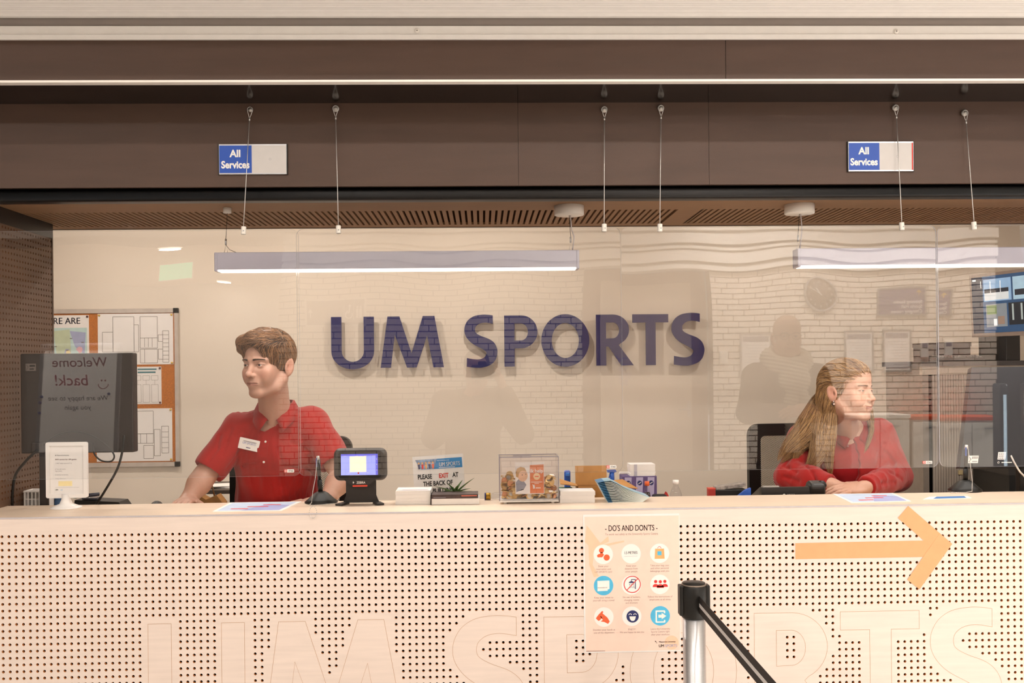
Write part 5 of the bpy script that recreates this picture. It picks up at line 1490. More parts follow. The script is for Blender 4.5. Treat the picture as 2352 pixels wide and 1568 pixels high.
# carton with open flaps and things around it
YX = 3.43
M_cart = mat('cardboard', 'c08a4e', .8, var=.08, nscale=30)
A, C = at(1322, 1110, YX), at(1394, 1110, YX)
zr_ = at(1360, 1112, YX).z
ct = thing('carton', ((A.x + C.x) / 2, YX - .05, Z_DESK), 'brown cardboard carton with open flaps behind the brochures', 'carton')
x0_, x1_ = A.x, C.x
def slab(pts, n_, th_, m_, nm, par):
    b = mb(m_); n_ = Vector(n_).normalized() * th_
    P = [Vector(p) for p in pts]; m2 = len(P)
    b.add(P + [p + n_ for p in P], [tuple(range(m2)), tuple(range(2 * m2 - 1, m2 - 1, -1))] + [((i + 1) % m2, i, m2 + i, m2 + (i + 1) % m2) for i in range(m2)])
    return b.build(nm, par)
yf_, yb2 = YX - .055, YX
for nm, lo, hi in (('front_wall', (x0_, yf_, Z_DESK), (x1_, yf_ + .003, zr_)), ('rear_wall', (x0_, yb2 - .003, Z_DESK), (x1_, yb2, zr_)), ('side_wall', (x0_, yf_, Z_DESK), (x0_ + .003, yb2, zr_)), ('side_wall', (x1_ - .003, yf_, Z_DESK), (x1_, yb2, zr_)), ('bottom', (x0_, yf_, Z_DESK), (x1_, yb2, Z_DESK + .004))):
    mb(M_cart).box(lo, hi).build(nm, ct)
zfl = at(1360, 1070, YX).z
slab([(x0_, yb2 - .001, zr_), (x1_, yb2 - .001, zr_), (x1_, yb2 + .012, zfl), (x0_, yb2 + .012, zfl)], (0, 1, 0), .003, M_cart, 'rear_flap', ct)
pL, pR = at(1287, 1104, YX - .03), at(1462, 1120, YX - .03)
slab([(x0_ + .002, yf_, zr_), (x0_ + .002, yb2, zr_), (pL.x, yb2, at(1287, 1101, YX).z), (pL.x - .002, yf_, at(1287, 1108, YX).z)], (0, 0, 1), .003, M_cart, 'side_flap', ct)
slab([(x1_ - .002, yf_, at(1396, 1112, YX).z), (x1_ - .002, yb2, at(1400, 1106, YX).z), (at(1430, 1102, YX).x, yb2, at(1430, 1102, YX).z), (pR.x, yf_, at(1462, 1118, YX).z)], (0, 0, 1), .003, M_cart, 'side_flap', ct)
M_pblue = mat('plastic_blue', '1d57b8', .35)
def lying_green():
    p = at(1300, 1122, 3.36)
    t = thing('green_folder', V(p.x, 3.37, Z_DESK), 'dark green folder edge behind the low paper stack', 'folder')
    mb(mat('folder_green', '1e7a5c', .5)).obox(V(p.x, 3.385, (Z_DESK + p.z) / 2), (.024, .022, (p.z - Z_DESK) / 2), None, .001).build('cover', t)
    mb(M_paper).obox(V(p.x, 3.385, (Z_DESK + p.z) / 2), (.022, .0225, (p.z - Z_DESK) / 2 - .003)).build('pages', t)
lying_green()
# blue capped roll
p = at(1303, 1105, 3.50)
t = thing('glue_roller', V(p.x, 3.50, Z_DESK), 'small blue plastic dispenser beside the cardboard carton', 'dispenser')
zt_ = at(1303, 1080, 3.5).z
mb(M_pblue).obox(V(p.x, 3.5, (Z_DESK + zt_) / 2), (.0105, .012, (zt_ - Z_DESK) / 2), None, .004).build('body', t)
mb(mat('plastic_blue2', '3b7fd8', .35)).obox(V(p.x, 3.49, zt_ - .012), (.007, .012, .006), None, .002).build('slot', t)
# spray bottles
def spray(px, Y, zt_px, m_head, m_body, label, flip):
    p = at(px, zt_px, Y); k = Y / F_PX
    t = thing('spray_bottle', V(p.x, Y, Z_DESK), label, 'spray bottle')
    mb(m_body).lathe([(0, 0), (.017, 0), (.018, .004), (.018, .035), (.010, .050), (.008, .055), (0, .055)], V(p.x, Y, Z_DESK), (0, 0, 1), 20, caps=False).build('bottle', t)
    h = p.z - Z_DESK
    mb(m_head).tube([V(p.x, Y, Z_DESK + .05), V(p.x, Y, Z_DESK + h - .006)], [.009, .007], 12).build('collar', t)
    mb(m_head).prism([(-.017 * flip, -.008), (-.020 * flip, .0), (.012 * flip, .001), (.016 * flip, -.006), (.004 * flip, -.010)], V(p.x, Y - .007, p.z), XR, ZU, YF, .014).build('nozzle', t)
    mb(m_head).prism([(-.008 * flip, -.008), (-.013 * flip, -.028), (-.010 * flip, -.029), (-.003 * flip, -.009)], V(p.x, Y - .004, p.z), XR, ZU, YF, .008).build('trigger', t)
spray(1406, 3.585, 1079, M_pblue, mat('spray_body_blue', '5d8fc8', .3), 'spray bottle with blue trigger behind the carton', 1)
spray(1431, 3.585, 1084, M_txtw, mat('spray_body_white', 'd9d0c4', .3), 'spray bottle with white trigger behind the carton', -1)
# violet can tray with paper pile on top
YV = 3.46
A, C = at(1430, 1120, YV), at(1509, 1120, YV)
zt_ = at(1470, 1093, YV).z
M_vio = mat('print_violet', '5d4a7c', .45, var=.25, nscale=25)
cb2 = thing('can_tray', ((A.x + C.x) / 2, YV + .04, Z_DESK), 'violet printed carton with round emblems behind the brochures', 'carton')
mb(M_vio).obox(((A.x + C.x) / 2, YV + .04, (Z_DESK + zt_) / 2), ((C.x - A.x) / 2, .04, (zt_ - Z_DESK) / 2), None, .002).build('body', cb2)
q = Print(V((A.x + C.x) / 2, YV, (Z_DESK + zt_) / 2), XR, ZU, .0003)
M_lav = mat('print_lavender', 'b9aed0', .5)
for i in range(3):
    u = (-.5 + (i + .5) / 3) * (C.x - A.x)
    q.layer(1).poly([(u - .015, -(zt_ - Z_DESK) / 2 + .004), (u + .008, -(zt_ - Z_DESK) / 2 + .004), (u + .012, (zt_ - Z_DESK) / 2 - .004), (u - .012, (zt_ - Z_DESK) / 2 - .004)], M_lav)
    q.layer(2).circ(u, (zt_ - Z_DESK) / 2 - .024, .0085, M_pnavy, 20); q.layer(3).line((u - .005, (zt_ - Z_DESK) / 2 - .027), (u + .005, (zt_ - Z_DESK) / 2 - .021), .002, M_txtw)
q.build('print', cb2)
t, cx2, w2_, zt2 = stack('paper_stack', 1448, 1505, 1066, 1092, YV + .002, .07, 'white paper stack with grey strap on the violet carton', 'paper stack', 5, M_paper, None, 0, zt_)
mb(mat('strap_grey', 'b9b6c4', .5)).box((cx2 - .030, YV, zt_), (cx2 - .020, YV + .002, zt2)).build('strap', t)
# bottle with orange cap
def bottle(px, pyt, Y, r, m_body, m_cap, label, neck, liquid=None):
    p = at(px, pyt, Y)
    h = p.z - Z_DESK
    t = thing('bottle', V(p.x, Y, Z_DESK), label, 'bottle')
    mb(m_body).lathe([(0, 0), (r, 0), (r, h * .45), (r * .75, h * .62), (neck, h * .78), (neck, h * .86), (0, h * .86)], V(p.x, Y, Z_DESK), (0, 0, 1), 24, caps=False).build('body', t)
    mb(m_cap).lathe([(0, h * .84), (neck * 1.25, h * .84), (neck * 1.25, h), (0, h)], V(p.x, Y, Z_DESK), (0, 0, 1), 20, caps=False).build('cap', t)
    if liquid: mb(liquid).lathe([(0, .002), (r * .9, .002), (r * .9, h * .42), (r * .62, h * .6), (0, h * .6)], V(p.x, Y, Z_DESK), (0, 0, 1), 20, caps=False).build('liquid', t)
    return t
bottle(1486, 1105, 3.38, .0135, M_clear, mat('cap_orange', 'e0622a', .4), 'small brown soda bottle with orange cap before the violet carton', .0065, mat('cola', '2a120c', .1))
bottle(1552, 1102, 3.42, .021, M_clear, M_txtw, 'clear empty bottle with white cap on the work desk', .0085)
# red and black wallet
p = at(1523, 1140, 3.40)
t = thing('wallet', V(p.x, 3.40, Z_DESK), 'red and black pouch beside the clear bottle', 'pouch')
mb(mat('cloth_red', 'c22a22', .7)).prism([(0, 0), (.035, 0), (.012, .052), (.0, .03)], V(p.x, 3.39, Z_DESK), XR, ZU, YF, .03).build('flap', t)
mb(M_rubber).obox(V(p.x - .012, 3.40, Z_DESK + .022), (.024, .02, .022), None, .006).build('pouch', t)
# black box of forms
YN = 3.42
A, C = at(1641, 1130, YN), at(1716, 1130, YN)
t = thing('forms_box', ((A.x + C.x) / 2, YN + .03, Z_DESK), 'black open box of glossy printed forms beside the chair', 'box')
zt_ = at(1680, 1124, YN).z
mb(M_rubber).obox(((A.x + C.x) / 2, YN + .03, (Z_DESK + zt_) / 2), ((C.x - A.x) / 2, .03, (zt_ - Z_DESK) / 2), None, .003).build('tray', t)
mb(mat('glossy_print', '9a9088', .3, var=.6, nscale=60)).obox(((A.x + C.x) / 2 + .004, YN + .03, zt_ + .009), ((C.x - A.x) / 2 - .004, .026, .0055), roty(-.12)).build('forms', t)
p = at(1632, 1140, YN)
t = thing('red_box', V(p.x, YN - .01, Z_DESK), 'small red box tucked beside the black forms box', 'box')
mb(mat('cloth_red2', 'a8281e', .6)).obox(V(p.x, YN - .01, Z_DESK + .030), (.012, .016, .030), None, .003).build('body', t)
mb(mat('cloth_red3', 'c84a38', .6)).obox(V(p.x, YN - .01, Z_DESK + .061), (.0125, .0165, .002), None, .001).build('lid', t)
t = thing('stapler', V(at(1700, 1135, 3.37).x, 3.37, Z_DESK), 'black and blue stapler before the forms box', 'stapler')
xs_ = at(1700, 1135, 3.37).x
mb(M_rubber).prism([(-.03, 0), (.035, 0), (.035, .012), (-.03, .008)], V(xs_, 3.36, Z_DESK), XR, ZU, YF, .02).build('base', t)
mb(M_pblue).prism([(-.03, .010), (.035, .030), (.035, .066), (.015, .058), (-.03, .022)], V(xs_, 3.362, Z_DESK), XR, ZU, YF, .016).build('arm', t)
# telephone
YT = 3.375
A, C = at(1749, 1130, YT), at(1862, 1130, YT)
zt_ = at(1805, 1119, YT).z
ph = thing('desk_phone', ((A.x + C.x) / 2, YT + .06, Z_DESK), 'black desk telephone with handset seen from behind', 'telephone')
M_ph = mat('phone_black', '1c1816', .4)
mb(M_ph).prism([(0, 0), (.14, 0), (.14, .02), (.02, zt_ - Z_DESK), (0, zt_ - Z_DESK)], V(A.x, YT, Z_DESK), YF, ZU, XR, C.x - A.x).build('body', ph)
mb(mat('phone_grey', 'a9a29c', .35)).obox(V(A.x + .035, YT + .012, zt_ + .002), (.028, .008, .0025), None, .001).build('display_edge', ph)
q = Print(V((A.x + C.x) / 2 + .014, YT, Z_DESK), XR, ZU, .0003); zt2 = at(1815, 1137, YT).z - Z_DESK
q.text('MITEL', .004, zt2 - .003, .011, M_txtw, .03, sx=.95); q.ring(-.021, zt2 + .001, .002, .0045, M_txtw, 14); q.build('logo', ph)
hA, hB = at(1880, 1118, YT - .01), at(1880, 1136, YT - .01)
hs = mb(M_ph).obox(V(hA.x, YT + .02, hA.z - .008), (.030, .028, .024), rotx(.2), .016, 4).build('handset_earpiece', ph)
xh = hA.x
mb(M_ph).tube([V(xh + .018, YT + .01, hA.z + .004), V(xh + .032, YT + .05, hA.z + .0), V(xh + .034, YT + .11, Z_DESK + .055), V(xh + .018, YT + .16, Z_DESK + .035)], [.016, .013, .013, .018], 14).build('handset_grip', ph)
mb(M_ph).obox(V((C.x + xh) / 2 + .01, YT + .06, Z_DESK + .018), ((xh - C.x) / 2 + .04, .07, .018), None, .006).build('cradle', ph)
# mouse
p = at(359, 1157, 3.40)
t = thing('computer_mouse', V(p.x, 3.40, Z_DESK), 'black computer mouse on the desk beside the man hand', 'mouse')
zt_ = at(363, 1151, 3.40).z
b = mb(M_rubber)
b.ball(V(p.x, 3.40, Z_DESK + .002), (.027, .05, zt_ - Z_DESK), 24, 14)
b.v = [(x_, y_, max(z_, Z_DESK)) for x_, y_, z_ in b.v]
b.build('shell', t)
mb(mat('wheel_grey', '4a4644', .4)).lathe([(0, -.004), (.008, -.004), (.008, .004), (0, .004)], V(p.x, 3.43, zt_ - .012), (1, 0, 0), 16, caps=False).build('wheel', t)

# ------------------------------------------------------------------ left monitor and cables
YM = 3.352
A, C = at(47, 920, YM), at(306, 920, YM)
zt_, zb_ = at(176, 811, YM).z, at(176, 1040, YM).z
mo_ = thing('monitor', ((A.x + C.x) / 2, YM + .06, Z_DESK), 'black monitor seen from behind beside the perforated partition', 'monitor')
M_mon = mat('monitor_back', '241a16', .5, var=.06)
mc = V((A.x + C.x) / 2, 0, (zt_ + zb_) / 2); w_, h_ = C.x - A.x, zt_ - zb_
mb(M_mon).obox(V(mc.x, YM + .022, mc.z), (w_ / 2, .022, h_ / 2), None, .004).build('housing', mo_)
mb(mat('screen_dark', '0c0c10', .15)).obox(V(mc.x, YM + .0445, mc.z), (w_ / 2 - .012, .001, h_ / 2 - .012)).build('screen', mo_)
q = Print(V(A.x + .035, YM, zt_ - .045), XR, ZU, .0003); q.rect(-.017, -.012, .017, .012, mat('label_grey', '6a605a', .6)); q.layer(2); q.line((-.014, -.008), (-.008, 0), .001, INK); q.line((-.008, 0), (-.014, .008), .001, INK); q.rect(-.004, .002, .014, .007, INK); q.rect(-.004, -.008, .010, -.004, INK); q.build('label_plate', mo_)
xp = at(98, 1100, YM).x
mb(M_mon).obox(V(xp, YM + .012, (Z_DESK + zb_ + .12) / 2), (.0125, .010, (zb_ + .12 - Z_DESK) / 2), None, .003).build('stand_post', mo_)
mb(M_mon).obox(V(xp - .01, YM - .004, zb_ + .02), (.022, .012, .018), None, .005).build('pivot', mo_)
mb(M_mon).obox(V(xp + .035, YM + .04, Z_DESK + .005), (.05, .035, .005), None, .003).build('stand_base', mo_)
def cable(name, pix, Y, r, label, m_=M_rubber, fixed_end=None):
    P = [at(u, v, Y + (dy or 0)) for u, v, dy in pix]
    for p_ in P: p_.x = max(p_.x, xpw + .007)
    pp = catmull([tuple(p) for p in P], 8)
    o = mb(m_).tube(pp, r, 8).build(name, None, P[0])
    tag(o, label, 'cable', 'cables around the monitor')
    return o
cable('power_cable', [(86, 1033, -.01), (60, 1058, -.01), (36, 1090, 0), (29, 1130, 0), (27, 1166, .012)], YM - .01, .0045, 'thick black cable bending down from the monitor arm to the desk')
cable('data_cable', [(102, 1020, 0), (130, 1000, -.01), (170, 991, -.015), (210, 1000, -.015), (245, 1023, -.012), (262, 1045, -.01), (255, 1059, -.008), (232, 1057, -.004), (216, 1040, 0), (214, 1015, 0)], YM - .012, .0028, 'thin black cable looping in front of the monitor back')
cable('video_cable', [(285, 1000, 0), (283, 1025, -.008), (272, 1070, -.012), (250, 1112, -.005), (215, 1168, .03)], YM - .01, .004, 'black video cable hanging from the monitor to the desk')
# white basket, blue box, label printer
YK = 3.43
A, C = at(52, 1140, YK), at(93, 1140, YK); zt_ = at(72, 1126, YK).z
t = thing('basket', ((A.x + C.x) / 2, YK + .03, Z_DESK), 'small white perforated plastic basket on the desk', 'basket')
A.x = max(A.x, xpw + .012)
C.x = A.x + .075
mb(M_wpl).box((A.x - .003, YK - .003, zt_ - .006), (C.x + .003, YK + .062, zt_ - .003)).build('rim', t)
n_ = 7
for i in range(n_):
    x_ = A.x + (C.x - A.x) * i / (n_ - 1)
    mb(M_wpl).box((x_ - .002, YK - .001, Z_DESK), (x_ + .002, YK + .001, zt_)).build('upright', t)
for j in range(4):
    z_ = Z_DESK + (zt_ - Z_DESK) * j / 3
    mb(M_wpl).box((A.x, YK - .0008, z_ - .003), (C.x, YK + .0008, z_)).build('cross_bar', t)
mb(M_wpl).box((A.x, YK, Z_DESK), (C.x, YK + .06, Z_DESK + .004)).build('bottom', t)
mb(M_wpl).box((A.x, YK + .056, Z_DESK), (C.x, YK + .06, zt_)).build('rear_wall', t)
mb(M_wpl).box((A.x, YK, Z_DESK), (A.x + .003, YK + .06, zt_)).build('side_wall', t)
mb(M_wpl).box((C.x - .003, YK, Z_DESK), (C.x, YK + .06, zt_)).build('side_wall', t)
YK = 3.50
A, C = at(110, 1150, YK), at(143, 1150, YK); zt_ = at(125, 1143, YK).z
t = thing('storage_box', ((A.x + C.x) / 2, YK + .02, Z_DESK), 'small blue box behind the white sign frame', 'box')
mb(mat('box_blue', '5a7fae', .5)).obox(((A.x + C.x) / 2, YK + .02, (Z_DESK + zt_) / 2 - .003), ((C.x - A.x) / 2, .02, (zt_ - Z_DESK) / 2 - .003), None, .003).build('body', t)
mb(mat('box_blue2', '7c9cc4', .5)).obox(((A.x + C.x) / 2, YK + .02, zt_ - .003), ((C.x - A.x) / 2 + .001, .021, .003), None, .002).build('lid', t)
YK = 3.44
A, C = at(168, 1150, YK), at(286, 1158, YK)
t = thing('signature_pad', ((A.x + C.x) / 2, YK + .04, Z_DESK), 'flat black signature pad behind the white sign frame', 'pad')
mb(M_rubber).prism([(0, 0), (C.x - A.x, 0), (C.x - A.x, .010), (C.x - A.x - .02, at(250, 1153, YK).z - Z_DESK), (.005, at(190, 1148, YK).z - Z_DESK)], V(A.x, YK, Z_DESK), XR, ZU, YF, .09).build('body', t)
mb(mat('pad_grey', '3a3a42', .3)).obox(V(A.x + .05, YK + .03, at(190, 1146, YK).z), (.025, .02, .004), roty(.05), .002).build('key_block', t)
pz = at(200, 1144, YK).z + .004
t = thing('marker_pen', V(at(200, 1144, YK).x, YK + .01, pz), 'dark marker pen with green tip resting on the signature pad', 'pen')
e0, e1 = at(163, 1145, YK), at(225, 1140, YK)
e0.z += .006; e1.z += .007
mb(mat('pen_dark', '2e2c38', .35)).tube([V(e0.x + .012, YK + .008, e0.z), V(e1.x, YK + .012, e1.z)], .0062, 14).build('barrel', t)
mb(mat('pen_green', '1f8f72', .4)).tube([V(e0.x - .002, YK + .008, e0.z), V(e0.x + .014, YK + .008, e0.z)], [.004, .0064], 14).build('cap', t)

# ------------------------------------------------------------------ right side: cabinet, monitors
YC2 = 4.45
A, C = at(2117, 950, YC2), at(2319, 950, YC2)
zt_ = at(2200, 829, YC2).z
cab = thing('roller_cabinet', ((A.x + C.x) / 2, YC2 + .2, Z_PLAT), 'grey roller-door cabinet with dark top behind the woman', 'cabinet')
M_tam = mat('tambour_grey', 'b3a698', .5, var=.03); M_cabf = mat('cabinet_frame', '8d8074', .5)
xr_ = C.x + .35
mb(M_cabf).box((A.x + .01, YC2 + .03, Z_PLAT), (xr_, YC2 + .42, zt_ - .02)).build('body', cab)
mb(mat('cabinet_top_dark', '3b322c', .4)).box((A.x - .005, YC2 - .012, zt_ - .022), (xr_ + .005, YC2 + .43, zt_)).build('top', cab)
mb(mat('cabinet_rail', 'c6b7a4', .5)).box((A.x + .005, YC2, zt_ - .060), (xr_, YC2 + .03, zt_ - .022)).build('top_rail', cab)
mb(M_cabf).box((A.x + .005, YC2, Z_PLAT), (A.x + .032, YC2 + .03, zt_ - .06)).build('side_rail', cab)
mb(M_black).box((A.x + .032, YC2 + .02, Z_PLAT), (A.x + .055, YC2 + .031, zt_ - .06)).build('gap', cab)
x_ = A.x + .055
i = 0
sl = mb(M_tam).obox((0, 0, 0), (.0055, .006, (zt_ - .06 - Z_PLAT) / 2), None, .002, 1).mesh('tambour_slat')
xd_ = C.x - .005
while x_ < xr_ - .01:
    if not (xd_ - .02 < x_ < xd_ + .01):
        link_mesh('tambour_slat', sl, cab, (x_ + .006 - wl(cab).x, YC2 + .018 - wl(cab).y, (zt_ - .06 + Z_PLAT) / 2 - wl(cab).z))
    x_ += .0122
mb(M_rubber).box((xd_ - .018, YC2 + .005, Z_PLAT), (xd_ + .012, YC2 + .025, zt_ - .06)).build('door_edge', cab)
p = at(2208, 1085, YC2)
mb(mat('cabinet_label', 'cdb88a', .6)).obox(V(p.x, YC2 + .008, p.z), (.010, .003, .010), None, .001).build('lock_plate', cab)
# things on top of the cabinet
zt_c = zt_
A, C = at(2145, 805, YC2 + .1), at(2229, 805, YC2 + .1)
t = thing('binder_box', ((A.x + C.x) / 2, YC2 + .2, zt_c), 'dark brown storage box on the roller-door cabinet', 'box')
zt2 = at(2190, 786, YC2 + .1).z
mb(mat('box_darkbrown', '3a2a24', .6)).box((A.x, YC2 + .1, zt_c), (C.x, YC2 + .32, zt2 - .01)).build('body', t)
mb(mat('box_darkbrown2', '46342c', .6)).box((A.x - .003, YC2 + .097, zt2 - .02), (C.x + .003, YC2 + .323, zt2)).build('lid', t)
# keyboard with coiled cord
p = at(2192, 822, YC2 + .02)
t = thing('keyboard', V(p.x, YC2 + .05, zt_c), 'dark keyboard lying on the roller-door cabinet', 'keyboard')
mb(M_rubber).obox(V(p.x + .02, YC2 + .04, zt_c + .012), (.11, .040, .008), rotx(.12), .004).build('body', t)
keys = mb(mat('key_grey', '6e6660', .5)).obox((0, 0, 0), (.0055, .0055, .003), None, .001, 1).mesh('key')
for r_ in range(4):
    for c_ in range(14):
        link_mesh('key', keys, t, (p.x - .075 + c_ * .0145 - wl(t).x, YC2 + .012 + r_ * .016 - wl(t).y, .019 + r_ * .002))
# surveillance monitor, turned
cl, crn = at(2236, 700, 4.62), at(2400, 700, 4.22)
R3 = (V(crn.x, crn.y, 0) - V(cl.x, cl.y, 0)).normalized(); N3 = R3.cross(ZU).normalized()
wm = .50; zt2, zb2 = at(2234, 638, 4.62).z, at(2240, 766, 4.62).z
hm = zt2 - zb2
U3 = (ZU * 1 + R3 * -.05).normalized()
O3 = V(cl.x, cl.y, zb2)
sm_ = thing('camera_monitor', V(cl.x + R3.x * wm / 2, cl.y + R3.y * wm / 2 + .06, zt_c), 'silver framed monitor showing camera pictures on the cabinet', 'monitor')
mb(mat('monitor_silver', 'a8968a', .4)).prism([(-.012, -.018), (wm + .012, -.018), (wm + .012, hm + .014), (-.012, hm + .014)], O3, R3, U3, N3 * -1, .03).build('housing', sm_)
q = Print(O3, R3, U3, .0005)
def E(n, c, e=.55): return mat('cctv_' + n, c, .3, emit=e * .65)
q.rect(0, 0, wm, hm, E('dark', '15243a')); q.layer(2).rect(.068, 0, wm, hm, E('blue', '2c5580'))
q.layer(3); q.rect(.075, hm * .55, .24, hm * .94, E('pale', '8fb4d8', .8)); q.rect(.25, hm * .55, wm - .01, hm * .94, E('pale2', 'a8cbe0', .8)); q.rect(.085, hm * .10, .21, hm * .50, E('grey', '8d97a0', .6)); q.rect(.22, hm * .12, wm - .02, hm * .50, E('ink', '1a2430', .4))
q.layer(4); q.rect(.08, hm * .57, .225, hm * .70, E('floor', 'd6dde0', .9)); q.rect(.08, hm * .70, .225, hm * .77, E('crowd', '2a3240', .4)); q.rect(.115, hm * .70, .120, hm * .90, E('white', 'eef2f4', 1)); q.rect(.175, hm * .70, .180, hm * .90, E('white', 'eef2f4', 1)); q.rect(.26, hm * .62, wm - .03, hm * .72, E('crowd', '2a3240', .4))
q.rect(.09, hm * .32, .15, hm * .48, E('green', '8aa070', .6)); q.rect(.13, hm * .12, .15, hm * .24, E('white', 'eef2f4', 1)); q.rect(.155, hm * .14, .195, hm * .28, E('tan', 'a08878', .6)); q.rect(.008, hm * .93, .03, hm * .96, E('white', 'eef2f4', 1)); q.rect(.058, hm * .80, .062, hm * .92, E('white', 'eef2f4', 1))
for i in range(5): q.rect(.24 + i * .05, hm * .2, .25 + i * .05, hm * .48, E('stripe', 'b8c8c8', .6))
q.build('screen', sm_)
ctr_ = V(cl.x + R3.x * .16, cl.y + R3.y * .16, 0)
mb(M_rubber).obox(V(ctr_.x + .03, ctr_.y + .065, (zt_c + zb2) / 2), (.085, .04, (zb2 - zt_c) / 2 + .001), rotz(math.atan2(R3.y, R3.x)), .004).build('stand_block', sm_)
# woman's monitor, seen from behind
tl_, bl2 = at(2232, 843, 3.50), at(2205, 1073, 3.42)
R3 = V(1, -.06, 0).normalized(); U3 = (tl_ - bl2); hm = U3.length; U3.normalize()
U3 = (U3 - R3 * U3.dot(R3) * .0).normalized(); N3 = R3.cross(U3).normalized()
wm = .52
bm_ = thing('monitor', V(bl2.x + wm / 2, bl2.y + .05, Z_DESK), 'large black monitor with barcode stickers seen from behind beside the woman', 'monitor')
mb(mat('monitor_back2', '15151c', .5, bump=.25, bscale=1200)).prism([(0, 0), (wm, 0), (wm, hm), (0, hm)], bl2, R3, U3, N3 * -1, .035).build('housing', bm_)
mb(mat('screen_dark', '0c0c10', .15)).prism([(.012, .012), (wm - .012, .012), (wm - .012, hm - .012), (.012, hm - .012)], bl2 - N3 * .0355, R3, U3, N3 * -1, .001).build('screen', bm_)
q = Print(bl2, R3, U3, .0003)
k = 3.42 / F_PX
q.rect(16 * k, 10 * k, 40 * k, 28 * k, M_sticker_w); q.rect(84 * k, 18 * k, 102 * k, 36 * k, M_sticker_w)
q.layer(2)
for i in range(9): q.rect((25 + i * 1.6) * k, 20 * k, (25.8 + i * 1.6) * k, 26 * k, INK)
q.line((18 * k, 12 * k), (23 * k, 19 * k), 1.2 * k, INK); q.line((23 * k, 19 * k), (18 * k, 26 * k), 1.2 * k, INK); q.rect(26 * k, 13 * k, 38 * k, 15 * k, M_ink)
for i in range(4):
    for j in range(3): q.rect((86 + i * 4) * k, (20 + j * 5) * k, (88.5 + i * 4) * k, (22.5 + j * 5) * k, M_ink)
q.ring(87 * k, 11 * k, 1.6 * k, 2.4 * k, M_txtw, 12); q.rect(94 * k, 10 * k, 118 * k, 12 * k, M_txtw)
q.build('stickers', bm_)
mb(M_rubber).obox(V(bl2.x + wm / 2, bl2.y + .05, (Z_DESK + bl2.z) / 2 + .05), (.03, .015, (bl2.z - Z_DESK) / 2 + .05), None, .004).build('stand_post', bm_)
mb(M_rubber).obox(V(bl2.x + wm / 2, bl2.y + .07, Z_DESK + .006), (.12, .08, .006), None, .004).build('stand_base', bm_)
cable('white_cable', [(2322, 1046, 0), (2330, 1062, 0), (2342, 1082, .01), (2356, 1100, .03), (2362, 1135, .05)], 3.385, .003, 'white cable hanging from the large monitor', M_wpl)
# dark pedestal under the right desk end
A, C = at(2318, 1100, 4.0), at(2500, 1100, 4.0)
t = thing('file_crate', ((A.x + C.x) / 2, 4.15, Z_PLAT), 'black file crate standing behind the large monitor', 'crate')
zt2 = at(2330, 1074, 4.0).z
mb(M_rubber).box((A.x, 4.0, Z_PLAT), (C.x, 4.3, zt2 - .02)).build('body', t)
mb(mat('crate_rim', '2a2522', .5)).box((A.x - .005, 3.995, zt2 - .03), (C.x + .005, 4.305, zt2)).build('rim', t)

# ------------------------------------------------------------------ pin board
YB2 = Y_WALL
A, C = at(-78, 880, YB2), at(412, 880, YB2)
zt_, zb_ = at(300, 709, YB2).z, at(300, 1071, YB2).z
w_, h_ = C.x - A.x, zt_ - zb_
cc = V((A.x + C.x) / 2, YB2, (zt_ + zb_) / 2)
pb = thing('pin_board', cc, 'cork pin board with aluminium frame and black corners holding floor plans', 'pin board')
mb(mat('cork', 'c07432', .85, var=.2, nscale=220)).box((A.x + .01, YB2 - .012, zb_ + .01), (C.x - .01, YB2, zt_ - .01)).build('cork_panel', pb)
M_alf = mat('frame_aluminium', 'd9cec4', .4, metal=.4)
for nm, lo, hi in (('frame_rail', (A.x, YB2 - .018, zt_ - .024), (C.x, YB2, zt_)), ('frame_rail', (A.x, YB2 - .018, zb_), (C.x, YB2, zb_ + .024)), ('frame_rail', (A.x, YB2 - .018, zb_), (A.x + .02, YB2, zt_)), ('frame_rail', (C.x - .02, YB2 - .018, zb_), (C.x, YB2, zt_))):
    mb(M_alf).box(lo, hi).build(nm, pb)
for x_, z_ in ((A.x, zt_), (C.x, zt_), (A.x, zb_), (C.x, zb_)):
    sx_, sz_ = (1 if x_ == A.x else -1), (1 if z_ == zb_ else -1)
    mb(M_rubber).obox((x_ + sx_ * .012, YB2 - .010, z_ + sz_ * .012), (.014, .0105, .014), None, .003).build('corner', pb)
def sheet(name, x0p, y0p, x1p, y1p, label, draw):
    Y = YB2 - .0125
    a_, c_ = at(x0p, (y0p + y1p) / 2, Y), at(x1p, (y0p + y1p) / 2, Y)
    z1_, z0_ = at((x0p + x1p) / 2, y0p, Y).z, at((x0p + x1p) / 2, y1p, Y).z
    t = thing(name, ((a_.x + c_.x) / 2, Y, z0_), label, 'paper')
    mb(M_paper).box((a_.x, Y - .0012, z0_), (c_.x, Y + .0008, z1_)).build('sheet', t)
    q = Print(V((a_.x + c_.x) / 2, Y - .0012, (z0_ + z1_) / 2), XR, ZU, .0004)
    draw(q, c_.x - a_.x, z1_ - z0_)
    q.build('print', t)
    for x_, z_ in ((a_.x + .008, z1_ - .008), (c_.x - .008, z1_ - .008), (c_.x - .008, z0_ + .008)):
        mb(M_yel if name == 'floor_plan' else mat('pin_dark', '5a1e1a', .4)).lathe([(0, 0), (.006, 0), (.005, .006), (.003, .008), (0, .008)], V(x_, Y - .0012, z_), (0, -1, 0), 10, caps=False).build('pin', t)
    return t
M_plan = mat('plan_line', '7a7068', .7)
def rect_line(q, x0, y0, x1, y1, wd=.0022):
    for a_, b_ in (((x0, y0), (x1, y0)), ((x1, y0), (x1, y1)), ((x1, y1), (x0, y1)), ((x0, y1), (x0, y0))): q.line(a_, b_, wd, M_plan)
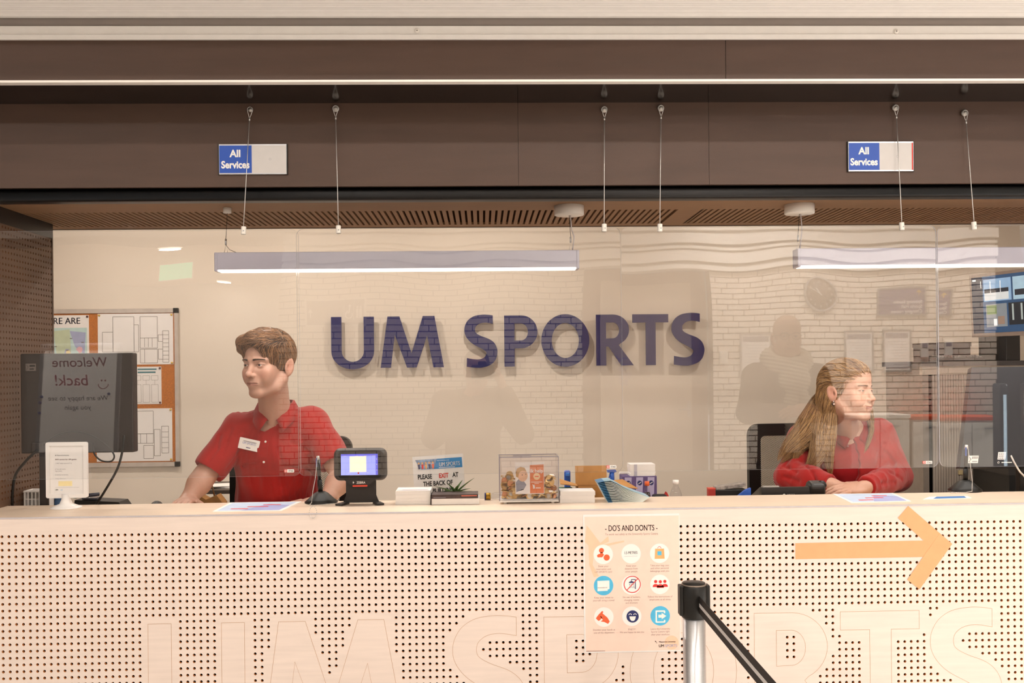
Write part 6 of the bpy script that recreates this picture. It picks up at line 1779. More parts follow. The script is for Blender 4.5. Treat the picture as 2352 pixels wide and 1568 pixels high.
def plan1(q, W, H):
    f = lambda u, v: (W * (u - .5), H * (.5 - v))
    def rl(u0, v0, u1, v1): a_ = f(u0, v1); b_ = f(u1, v0); rect_line(q, a_[0], a_[1], b_[0], b_[1])
    rl(.2, .06, .48, .75); rl(.56, .06, .79, .48); rl(.56, .48, .79, .68); rl(.62, .70, .79, .97); rl(.56, .70, .62, .97); rl(.86, .34, .94, .96); rl(.80, .42, .86, .55); rl(.80, .70, .86, .9); rl(.06, .36, .2, .75); rl(.48, .22, .54, .75)
    for u in (.62, .67, .72): q.line(f(u, .48), f(u, .66), .002, M_plan)
    for v in (.42, .5, .58, .66, .74, .82, .9): q.line(f(.86, v), f(.94, v), .002, M_plan)
def plan2(q, W, H):
    f = lambda u, v: (W * (u - .5), H * (.5 - v))
    def rl(u0, v0, u1, v1): a_ = f(u0, v1); b_ = f(u1, v0); rect_line(q, a_[0], a_[1], b_[0], b_[1])
    rl(.48, .05, .75, .48); rl(.48, .48, .58, .66); rl(.58, .48, .66, .66); rl(.66, .48, .75, .66); rl(.62, .70, .75, .95); rl(.76, .4, .84, .9); rl(.86, .34, .95, .85); rl(.1, .2, .4, .8)
    for v in (.45, .55, .65, .75): q.line(f(.86, v), f(.95, v), .002, M_plan)
def orgc(q, W, H):
    f = lambda u, v: (W * (u - .5), H * (.5 - v))
    q.rect(*f(.5, .09), *f(.9, .05), mat('ink_teal', '4f8088', .7)); q.rect(*f(.5, .17), *f(.88, .13), mat('ink_teal', '4f8088', .7))
    for u in (.5, .68, .86):
        for v0, v1 in ((.24, .36), (.48, .95)):
            a_ = f(u - .07, v1); b_ = f(u + .07, v0); rect_line(q, a_[0], a_[1], b_[0], b_[1], .0012)
    for u in (.5, .68, .86): q.line(f(u, .36), f(u, .48), .0012, M_plan)
def worldmap(q, W, H):
    f = lambda u, v: (W * (u - .5), H * (.5 - v))
    q.text('WHERE ARE', *f(.5, .11), .050, mat('ink_navy2', '3a4a72', .7), .012, sx=.95)
    q.rect(*f(.03, .97), *f(.97, .16), mat('map_sea', 'c3dcd8', .7))
    q.layer(2)
    for pts, m_ in ((((.45, .2), (.7, .18), (.72, .5), (.5, .55)), mat('map_green', 'c9d4b4', .7)), (((.7, .2), (.95, .22), (.93, .5), (.78, .4)), mat('map_lilac', 'aab0d0', .7)), (((.5, .62), (.9, .60), (.95, .8), (.6, .85)), mat('map_pink', 'e6b4bc', .7)), (((.42, .75), (.6, .72), (.66, .95), (.45, .95)), mat('map_orange', 'f0b070', .7)), (((.15, .5), (.3, .52), (.28, .9), (.12, .9)), mat('map_yellow', 'efdc9c', .7))):
        q.poly([f(*p_) for p_ in pts], m_)
    rm = random.Random(12)
    pal = [mat('map_green', 'c9d4b4', .7), mat('map_lilac', 'aab0d0', .7), mat('map_pink', 'e6b4bc', .7), mat('map_orange', 'f0b070', .7), mat('map_yellow', 'efdc9c', .7), mat('map_teal', '9cc4bc', .7)]
    for i in range(26):
        cu, cv, rr = rm.uniform(.12, .9), rm.uniform(.24, .9), rm.uniform(.03, .09)
        q.layer(2.2 + i * .04).poly([f(cu + rr * rm.uniform(.6, 1.2) * math.cos(a_ * .785), cv + rr * rm.uniform(.6, 1.2) * math.sin(a_ * .785)) for a_ in range(8)], pal[i % 6])
    q.layer(4)
    for i in range(14): q.rect(*f(.1 + .06 * i, .3 + .5 * ((i * 37) % 10) / 10), *f(.14 + .06 * i, .29 + .5 * ((i * 37) % 10) / 10), M_plan)
sheet('map_poster', 58, 724, 205, 905, 'pastel world map poster pinned on the cork board', worldmap)
sheet('floor_plan', 225, 720, 398, 837, 'floor plan sheet pinned beside the pastel map poster', plan1)
sheet('team_chart', 262, 842, 371, 928, 'small sheet with team boxes pinned between two floor plans', orgc)
sheet('floor_plan', 222, 938, 396, 1059, 'floor plan sheet pinned lowest on the cork board', plan2)

# ------------------------------------------------------------------ side table with papers and a bag behind the man
YG = 4.9
A, C = at(440, 1120, YG), at(560, 1120, YG); zt_ = at(500, 1120, YG).z
t = thing('side_table', ((A.x + C.x) / 2, YG + .2, Z_PLAT), 'low side table with papers behind the man', 'table')
mb(mat('table_dark', '4a4038', .5)).box((A.x, YG, zt_ - .03), (C.x, YG + .4, zt_ - .012)).build('tabletop', t)
for x_ in (A.x + .02, C.x - .02):
    for y_ in (YG + .02, YG + .38):
        mb(M_alu).cone((x_, y_, Z_PLAT), .012, (x_, y_, zt_ - .03), .012, 12).build('leg', t)
t = thing('paper_pile', ((A.x + C.x) / 2, YG + .15, zt_ - .012), 'loose white papers on the side table behind the man', 'papers')
for i in range(4):
    mb(M_paper).obox(((A.x + C.x) / 2 + .01 * i, YG + .15, zt_ - .0105 + .003 * i), (.10, .07, .0014), rotz(.15 * i - .2)).build('sheet', t)
t = thing('paper_bag', (at(478, 1140, YG - .12).x, YG - .12, Z_PLAT), 'brown crumpled bag standing before the side table', 'bag')
p = at(478, 1130, YG - .12)
mb(mat('bag_brown', '9a6a34', .7, var=.2, nscale=20)).prism([(-.07, 0), (.07, 0), (.08, p.z - Z_PLAT - .05), (.05, p.z - Z_PLAT - .01), (.0, p.z - Z_PLAT - .03), (-.05, p.z - Z_PLAT), (-.08, p.z - Z_PLAT - .06)], V(p.x, YG - .16, Z_PLAT), XR, ZU, YF, .08).build('body', t)
mb(mat('bag_brown2', '6e4a24', .7)).tube([V(p.x - .03, YG - .12, p.z - .02), V(p.x - .02, YG - .12, p.z + .03), V(p.x + .02, YG - .12, p.z + .03), V(p.x + .03, YG - .12, p.z - .02)], .004, 8).build('handle', t)

# ------------------------------------------------------------------ office chairs
def chair(cx, Y, ztop, width, yaw, label, hgt=.46, seat_z=.722):
    t = thing('office_chair', V(cx, Y - .22, Z_PLAT), label, 'chair', 'office chairs behind the counter')
    Rz = rotz(yaw)
    R3 = Rz @ XR; N3 = Rz @ YF
    O = V(cx, Y, ztop - hgt / 2)
    out = rrect(width, hgt, .045, 6); inn = rrect(width - .10, hgt - .10, .018, 6, 0, 0)
    U3 = V(0, 0, 1)
    fr = mb(M_rubber).ring_prism(out, inn, O - N3 * .012, R3, U3, N3, .026).build('back_frame', t)
    m_ = MATS.get('chair_mesh')
    if m_ is None:
        m_ = bpy.data.materials.new('chair_mesh'); m_.use_nodes = True; MATS['chair_mesh'] = m_
        nt = m_.node_tree; bs = nt.nodes['Principled BSDF']; bs.inputs['Base Color'].default_value = (.02, .017, .015, 1); bs.inputs['Roughness'].default_value = .7
        tc = nt.nodes.new('ShaderNodeTexCoord'); mp = nt.nodes.new('ShaderNodeMapping'); mp.inputs['Rotation'].default_value = (0, math.radians(35), 0)
        wv = nt.nodes.new('ShaderNodeTexWave'); wv.wave_type = 'BANDS'; wv.bands_direction = 'X'; wv.inputs['Scale'].default_value = 62
        nt.links.new(tc.outputs['Object'], mp.inputs[0]); nt.links.new(mp.outputs[0], wv.inputs['Vector'])
        gt_ = nt.nodes.new('ShaderNodeMath'); gt_.operation = 'GREATER_THAN'; gt_.inputs[1].default_value = .47
        nt.links.new(wv.outputs['Fac'], gt_.inputs[0]); nt.links.new(gt_.outputs[0], bs.inputs['Alpha'])
    mb(m_).prism(rrect(width - .09, hgt - .09, .02, 5), O, R3, U3, N3, .0008).build('back_mesh', t)
    sc0 = V(cx, Y, 0) - N3 * .24
    mb(M_rubber).obox(V(sc0.x, sc0.y, seat_z), (.24, .23, .035), Rz, .025, 3).build('seat', t)
    mb(M_rubber).tube([O + V(0, 0, -hgt / 2) + N3 * .02, V(O.x, O.y, seat_z - .01) + N3 * .03, V(O.x, O.y, seat_z - .055) + N3 * .01, V(sc0.x, sc0.y, seat_z - .05) + N3 * .05], .018, 10).build('spine', t)
    mb(M_alu).cone(V(sc0.x, sc0.y, Z_PLAT + .08), .025, V(sc0.x, sc0.y, seat_z - .03), .025, 14).build('gas_lift', t)
    for i in range(5):
        a_ = 2 * math.pi * i / 5
        e = V(sc0.x + .26 * math.cos(a_), sc0.y + .26 * math.sin(a_), Z_PLAT + .065)
        lg = mb(M_rubber).tube([V(sc0.x, sc0.y, Z_PLAT + .085), e], [.022, .014], 8).build('base_arm', t)
        mb(M_rubber).lathe([(0, -.018), (.03, -.018), (.03, .018), (0, .018)], V(e.x, e.y, Z_PLAT + .03), V(-math.sin(a_), math.cos(a_), 0), 14, caps=False).build('caster', lg)
    return t
YCH = 4.125
xa = at(1714, 1050, YCH).x
chair(xa + .25, YCH, at(1770, 972, YCH).z, .50, .10, 'black mesh-back office chair behind the woman', seat_z=.712)
YCH2 = 4.02
chair(at(668, 1050, YCH2).x, YCH2, at(800, 1000, YCH2).z, .50, -.12, 'black mesh-back office chair behind the man', seat_z=.700)
# ------------------------------------------------------------------ people: distance-field modelling
class Field:
    """signed-distance grid with smooth unions; surface nets give one continuous mesh"""
    def __init__(s, lo, hi, h):
        s.lo = np.array(lo, np.float32); s.h = h
        s.n = np.ceil((np.array(hi) - np.array(lo)) / h).astype(int) + 1
        s.d = np.full(s.n, 0.08, np.float32)
    def _sub(s, lo, hi, pad):
        a = np.maximum(np.floor((np.array(lo) - pad - s.lo) / s.h).astype(int), 0)
        b = np.minimum(np.ceil((np.array(hi) + pad - s.lo) / s.h).astype(int) + 1, s.n)
        if np.any(b <= a): return None
        sl = tuple(slice(a[i], b[i]) for i in range(3))
        ax = [(s.lo[i] + np.arange(a[i], b[i]) * s.h).astype(np.float32) for i in range(3)]
        return sl, ax[0][:, None, None], ax[1][None, :, None], ax[2][None, None, :]
    def _mix(s, sl, dd, k, op):
        a = s.d[sl]
        if op == 'u':
            if k <= 0: s.d[sl] = np.minimum(a, dd); return
            t = np.clip(.5 + .5 * (a - dd) / k, 0, 1)
            s.d[sl] = a * (1 - t) + dd * t - k * t * (1 - t)
        elif op == 'i':
            s.d[sl] = np.maximum(a, dd)
        else:
            k = max(k, 1e-5)
            t = np.clip(.5 - .5 * (a + dd) / k, 0, 1)
            s.d[sl] = a * (1 - t) - dd * t + k * t * (1 - t)
    def cap(s, p1, r1, p2, r2, k=.01, op='u'):
        p1 = np.array(p1, float); p2 = np.array(p2, float)
        r = max(r1, r2)
        q = s._sub(np.minimum(p1, p2) - r, np.maximum(p1, p2) + r, k + 3 * s.h + .004)
        if q is None: return s
        sl, X, Y, Z = q
        ab = p2 - p1; L2 = max((ab ** 2).sum(), 1e-12)
        t = np.clip(((X - p1[0]) * ab[0] + (Y - p1[1]) * ab[1] + (Z - p1[2]) * ab[2]) / L2, 0, 1)
        dd = np.sqrt((X - p1[0] - t * ab[0]) ** 2 + (Y - p1[1] - t * ab[1]) ** 2 + (Z - p1[2] - t * ab[2]) ** 2) - (r1 + (r2 - r1) * t)
        s._mix(sl, dd.astype(np.float32), k, op); return s
    def chain(s, pts, k=.01, op='u'):
        for a, b in zip(pts[:-1], pts[1:]): s.cap(a[0], a[1], b[0], b[1], k, op)
        return s
    def ell(s, c, r, R=None, k=.01, op='u'):
        c = np.array(c, float); r = np.array(r, float)
        R = np.eye(3) if R is None else np.array(R)
        ext = np.sqrt(((R * r[None, :]) ** 2).sum(1))
        q = s._sub(c - ext, c + ext, k + 3 * s.h + .004)
        if q is None: return s
        sl, X, Y, Z = q
        x, y, z = X - c[0], Y - c[1], Z - c[2]
        l = [x * R[0, i] + y * R[1, i] + z * R[2, i] for i in range(3)]
        k0 = np.sqrt(sum((l[i] / r[i]) ** 2 for i in range(3))); k1 = np.sqrt(sum((l[i] / r[i] ** 2) ** 2 for i in range(3)))
        dd = k0 * (k0 - 1) / np.maximum(k1, 1e-9)
        s._mix(sl, dd.astype(np.float32), k, op); return s
    def sample(s, P):
        g = (P - s.lo) / s.h
        i = np.clip(np.floor(g).astype(int), 0, s.n - 2); f = np.clip(g - i, 0, 1)
        d = s.d; out = 0
        for dx in (0, 1):
            for dy in (0, 1):
                for dz in (0, 1):
                    w_ = (f[:, 0] if dx else 1 - f[:, 0]) * (f[:, 1] if dy else 1 - f[:, 1]) * (f[:, 2] if dz else 1 - f[:, 2])
                    out = out + w_ * d[i[:, 0] + dx, i[:, 1] + dy, i[:, 2] + dz]
        return out
    def grad(s, P):
        e = s.h
        g = np.stack([s.sample(P + np.eye(3)[i] * e) - s.sample(P - np.eye(3)[i] * e) for i in range(3)], 1)
        return g / np.maximum(np.linalg.norm(g, axis=1, keepdims=True), 1e-9)
    def nets(s):
        d = s.d; ins = d < 0
        n = s.n
        cnt = np.zeros(n - 1, np.int8)
        corner = [(a, b, c) for a in (0, 1) for b in (0, 1) for c in (0, 1)]
        for a, b, c in corner: cnt += ins[a:n[0] - 1 + a, b:n[1] - 1 + b, c:n[2] - 1 + c]
        act = (cnt > 0) & (cnt < 8)
        idx = np.argwhere(act)
        num = np.full(n - 1, -1, np.int32); num[act] = np.arange(len(idx))
        pos = np.zeros((len(idx), 3)); wt = np.zeros(len(idx))
        for a in corner:
            for ax in range(3):
                if a[ax] == 1: continue
                b = list(a); b[ax] = 1
                va = d[idx[:, 0] + a[0], idx[:, 1] + a[1], idx[:, 2] + a[2]]; vb = d[idx[:, 0] + b[0], idx[:, 1] + b[1], idx[:, 2] + b[2]]
                cr = (va < 0) != (vb < 0)
                t = np.where(cr, va / np.where(cr, va - vb, 1), 0)
                p = np.tile(np.array(a, float), (len(idx), 1)); p[:, ax] = t
                pos += p * cr[:, None]; wt += cr
        pos = pos / wt[:, None] + idx
        V_ = s.lo + pos * s.h
        faces = []
        for ax in range(3):
            u, v = (ax + 1) % 3, (ax + 2) % 3
            sa = [slice(1, n[i] - 1) for i in range(3)]; sb = list(sa); sa[ax] = slice(0, n[ax] - 1); sb[ax] = slice(1, n[ax])
            A_, B_ = ins[tuple(sa)], ins[tuple(sb)]
            e = np.argwhere(A_ != B_)
            if len(e) == 0: continue
            fl = A_[e[:, 0], e[:, 1], e[:, 2]]
            base = e.copy(); base[:, u] += 1; base[:, v] += 1
            q = []
            for du, dv in ((-1, -1), (0, -1), (0, 0), (-1, 0)):
                c = base.copy(); c[:, u] += du; c[:, v] += dv
                q.append(num[c[:, 0], c[:, 1], c[:, 2]])
            q = np.stack(q, 1)
            q[~fl] = q[~fl][:, ::-1]
            faces.append(q)
        F_ = np.concatenate(faces); F_ = F_[(F_ >= 0).all(1)]
        return V_, F_
def sdf_mesh(name, parts, mats_, parent=None, loc=None, colfn=None, disp=None):
    """parts: list of Fields joined in one mesh"""
    vs, fs, o = [], [], 0
    for f in parts:
        v, q = f.nets()
        if disp is not None: v = disp(v, f.grad(v))
        vs.append(v); fs.append(q + o); o += len(v)
    v = np.concatenate(vs); q = np.concatenate(fs)
    off = wl(parent) if parent is not None else Vector(loc)
    me = bpy.data.meshes.new(name)
    me.vertices.add(len(v)); me.vertices.foreach_set('co', (v - np.array(off)).astype(np.float32).ravel())
    me.loops.add(len(q) * 4); me.loops.foreach_set('vertex_index', q.astype(np.int32).ravel())
    me.polygons.add(len(q)); me.polygons.foreach_set('loop_start', np.arange(0, len(q) * 4, 4, dtype=np.int32)); me.polygons.foreach_set('loop_total', np.full(len(q), 4, np.int32))
    me.polygons.foreach_set('use_smooth', np.ones(len(q), bool))
    for m_ in mats_: me.materials.append(m_)
    me.update(); me.validate()
    if colfn is not None:
        c = colfn(v)
        a = me.color_attributes.new('Col', 'FLOAT_COLOR', 'POINT')
        a.data.foreach_set('color', np.concatenate([c, np.ones((len(c), 1))], 1).astype(np.float32).ravel())
    return link_mesh(name, me, parent, None if parent is not None else loc)

class Head:
    """head frame: local x to the person's left, -y the way the face looks, z up, origin at eye height in the skull"""
    def __init__(s, c, yaw, pitch=0.0, roll=0.0, scale=1.0):
        s.c = np.array(c, float); s.s = scale
        s.R = np.array(Matrix.Rotation(yaw, 3, 'Z') @ Matrix.Rotation(roll, 3, 'Y') @ Matrix.Rotation(pitch, 3, 'X'))
    def P(s, x, y, z): return s.c + s.s * (s.R @ np.array((x, y, z), float))
    def L(s, P): return ((P - s.c) @ s.R) / s.s
    def cap(s, f, a, ra, b, rb, k=.008, op='u'): f.cap(s.P(*a), ra * s.s, s.P(*b), rb * s.s, k * s.s, op)
    def ell(s, f, c, r, k=.008, op='u', rot=None):
        R = s.R if rot is None else s.R @ np.array(rot)
        f.ell(s.P(*c), np.array(r) * s.s, R, k * s.s, op)
def build_head(f, H, open_=.0044, jaw=1.0, nose=1.0, brow=1.0, cheek=1.0, smile=0.0, neck_to=None, neck_r=.054, lips=1.0, face_w=1.0, iseye=True):
    e, c = H.ell, H.cap
    e(f, (0, .014, .036), (.0755, .0965, .083), .01)
    e(f, (0, -.008, .045), (.070, .084, .066), .02)
    e(f, (0, -.030, -.030), (.0615 * face_w, .062, .078), .02)
    for sx in (-1, 1):
        c(f, (sx * .054 * jaw, .012, -.050), .020, (sx * .047 * jaw, -.022, -.082), .017, .02)
        c(f, (sx * .047 * jaw, -.022, -.082), .017, (sx * .014, -.066, -.100), .0165, .02)
        e(f, (sx * .042 * face_w, -.060, -.026), (.021, .020, .018), .02)
        if cheek: e(f, (sx * .040, -.058, -.050), (.020 * cheek, .020 * cheek, .020), .022)
    e(f, (0, -.071, -.100), (.019, .0165, .0155), .015)
    # brow and nose bridge
    for sx in (-1, 1): c(f, (sx * .012, -.0855, .017), .0075 * brow, (sx * .046, -.068, .018), .0075 * brow, .014)
    # sockets
    for sx in (-1, 1): e(f, (sx * .031, -.096, -.001), (.0170, .0175, .0125), .013, 's')
    e(f, (0, -.078, -.064), (.027, .020, .024), .016)
    c(f, (0, -.083, .010), .0085, (0, -.1015 * 1 - .004 * nose, -.030), .0085, .010)
    e(f, (0, -.1045 - .004 * nose, -.034), (.0095, .0095, .0085), .008)
    for sx in (-1, 1):
        e(f, (sx * .0118, -.096, -.038), (.0068, .0095, .0066), .006)
    for sx in (-1, 1): e(f, (sx * .0062, -.1015, -.0455), (.0034, .0048, .0030), .002, 's')
    # lids round the eyeballs
    if iseye:
        for sx in (-1, 1):
            e(f, (sx * .0315, -.0725, -.001), (.0142, .0142, .0128), .006)
            e(f, (sx * .0315, -.0895, -.0012), (.0136, .0100, open_), .0016, 's', np.array(Matrix.Rotation(sx * .06, 3, 'Y')))
    # mouth
    sm = .004 * smile
    for sx in (-1, 1):
        c(f, (0, -.0965, -.0622), .0036 * lips, (sx * .023, -.0875, -.0655 + sm), .0020, .006)
        c(f, (0, -.0950, -.0708), .0044 * lips, (sx * .022, -.0870, -.0675 + sm), .0022, .006)
    for sx in (-1, 1): c(f, (0, -.1010, -.0662), .0015, (sx * .0255, -.0895, -.0662 + sm * 1.3), .0012, .003, 's')
    if smile:
        for sx in (-1, 1):
            e(f, (sx * .037, -.070, -.043), (.017, .014, .015), .014)
            c(f, (sx * .020, -.094, -.036), .0010, (sx * .031, -.084, -.058), .0012, .005, 's')
    # ears
    for sx in (-1, 1):
        rt = np.array(Matrix.Rotation(-sx * .22, 3, 'Z') @ Matrix.Rotation(-.15, 3, 'X'))
        e(f, (sx * .0785, .022, -.010), (.0070, .0205, .0325), .007, 'u', rt)
        e(f, (sx * .0735, .020, -.035), (.0065, .0095, .0105), .006, 'u', rt)
        e(f, (sx * .0855, .0185, -.008), (.0050, .0125, .0215), .003, 's', rt)
        e(f, (sx * .0810, .0130, -.014), (.0060, .0050, .0090), .003, 's', rt)
    # neck
    if neck_to is not None:
        f.cap(H.P(0, .022, -.075), neck_r * H.s, neck_to, neck_r * 1.06 * H.s, .025)
        for sx in (-1, 1): f.cap(H.P(sx * .045, .015, -.06), .013, np.array(neck_to) + H.R @ np.array((sx * .012, -.050, -.015)), .012, .02)
def skin_colors(H, base, lip, blush=.25, open_=.0042):
    base = np.array(lin(base)); lip = np.array(lin(lip))
    def fn(v):
        p = H.L(v); c = np.tile(base, (len(v), 1))
        def mixc(c, w_, col): return c * (1 - w_[:, None]) + np.array(col) * w_[:, None]
        g = lambda cx, cy, cz, rx_, ry_, rz_: np.exp(-(((p[:, 0] - cx) / rx_) ** 2 + ((p[:, 1] - cy) / ry_) ** 2 + ((p[:, 2] - cz) / rz_) ** 2))
        red = base * np.array((1.02, .72, .66))
        for sx in (-1, 1): c = mixc(c, blush * g(sx * .042, -.07, -.035, .022, .03, .02), red)
        c = mixc(c, blush * .8 * g(0, -.108, -.036, .013, .014, .012), red)
        for sx in (-1, 1): c = mixc(c, blush * 1.2 * g(sx * .078, .02, -.01, .012, .03, .035), red)
        ax = np.abs(p[:, 0])
        midz = -.0662
        up_ = np.clip(1 - ((p[:, 2] + .0635) / .0032) ** 2, 0, 1); lo_ = np.clip(1 - ((p[:, 2] + .0698) / .0040) ** 2, 0, 1)
        wl_ = np.clip(np.maximum(up_, lo_) * 1.6, 0, 1) * np.clip((.0235 - ax) / .004, 0, 1) * (p[:, 1] < -.080)
        c = mixc(c, .6 * wl_, lip)
        cre = np.exp(-((p[:, 2] - midz) / .0016) ** 2) * np.clip((.026 - ax) / .004, 0, 1) * (p[:, 1] < -.08)
        c = mixc(c, .75 * cre, lip * .35)
        for sx in (-1, 1):
            ex = (p[:, 0] - sx * .0315)
            lid = np.exp(-((np.sqrt((ex / 1.0) ** 2 + ((p[:, 2] + .001) * .0142 / (open_ + .0010)) ** 2) - .0140) / .0022) ** 2) * (p[:, 1] < -.066) * (p[:, 2] > -.0025)
            c = mixc(c, .8 * lid, base * .14)
        return c
    return fn
def eyeball(H, sx, gaze, iris, parent):
    """eyeball with iris and pupil coloured on the mesh"""
    c = H.P(sx * .0315, -.0728, -.001); r = .0122 * H.s
    n, m = 32, 24
    vs, cols = [], []
    g = np.array(gaze, float); g /= np.linalg.norm(g)
    ir = np.array(lin(iris))
    for i in range(m + 1):
        ph = math.pi * i / m
        for k in range(n):
            t = 2 * math.pi * k / n
            d = H.R @ np.array((math.sin(ph) * math.cos(t), -math.cos(ph), math.sin(ph) * math.sin(t)))
            vs.append(c + d * r)
            a = math.degrees(math.acos(max(-1, min(1, float(d @ g)))))
            cols.append((.01, .008, .008) if a < 12 else tuple(ir) if a < 27 else tuple(ir * .4) if a < 31 else (.56, .49, .45))
    fs = [(i * n + k, (i + 1) * n + k, (i + 1) * n + (k + 1) % n, i * n + (k + 1) % n) for i in range(m) for k in range(n)]
    b = MB().use(vcol_mat('eye_surface', .12, spec=.6)); b.add(vs, fs, True)
    me = b.mesh('eyeball', wl(parent))
    a = me.color_attributes.new('Col', 'FLOAT_COLOR', 'POINT')
    a.data.foreach_set('color', np.concatenate([np.array(cols), np.ones((len(cols), 1))], 1).astype(np.float32).ravel())
    return link_mesh('eye', me, parent)
def eyebrow(H, sx, m_, parent, f, thick=.0021, lift=0.0, arch=.003, n=70):
    """brow of short hairs lying on the skin"""
    rnd = random.Random(5 + sx)
    b = mb(m_)
    for i in range(n):
        t = rnd.random(); x = .011 + .036 * t; z = .0165 + lift + arch * math.sin(t * 2.3) + rnd.uniform(-1, 1) * thick * (1 - .6 * t)
        p = H.P(sx * x, -.11, z)
        d = H.R @ np.array((0, 1, 0))
        for _ in range(40):                       # march to the skin
            s_ = float(f.sample(p[None])[0])
            if s_ < .0008: break
            p = p + d * max(s_ * .8, .0004)
        q = p + H.R @ np.array((sx * .0065, .0015 + .002 * t, .0026 * (1 - 1.6 * t))) * H.s - d * .0006
        b.tube([p, (p + q) / 2 - d * .0007, q], [.0008, .0007, .0002], 4)
    o = b.build('eyebrow', parent); o['kind'] = 'stuff'
    return o
def strands_on(f, roots, flow, steps, step, lift, rad, m_, name, parent, jitter=.25, seed=1, nside=3):
    """hair strands that start on a hair volume and run along it"""
    rng = np.random.default_rng(seed)
    P = roots.copy(); N_ = len(P)
    lf = lift * rng.uniform(.3, 1.3, (N_, 1))
    jit = rng.normal(0, jitter, (N_, 3))
    path = [P.copy()]
    for i in range(steps):
        g = f.grad(P); d = f.sample(P)[:, None]
        P = P + g * (lf - d) * .8
        fl = flow(P) + jit * np.linalg.norm(flow(P), axis=1, keepdims=True)
        g = f.grad(P)
        t = fl - g * (fl * g).sum(1, keepdims=True)
        t /= np.maximum(np.linalg.norm(t, axis=1, keepdims=True), 1e-6)
        if i == 0: path[0] = P.copy()
        P = P + t * step
        path.append(P.copy())
    return strand_mesh(np.stack(path, 1), rad, m_, name, parent, rng, nside)
def strand_mesh(path, rad, m_, name, parent, rng, nside=3):
    N_, K, _ = path.shape
    tan = np.gradient(path, axis=1); tan /= np.maximum(np.linalg.norm(tan, axis=2, keepdims=True), 1e-9)
    ref = rng.normal(0, 1, (N_, 1, 3)); a = np.cross(tan, np.broadcast_to(ref, tan.shape)); a /= np.maximum(np.linalg.norm(a, axis=2, keepdims=True), 1e-9)
    b = np.cross(tan, a)
    r = rad * rng.uniform(.6, 1.3, (N_, 1, 1)) * np.interp(np.linspace(0, 1, K), [0, .15, .7, 1], [.7, 1, .9, .15])[None, :, None]
    V_ = np.stack([path + (a * math.cos(2 * math.pi * j / nside) + b * math.sin(2 * math.pi * j / nside)) * r for j in range(nside)], 2).reshape(-1, 3)
    base = (np.arange(N_)[:, None, None] * K * nside + np.arange(K - 1)[None, :, None] * nside)
    j = np.arange(nside)[None, None, :]
    q = np.stack([base + j, base + (j + 1) % nside, base + nside + (j + 1) % nside, base + nside + j], 3).reshape(-1, 4)
    off = np.array(wl(parent))
    me = bpy.data.meshes.new(name)
    me.vertices.add(len(V_)); me.vertices.foreach_set('co', (V_ - off).astype(np.float32).ravel())
    me.loops.add(len(q) * 4); me.loops.foreach_set('vertex_index', q.astype(np.int32).ravel())
    me.polygons.add(len(q)); me.polygons.foreach_set('loop_start', np.arange(0, len(q) * 4, 4, dtype=np.int32)); me.polygons.foreach_set('loop_total', np.full(len(q), 4, np.int32))
    me.polygons.foreach_set('use_smooth', np.ones(len(q), bool))
    me.materials.append(m_); me.update()
    # per-strand tone
    tone = np.repeat(rng.uniform(0, 1, N_), K * nside)
    at_ = me.attributes.new('tone', 'FLOAT', 'POINT'); at_.data.foreach_set('value', tone.astype(np.float32))
    o = link_mesh(name, me, parent); o['kind'] = 'stuff'
    return o
def hair_mat(name, dark, light, rough=.38):
    if name in MATS: return MATS[name]
    m = bpy.data.materials.new(name); m.use_nodes = True; MATS[name] = m
    nt = m.node_tree; b = nt.nodes['Principled BSDF']
    a = nt.nodes.new('ShaderNodeAttribute'); a.attribute_name = 'tone'
    rp = nt.nodes.new('ShaderNodeValToRGB'); rp.color_ramp.elements[0].color = lin(dark) + (1,); rp.color_ramp.elements[1].color = lin(light) + (1,)
    nt.links.new(a.outputs['Fac'], rp.inputs[0]); nt.links.new(rp.outputs[0], b.inputs['Base Color'])
    b.inputs['Roughness'].default_value = rough; b.inputs['Specular IOR Level'].default_value = .6
    return m
def hand(f, wrist, d, n, side, s=1.0, curl=.6, spread=.12, k=.006):
    """palm and five fingers; d: pointing way, n: back-of-hand normal, side: +1/-1 which side the thumb leaves (along d x n)"""
    w_ = np.array(wrist, float); d = np.array(d, float); d /= np.linalg.norm(d); n = np.array(n, float); n -= d * (n @ d); n /= np.linalg.norm(n)
    x = np.cross(d, n) * side
    R = np.stack([x, d, n], 1)
    f.ell(w_ + d * .045 * s, np.array((.040, .052, .014)) * s, R, k=.012)
    f.cap(w_ - d * .01 * s, .024 * s, w_ + d * .02 * s, .022 * s, .015)
    for i, (off, L_) in enumerate(((.030, .072), (.010, .082), (-.010, .076), (-.029, .060))):
        p = w_ + d * .085 * s + x * off * s; r = (.0085, .0088, .0084, .0075)[i] * s
        dir_ = d + x * off * spread * 10 * .1; dir_ /= np.linalg.norm(dir_)
        ang = curl * .5
        for j, fr in enumerate((.45, .31, .24)):
            dd = dir_ * math.cos(ang) - n * math.sin(ang)
            q = p + dd * L_ * fr * s
            f.cap(p, r * (1 - .08 * j), q, r * (.92 - .1 * j), k * .5)
            p = q; ang += curl * .75
    p = w_ + d * .022 * s + x * .030 * s
    d2 = d * .62 + x * .72 - n * .3; d2 /= np.linalg.norm(d2)
    q = p + d2 * .042 * s; f.cap(p, .0125 * s, q, .0105 * s, k)
    d3 = d * .85 + x * .35 - n * (.25 + .3 * curl); d3 /= np.linalg.norm(d3)
    f.cap(q, .0102 * s, q + d3 * .034 * s, .0082 * s, k * .5)
A3 = lambda px, py, Y: np.array(at(px, py, Y))
def bbox(pts, pad):
    P = np.array(pts); return P.min(0) - pad, P.max(0) + pad
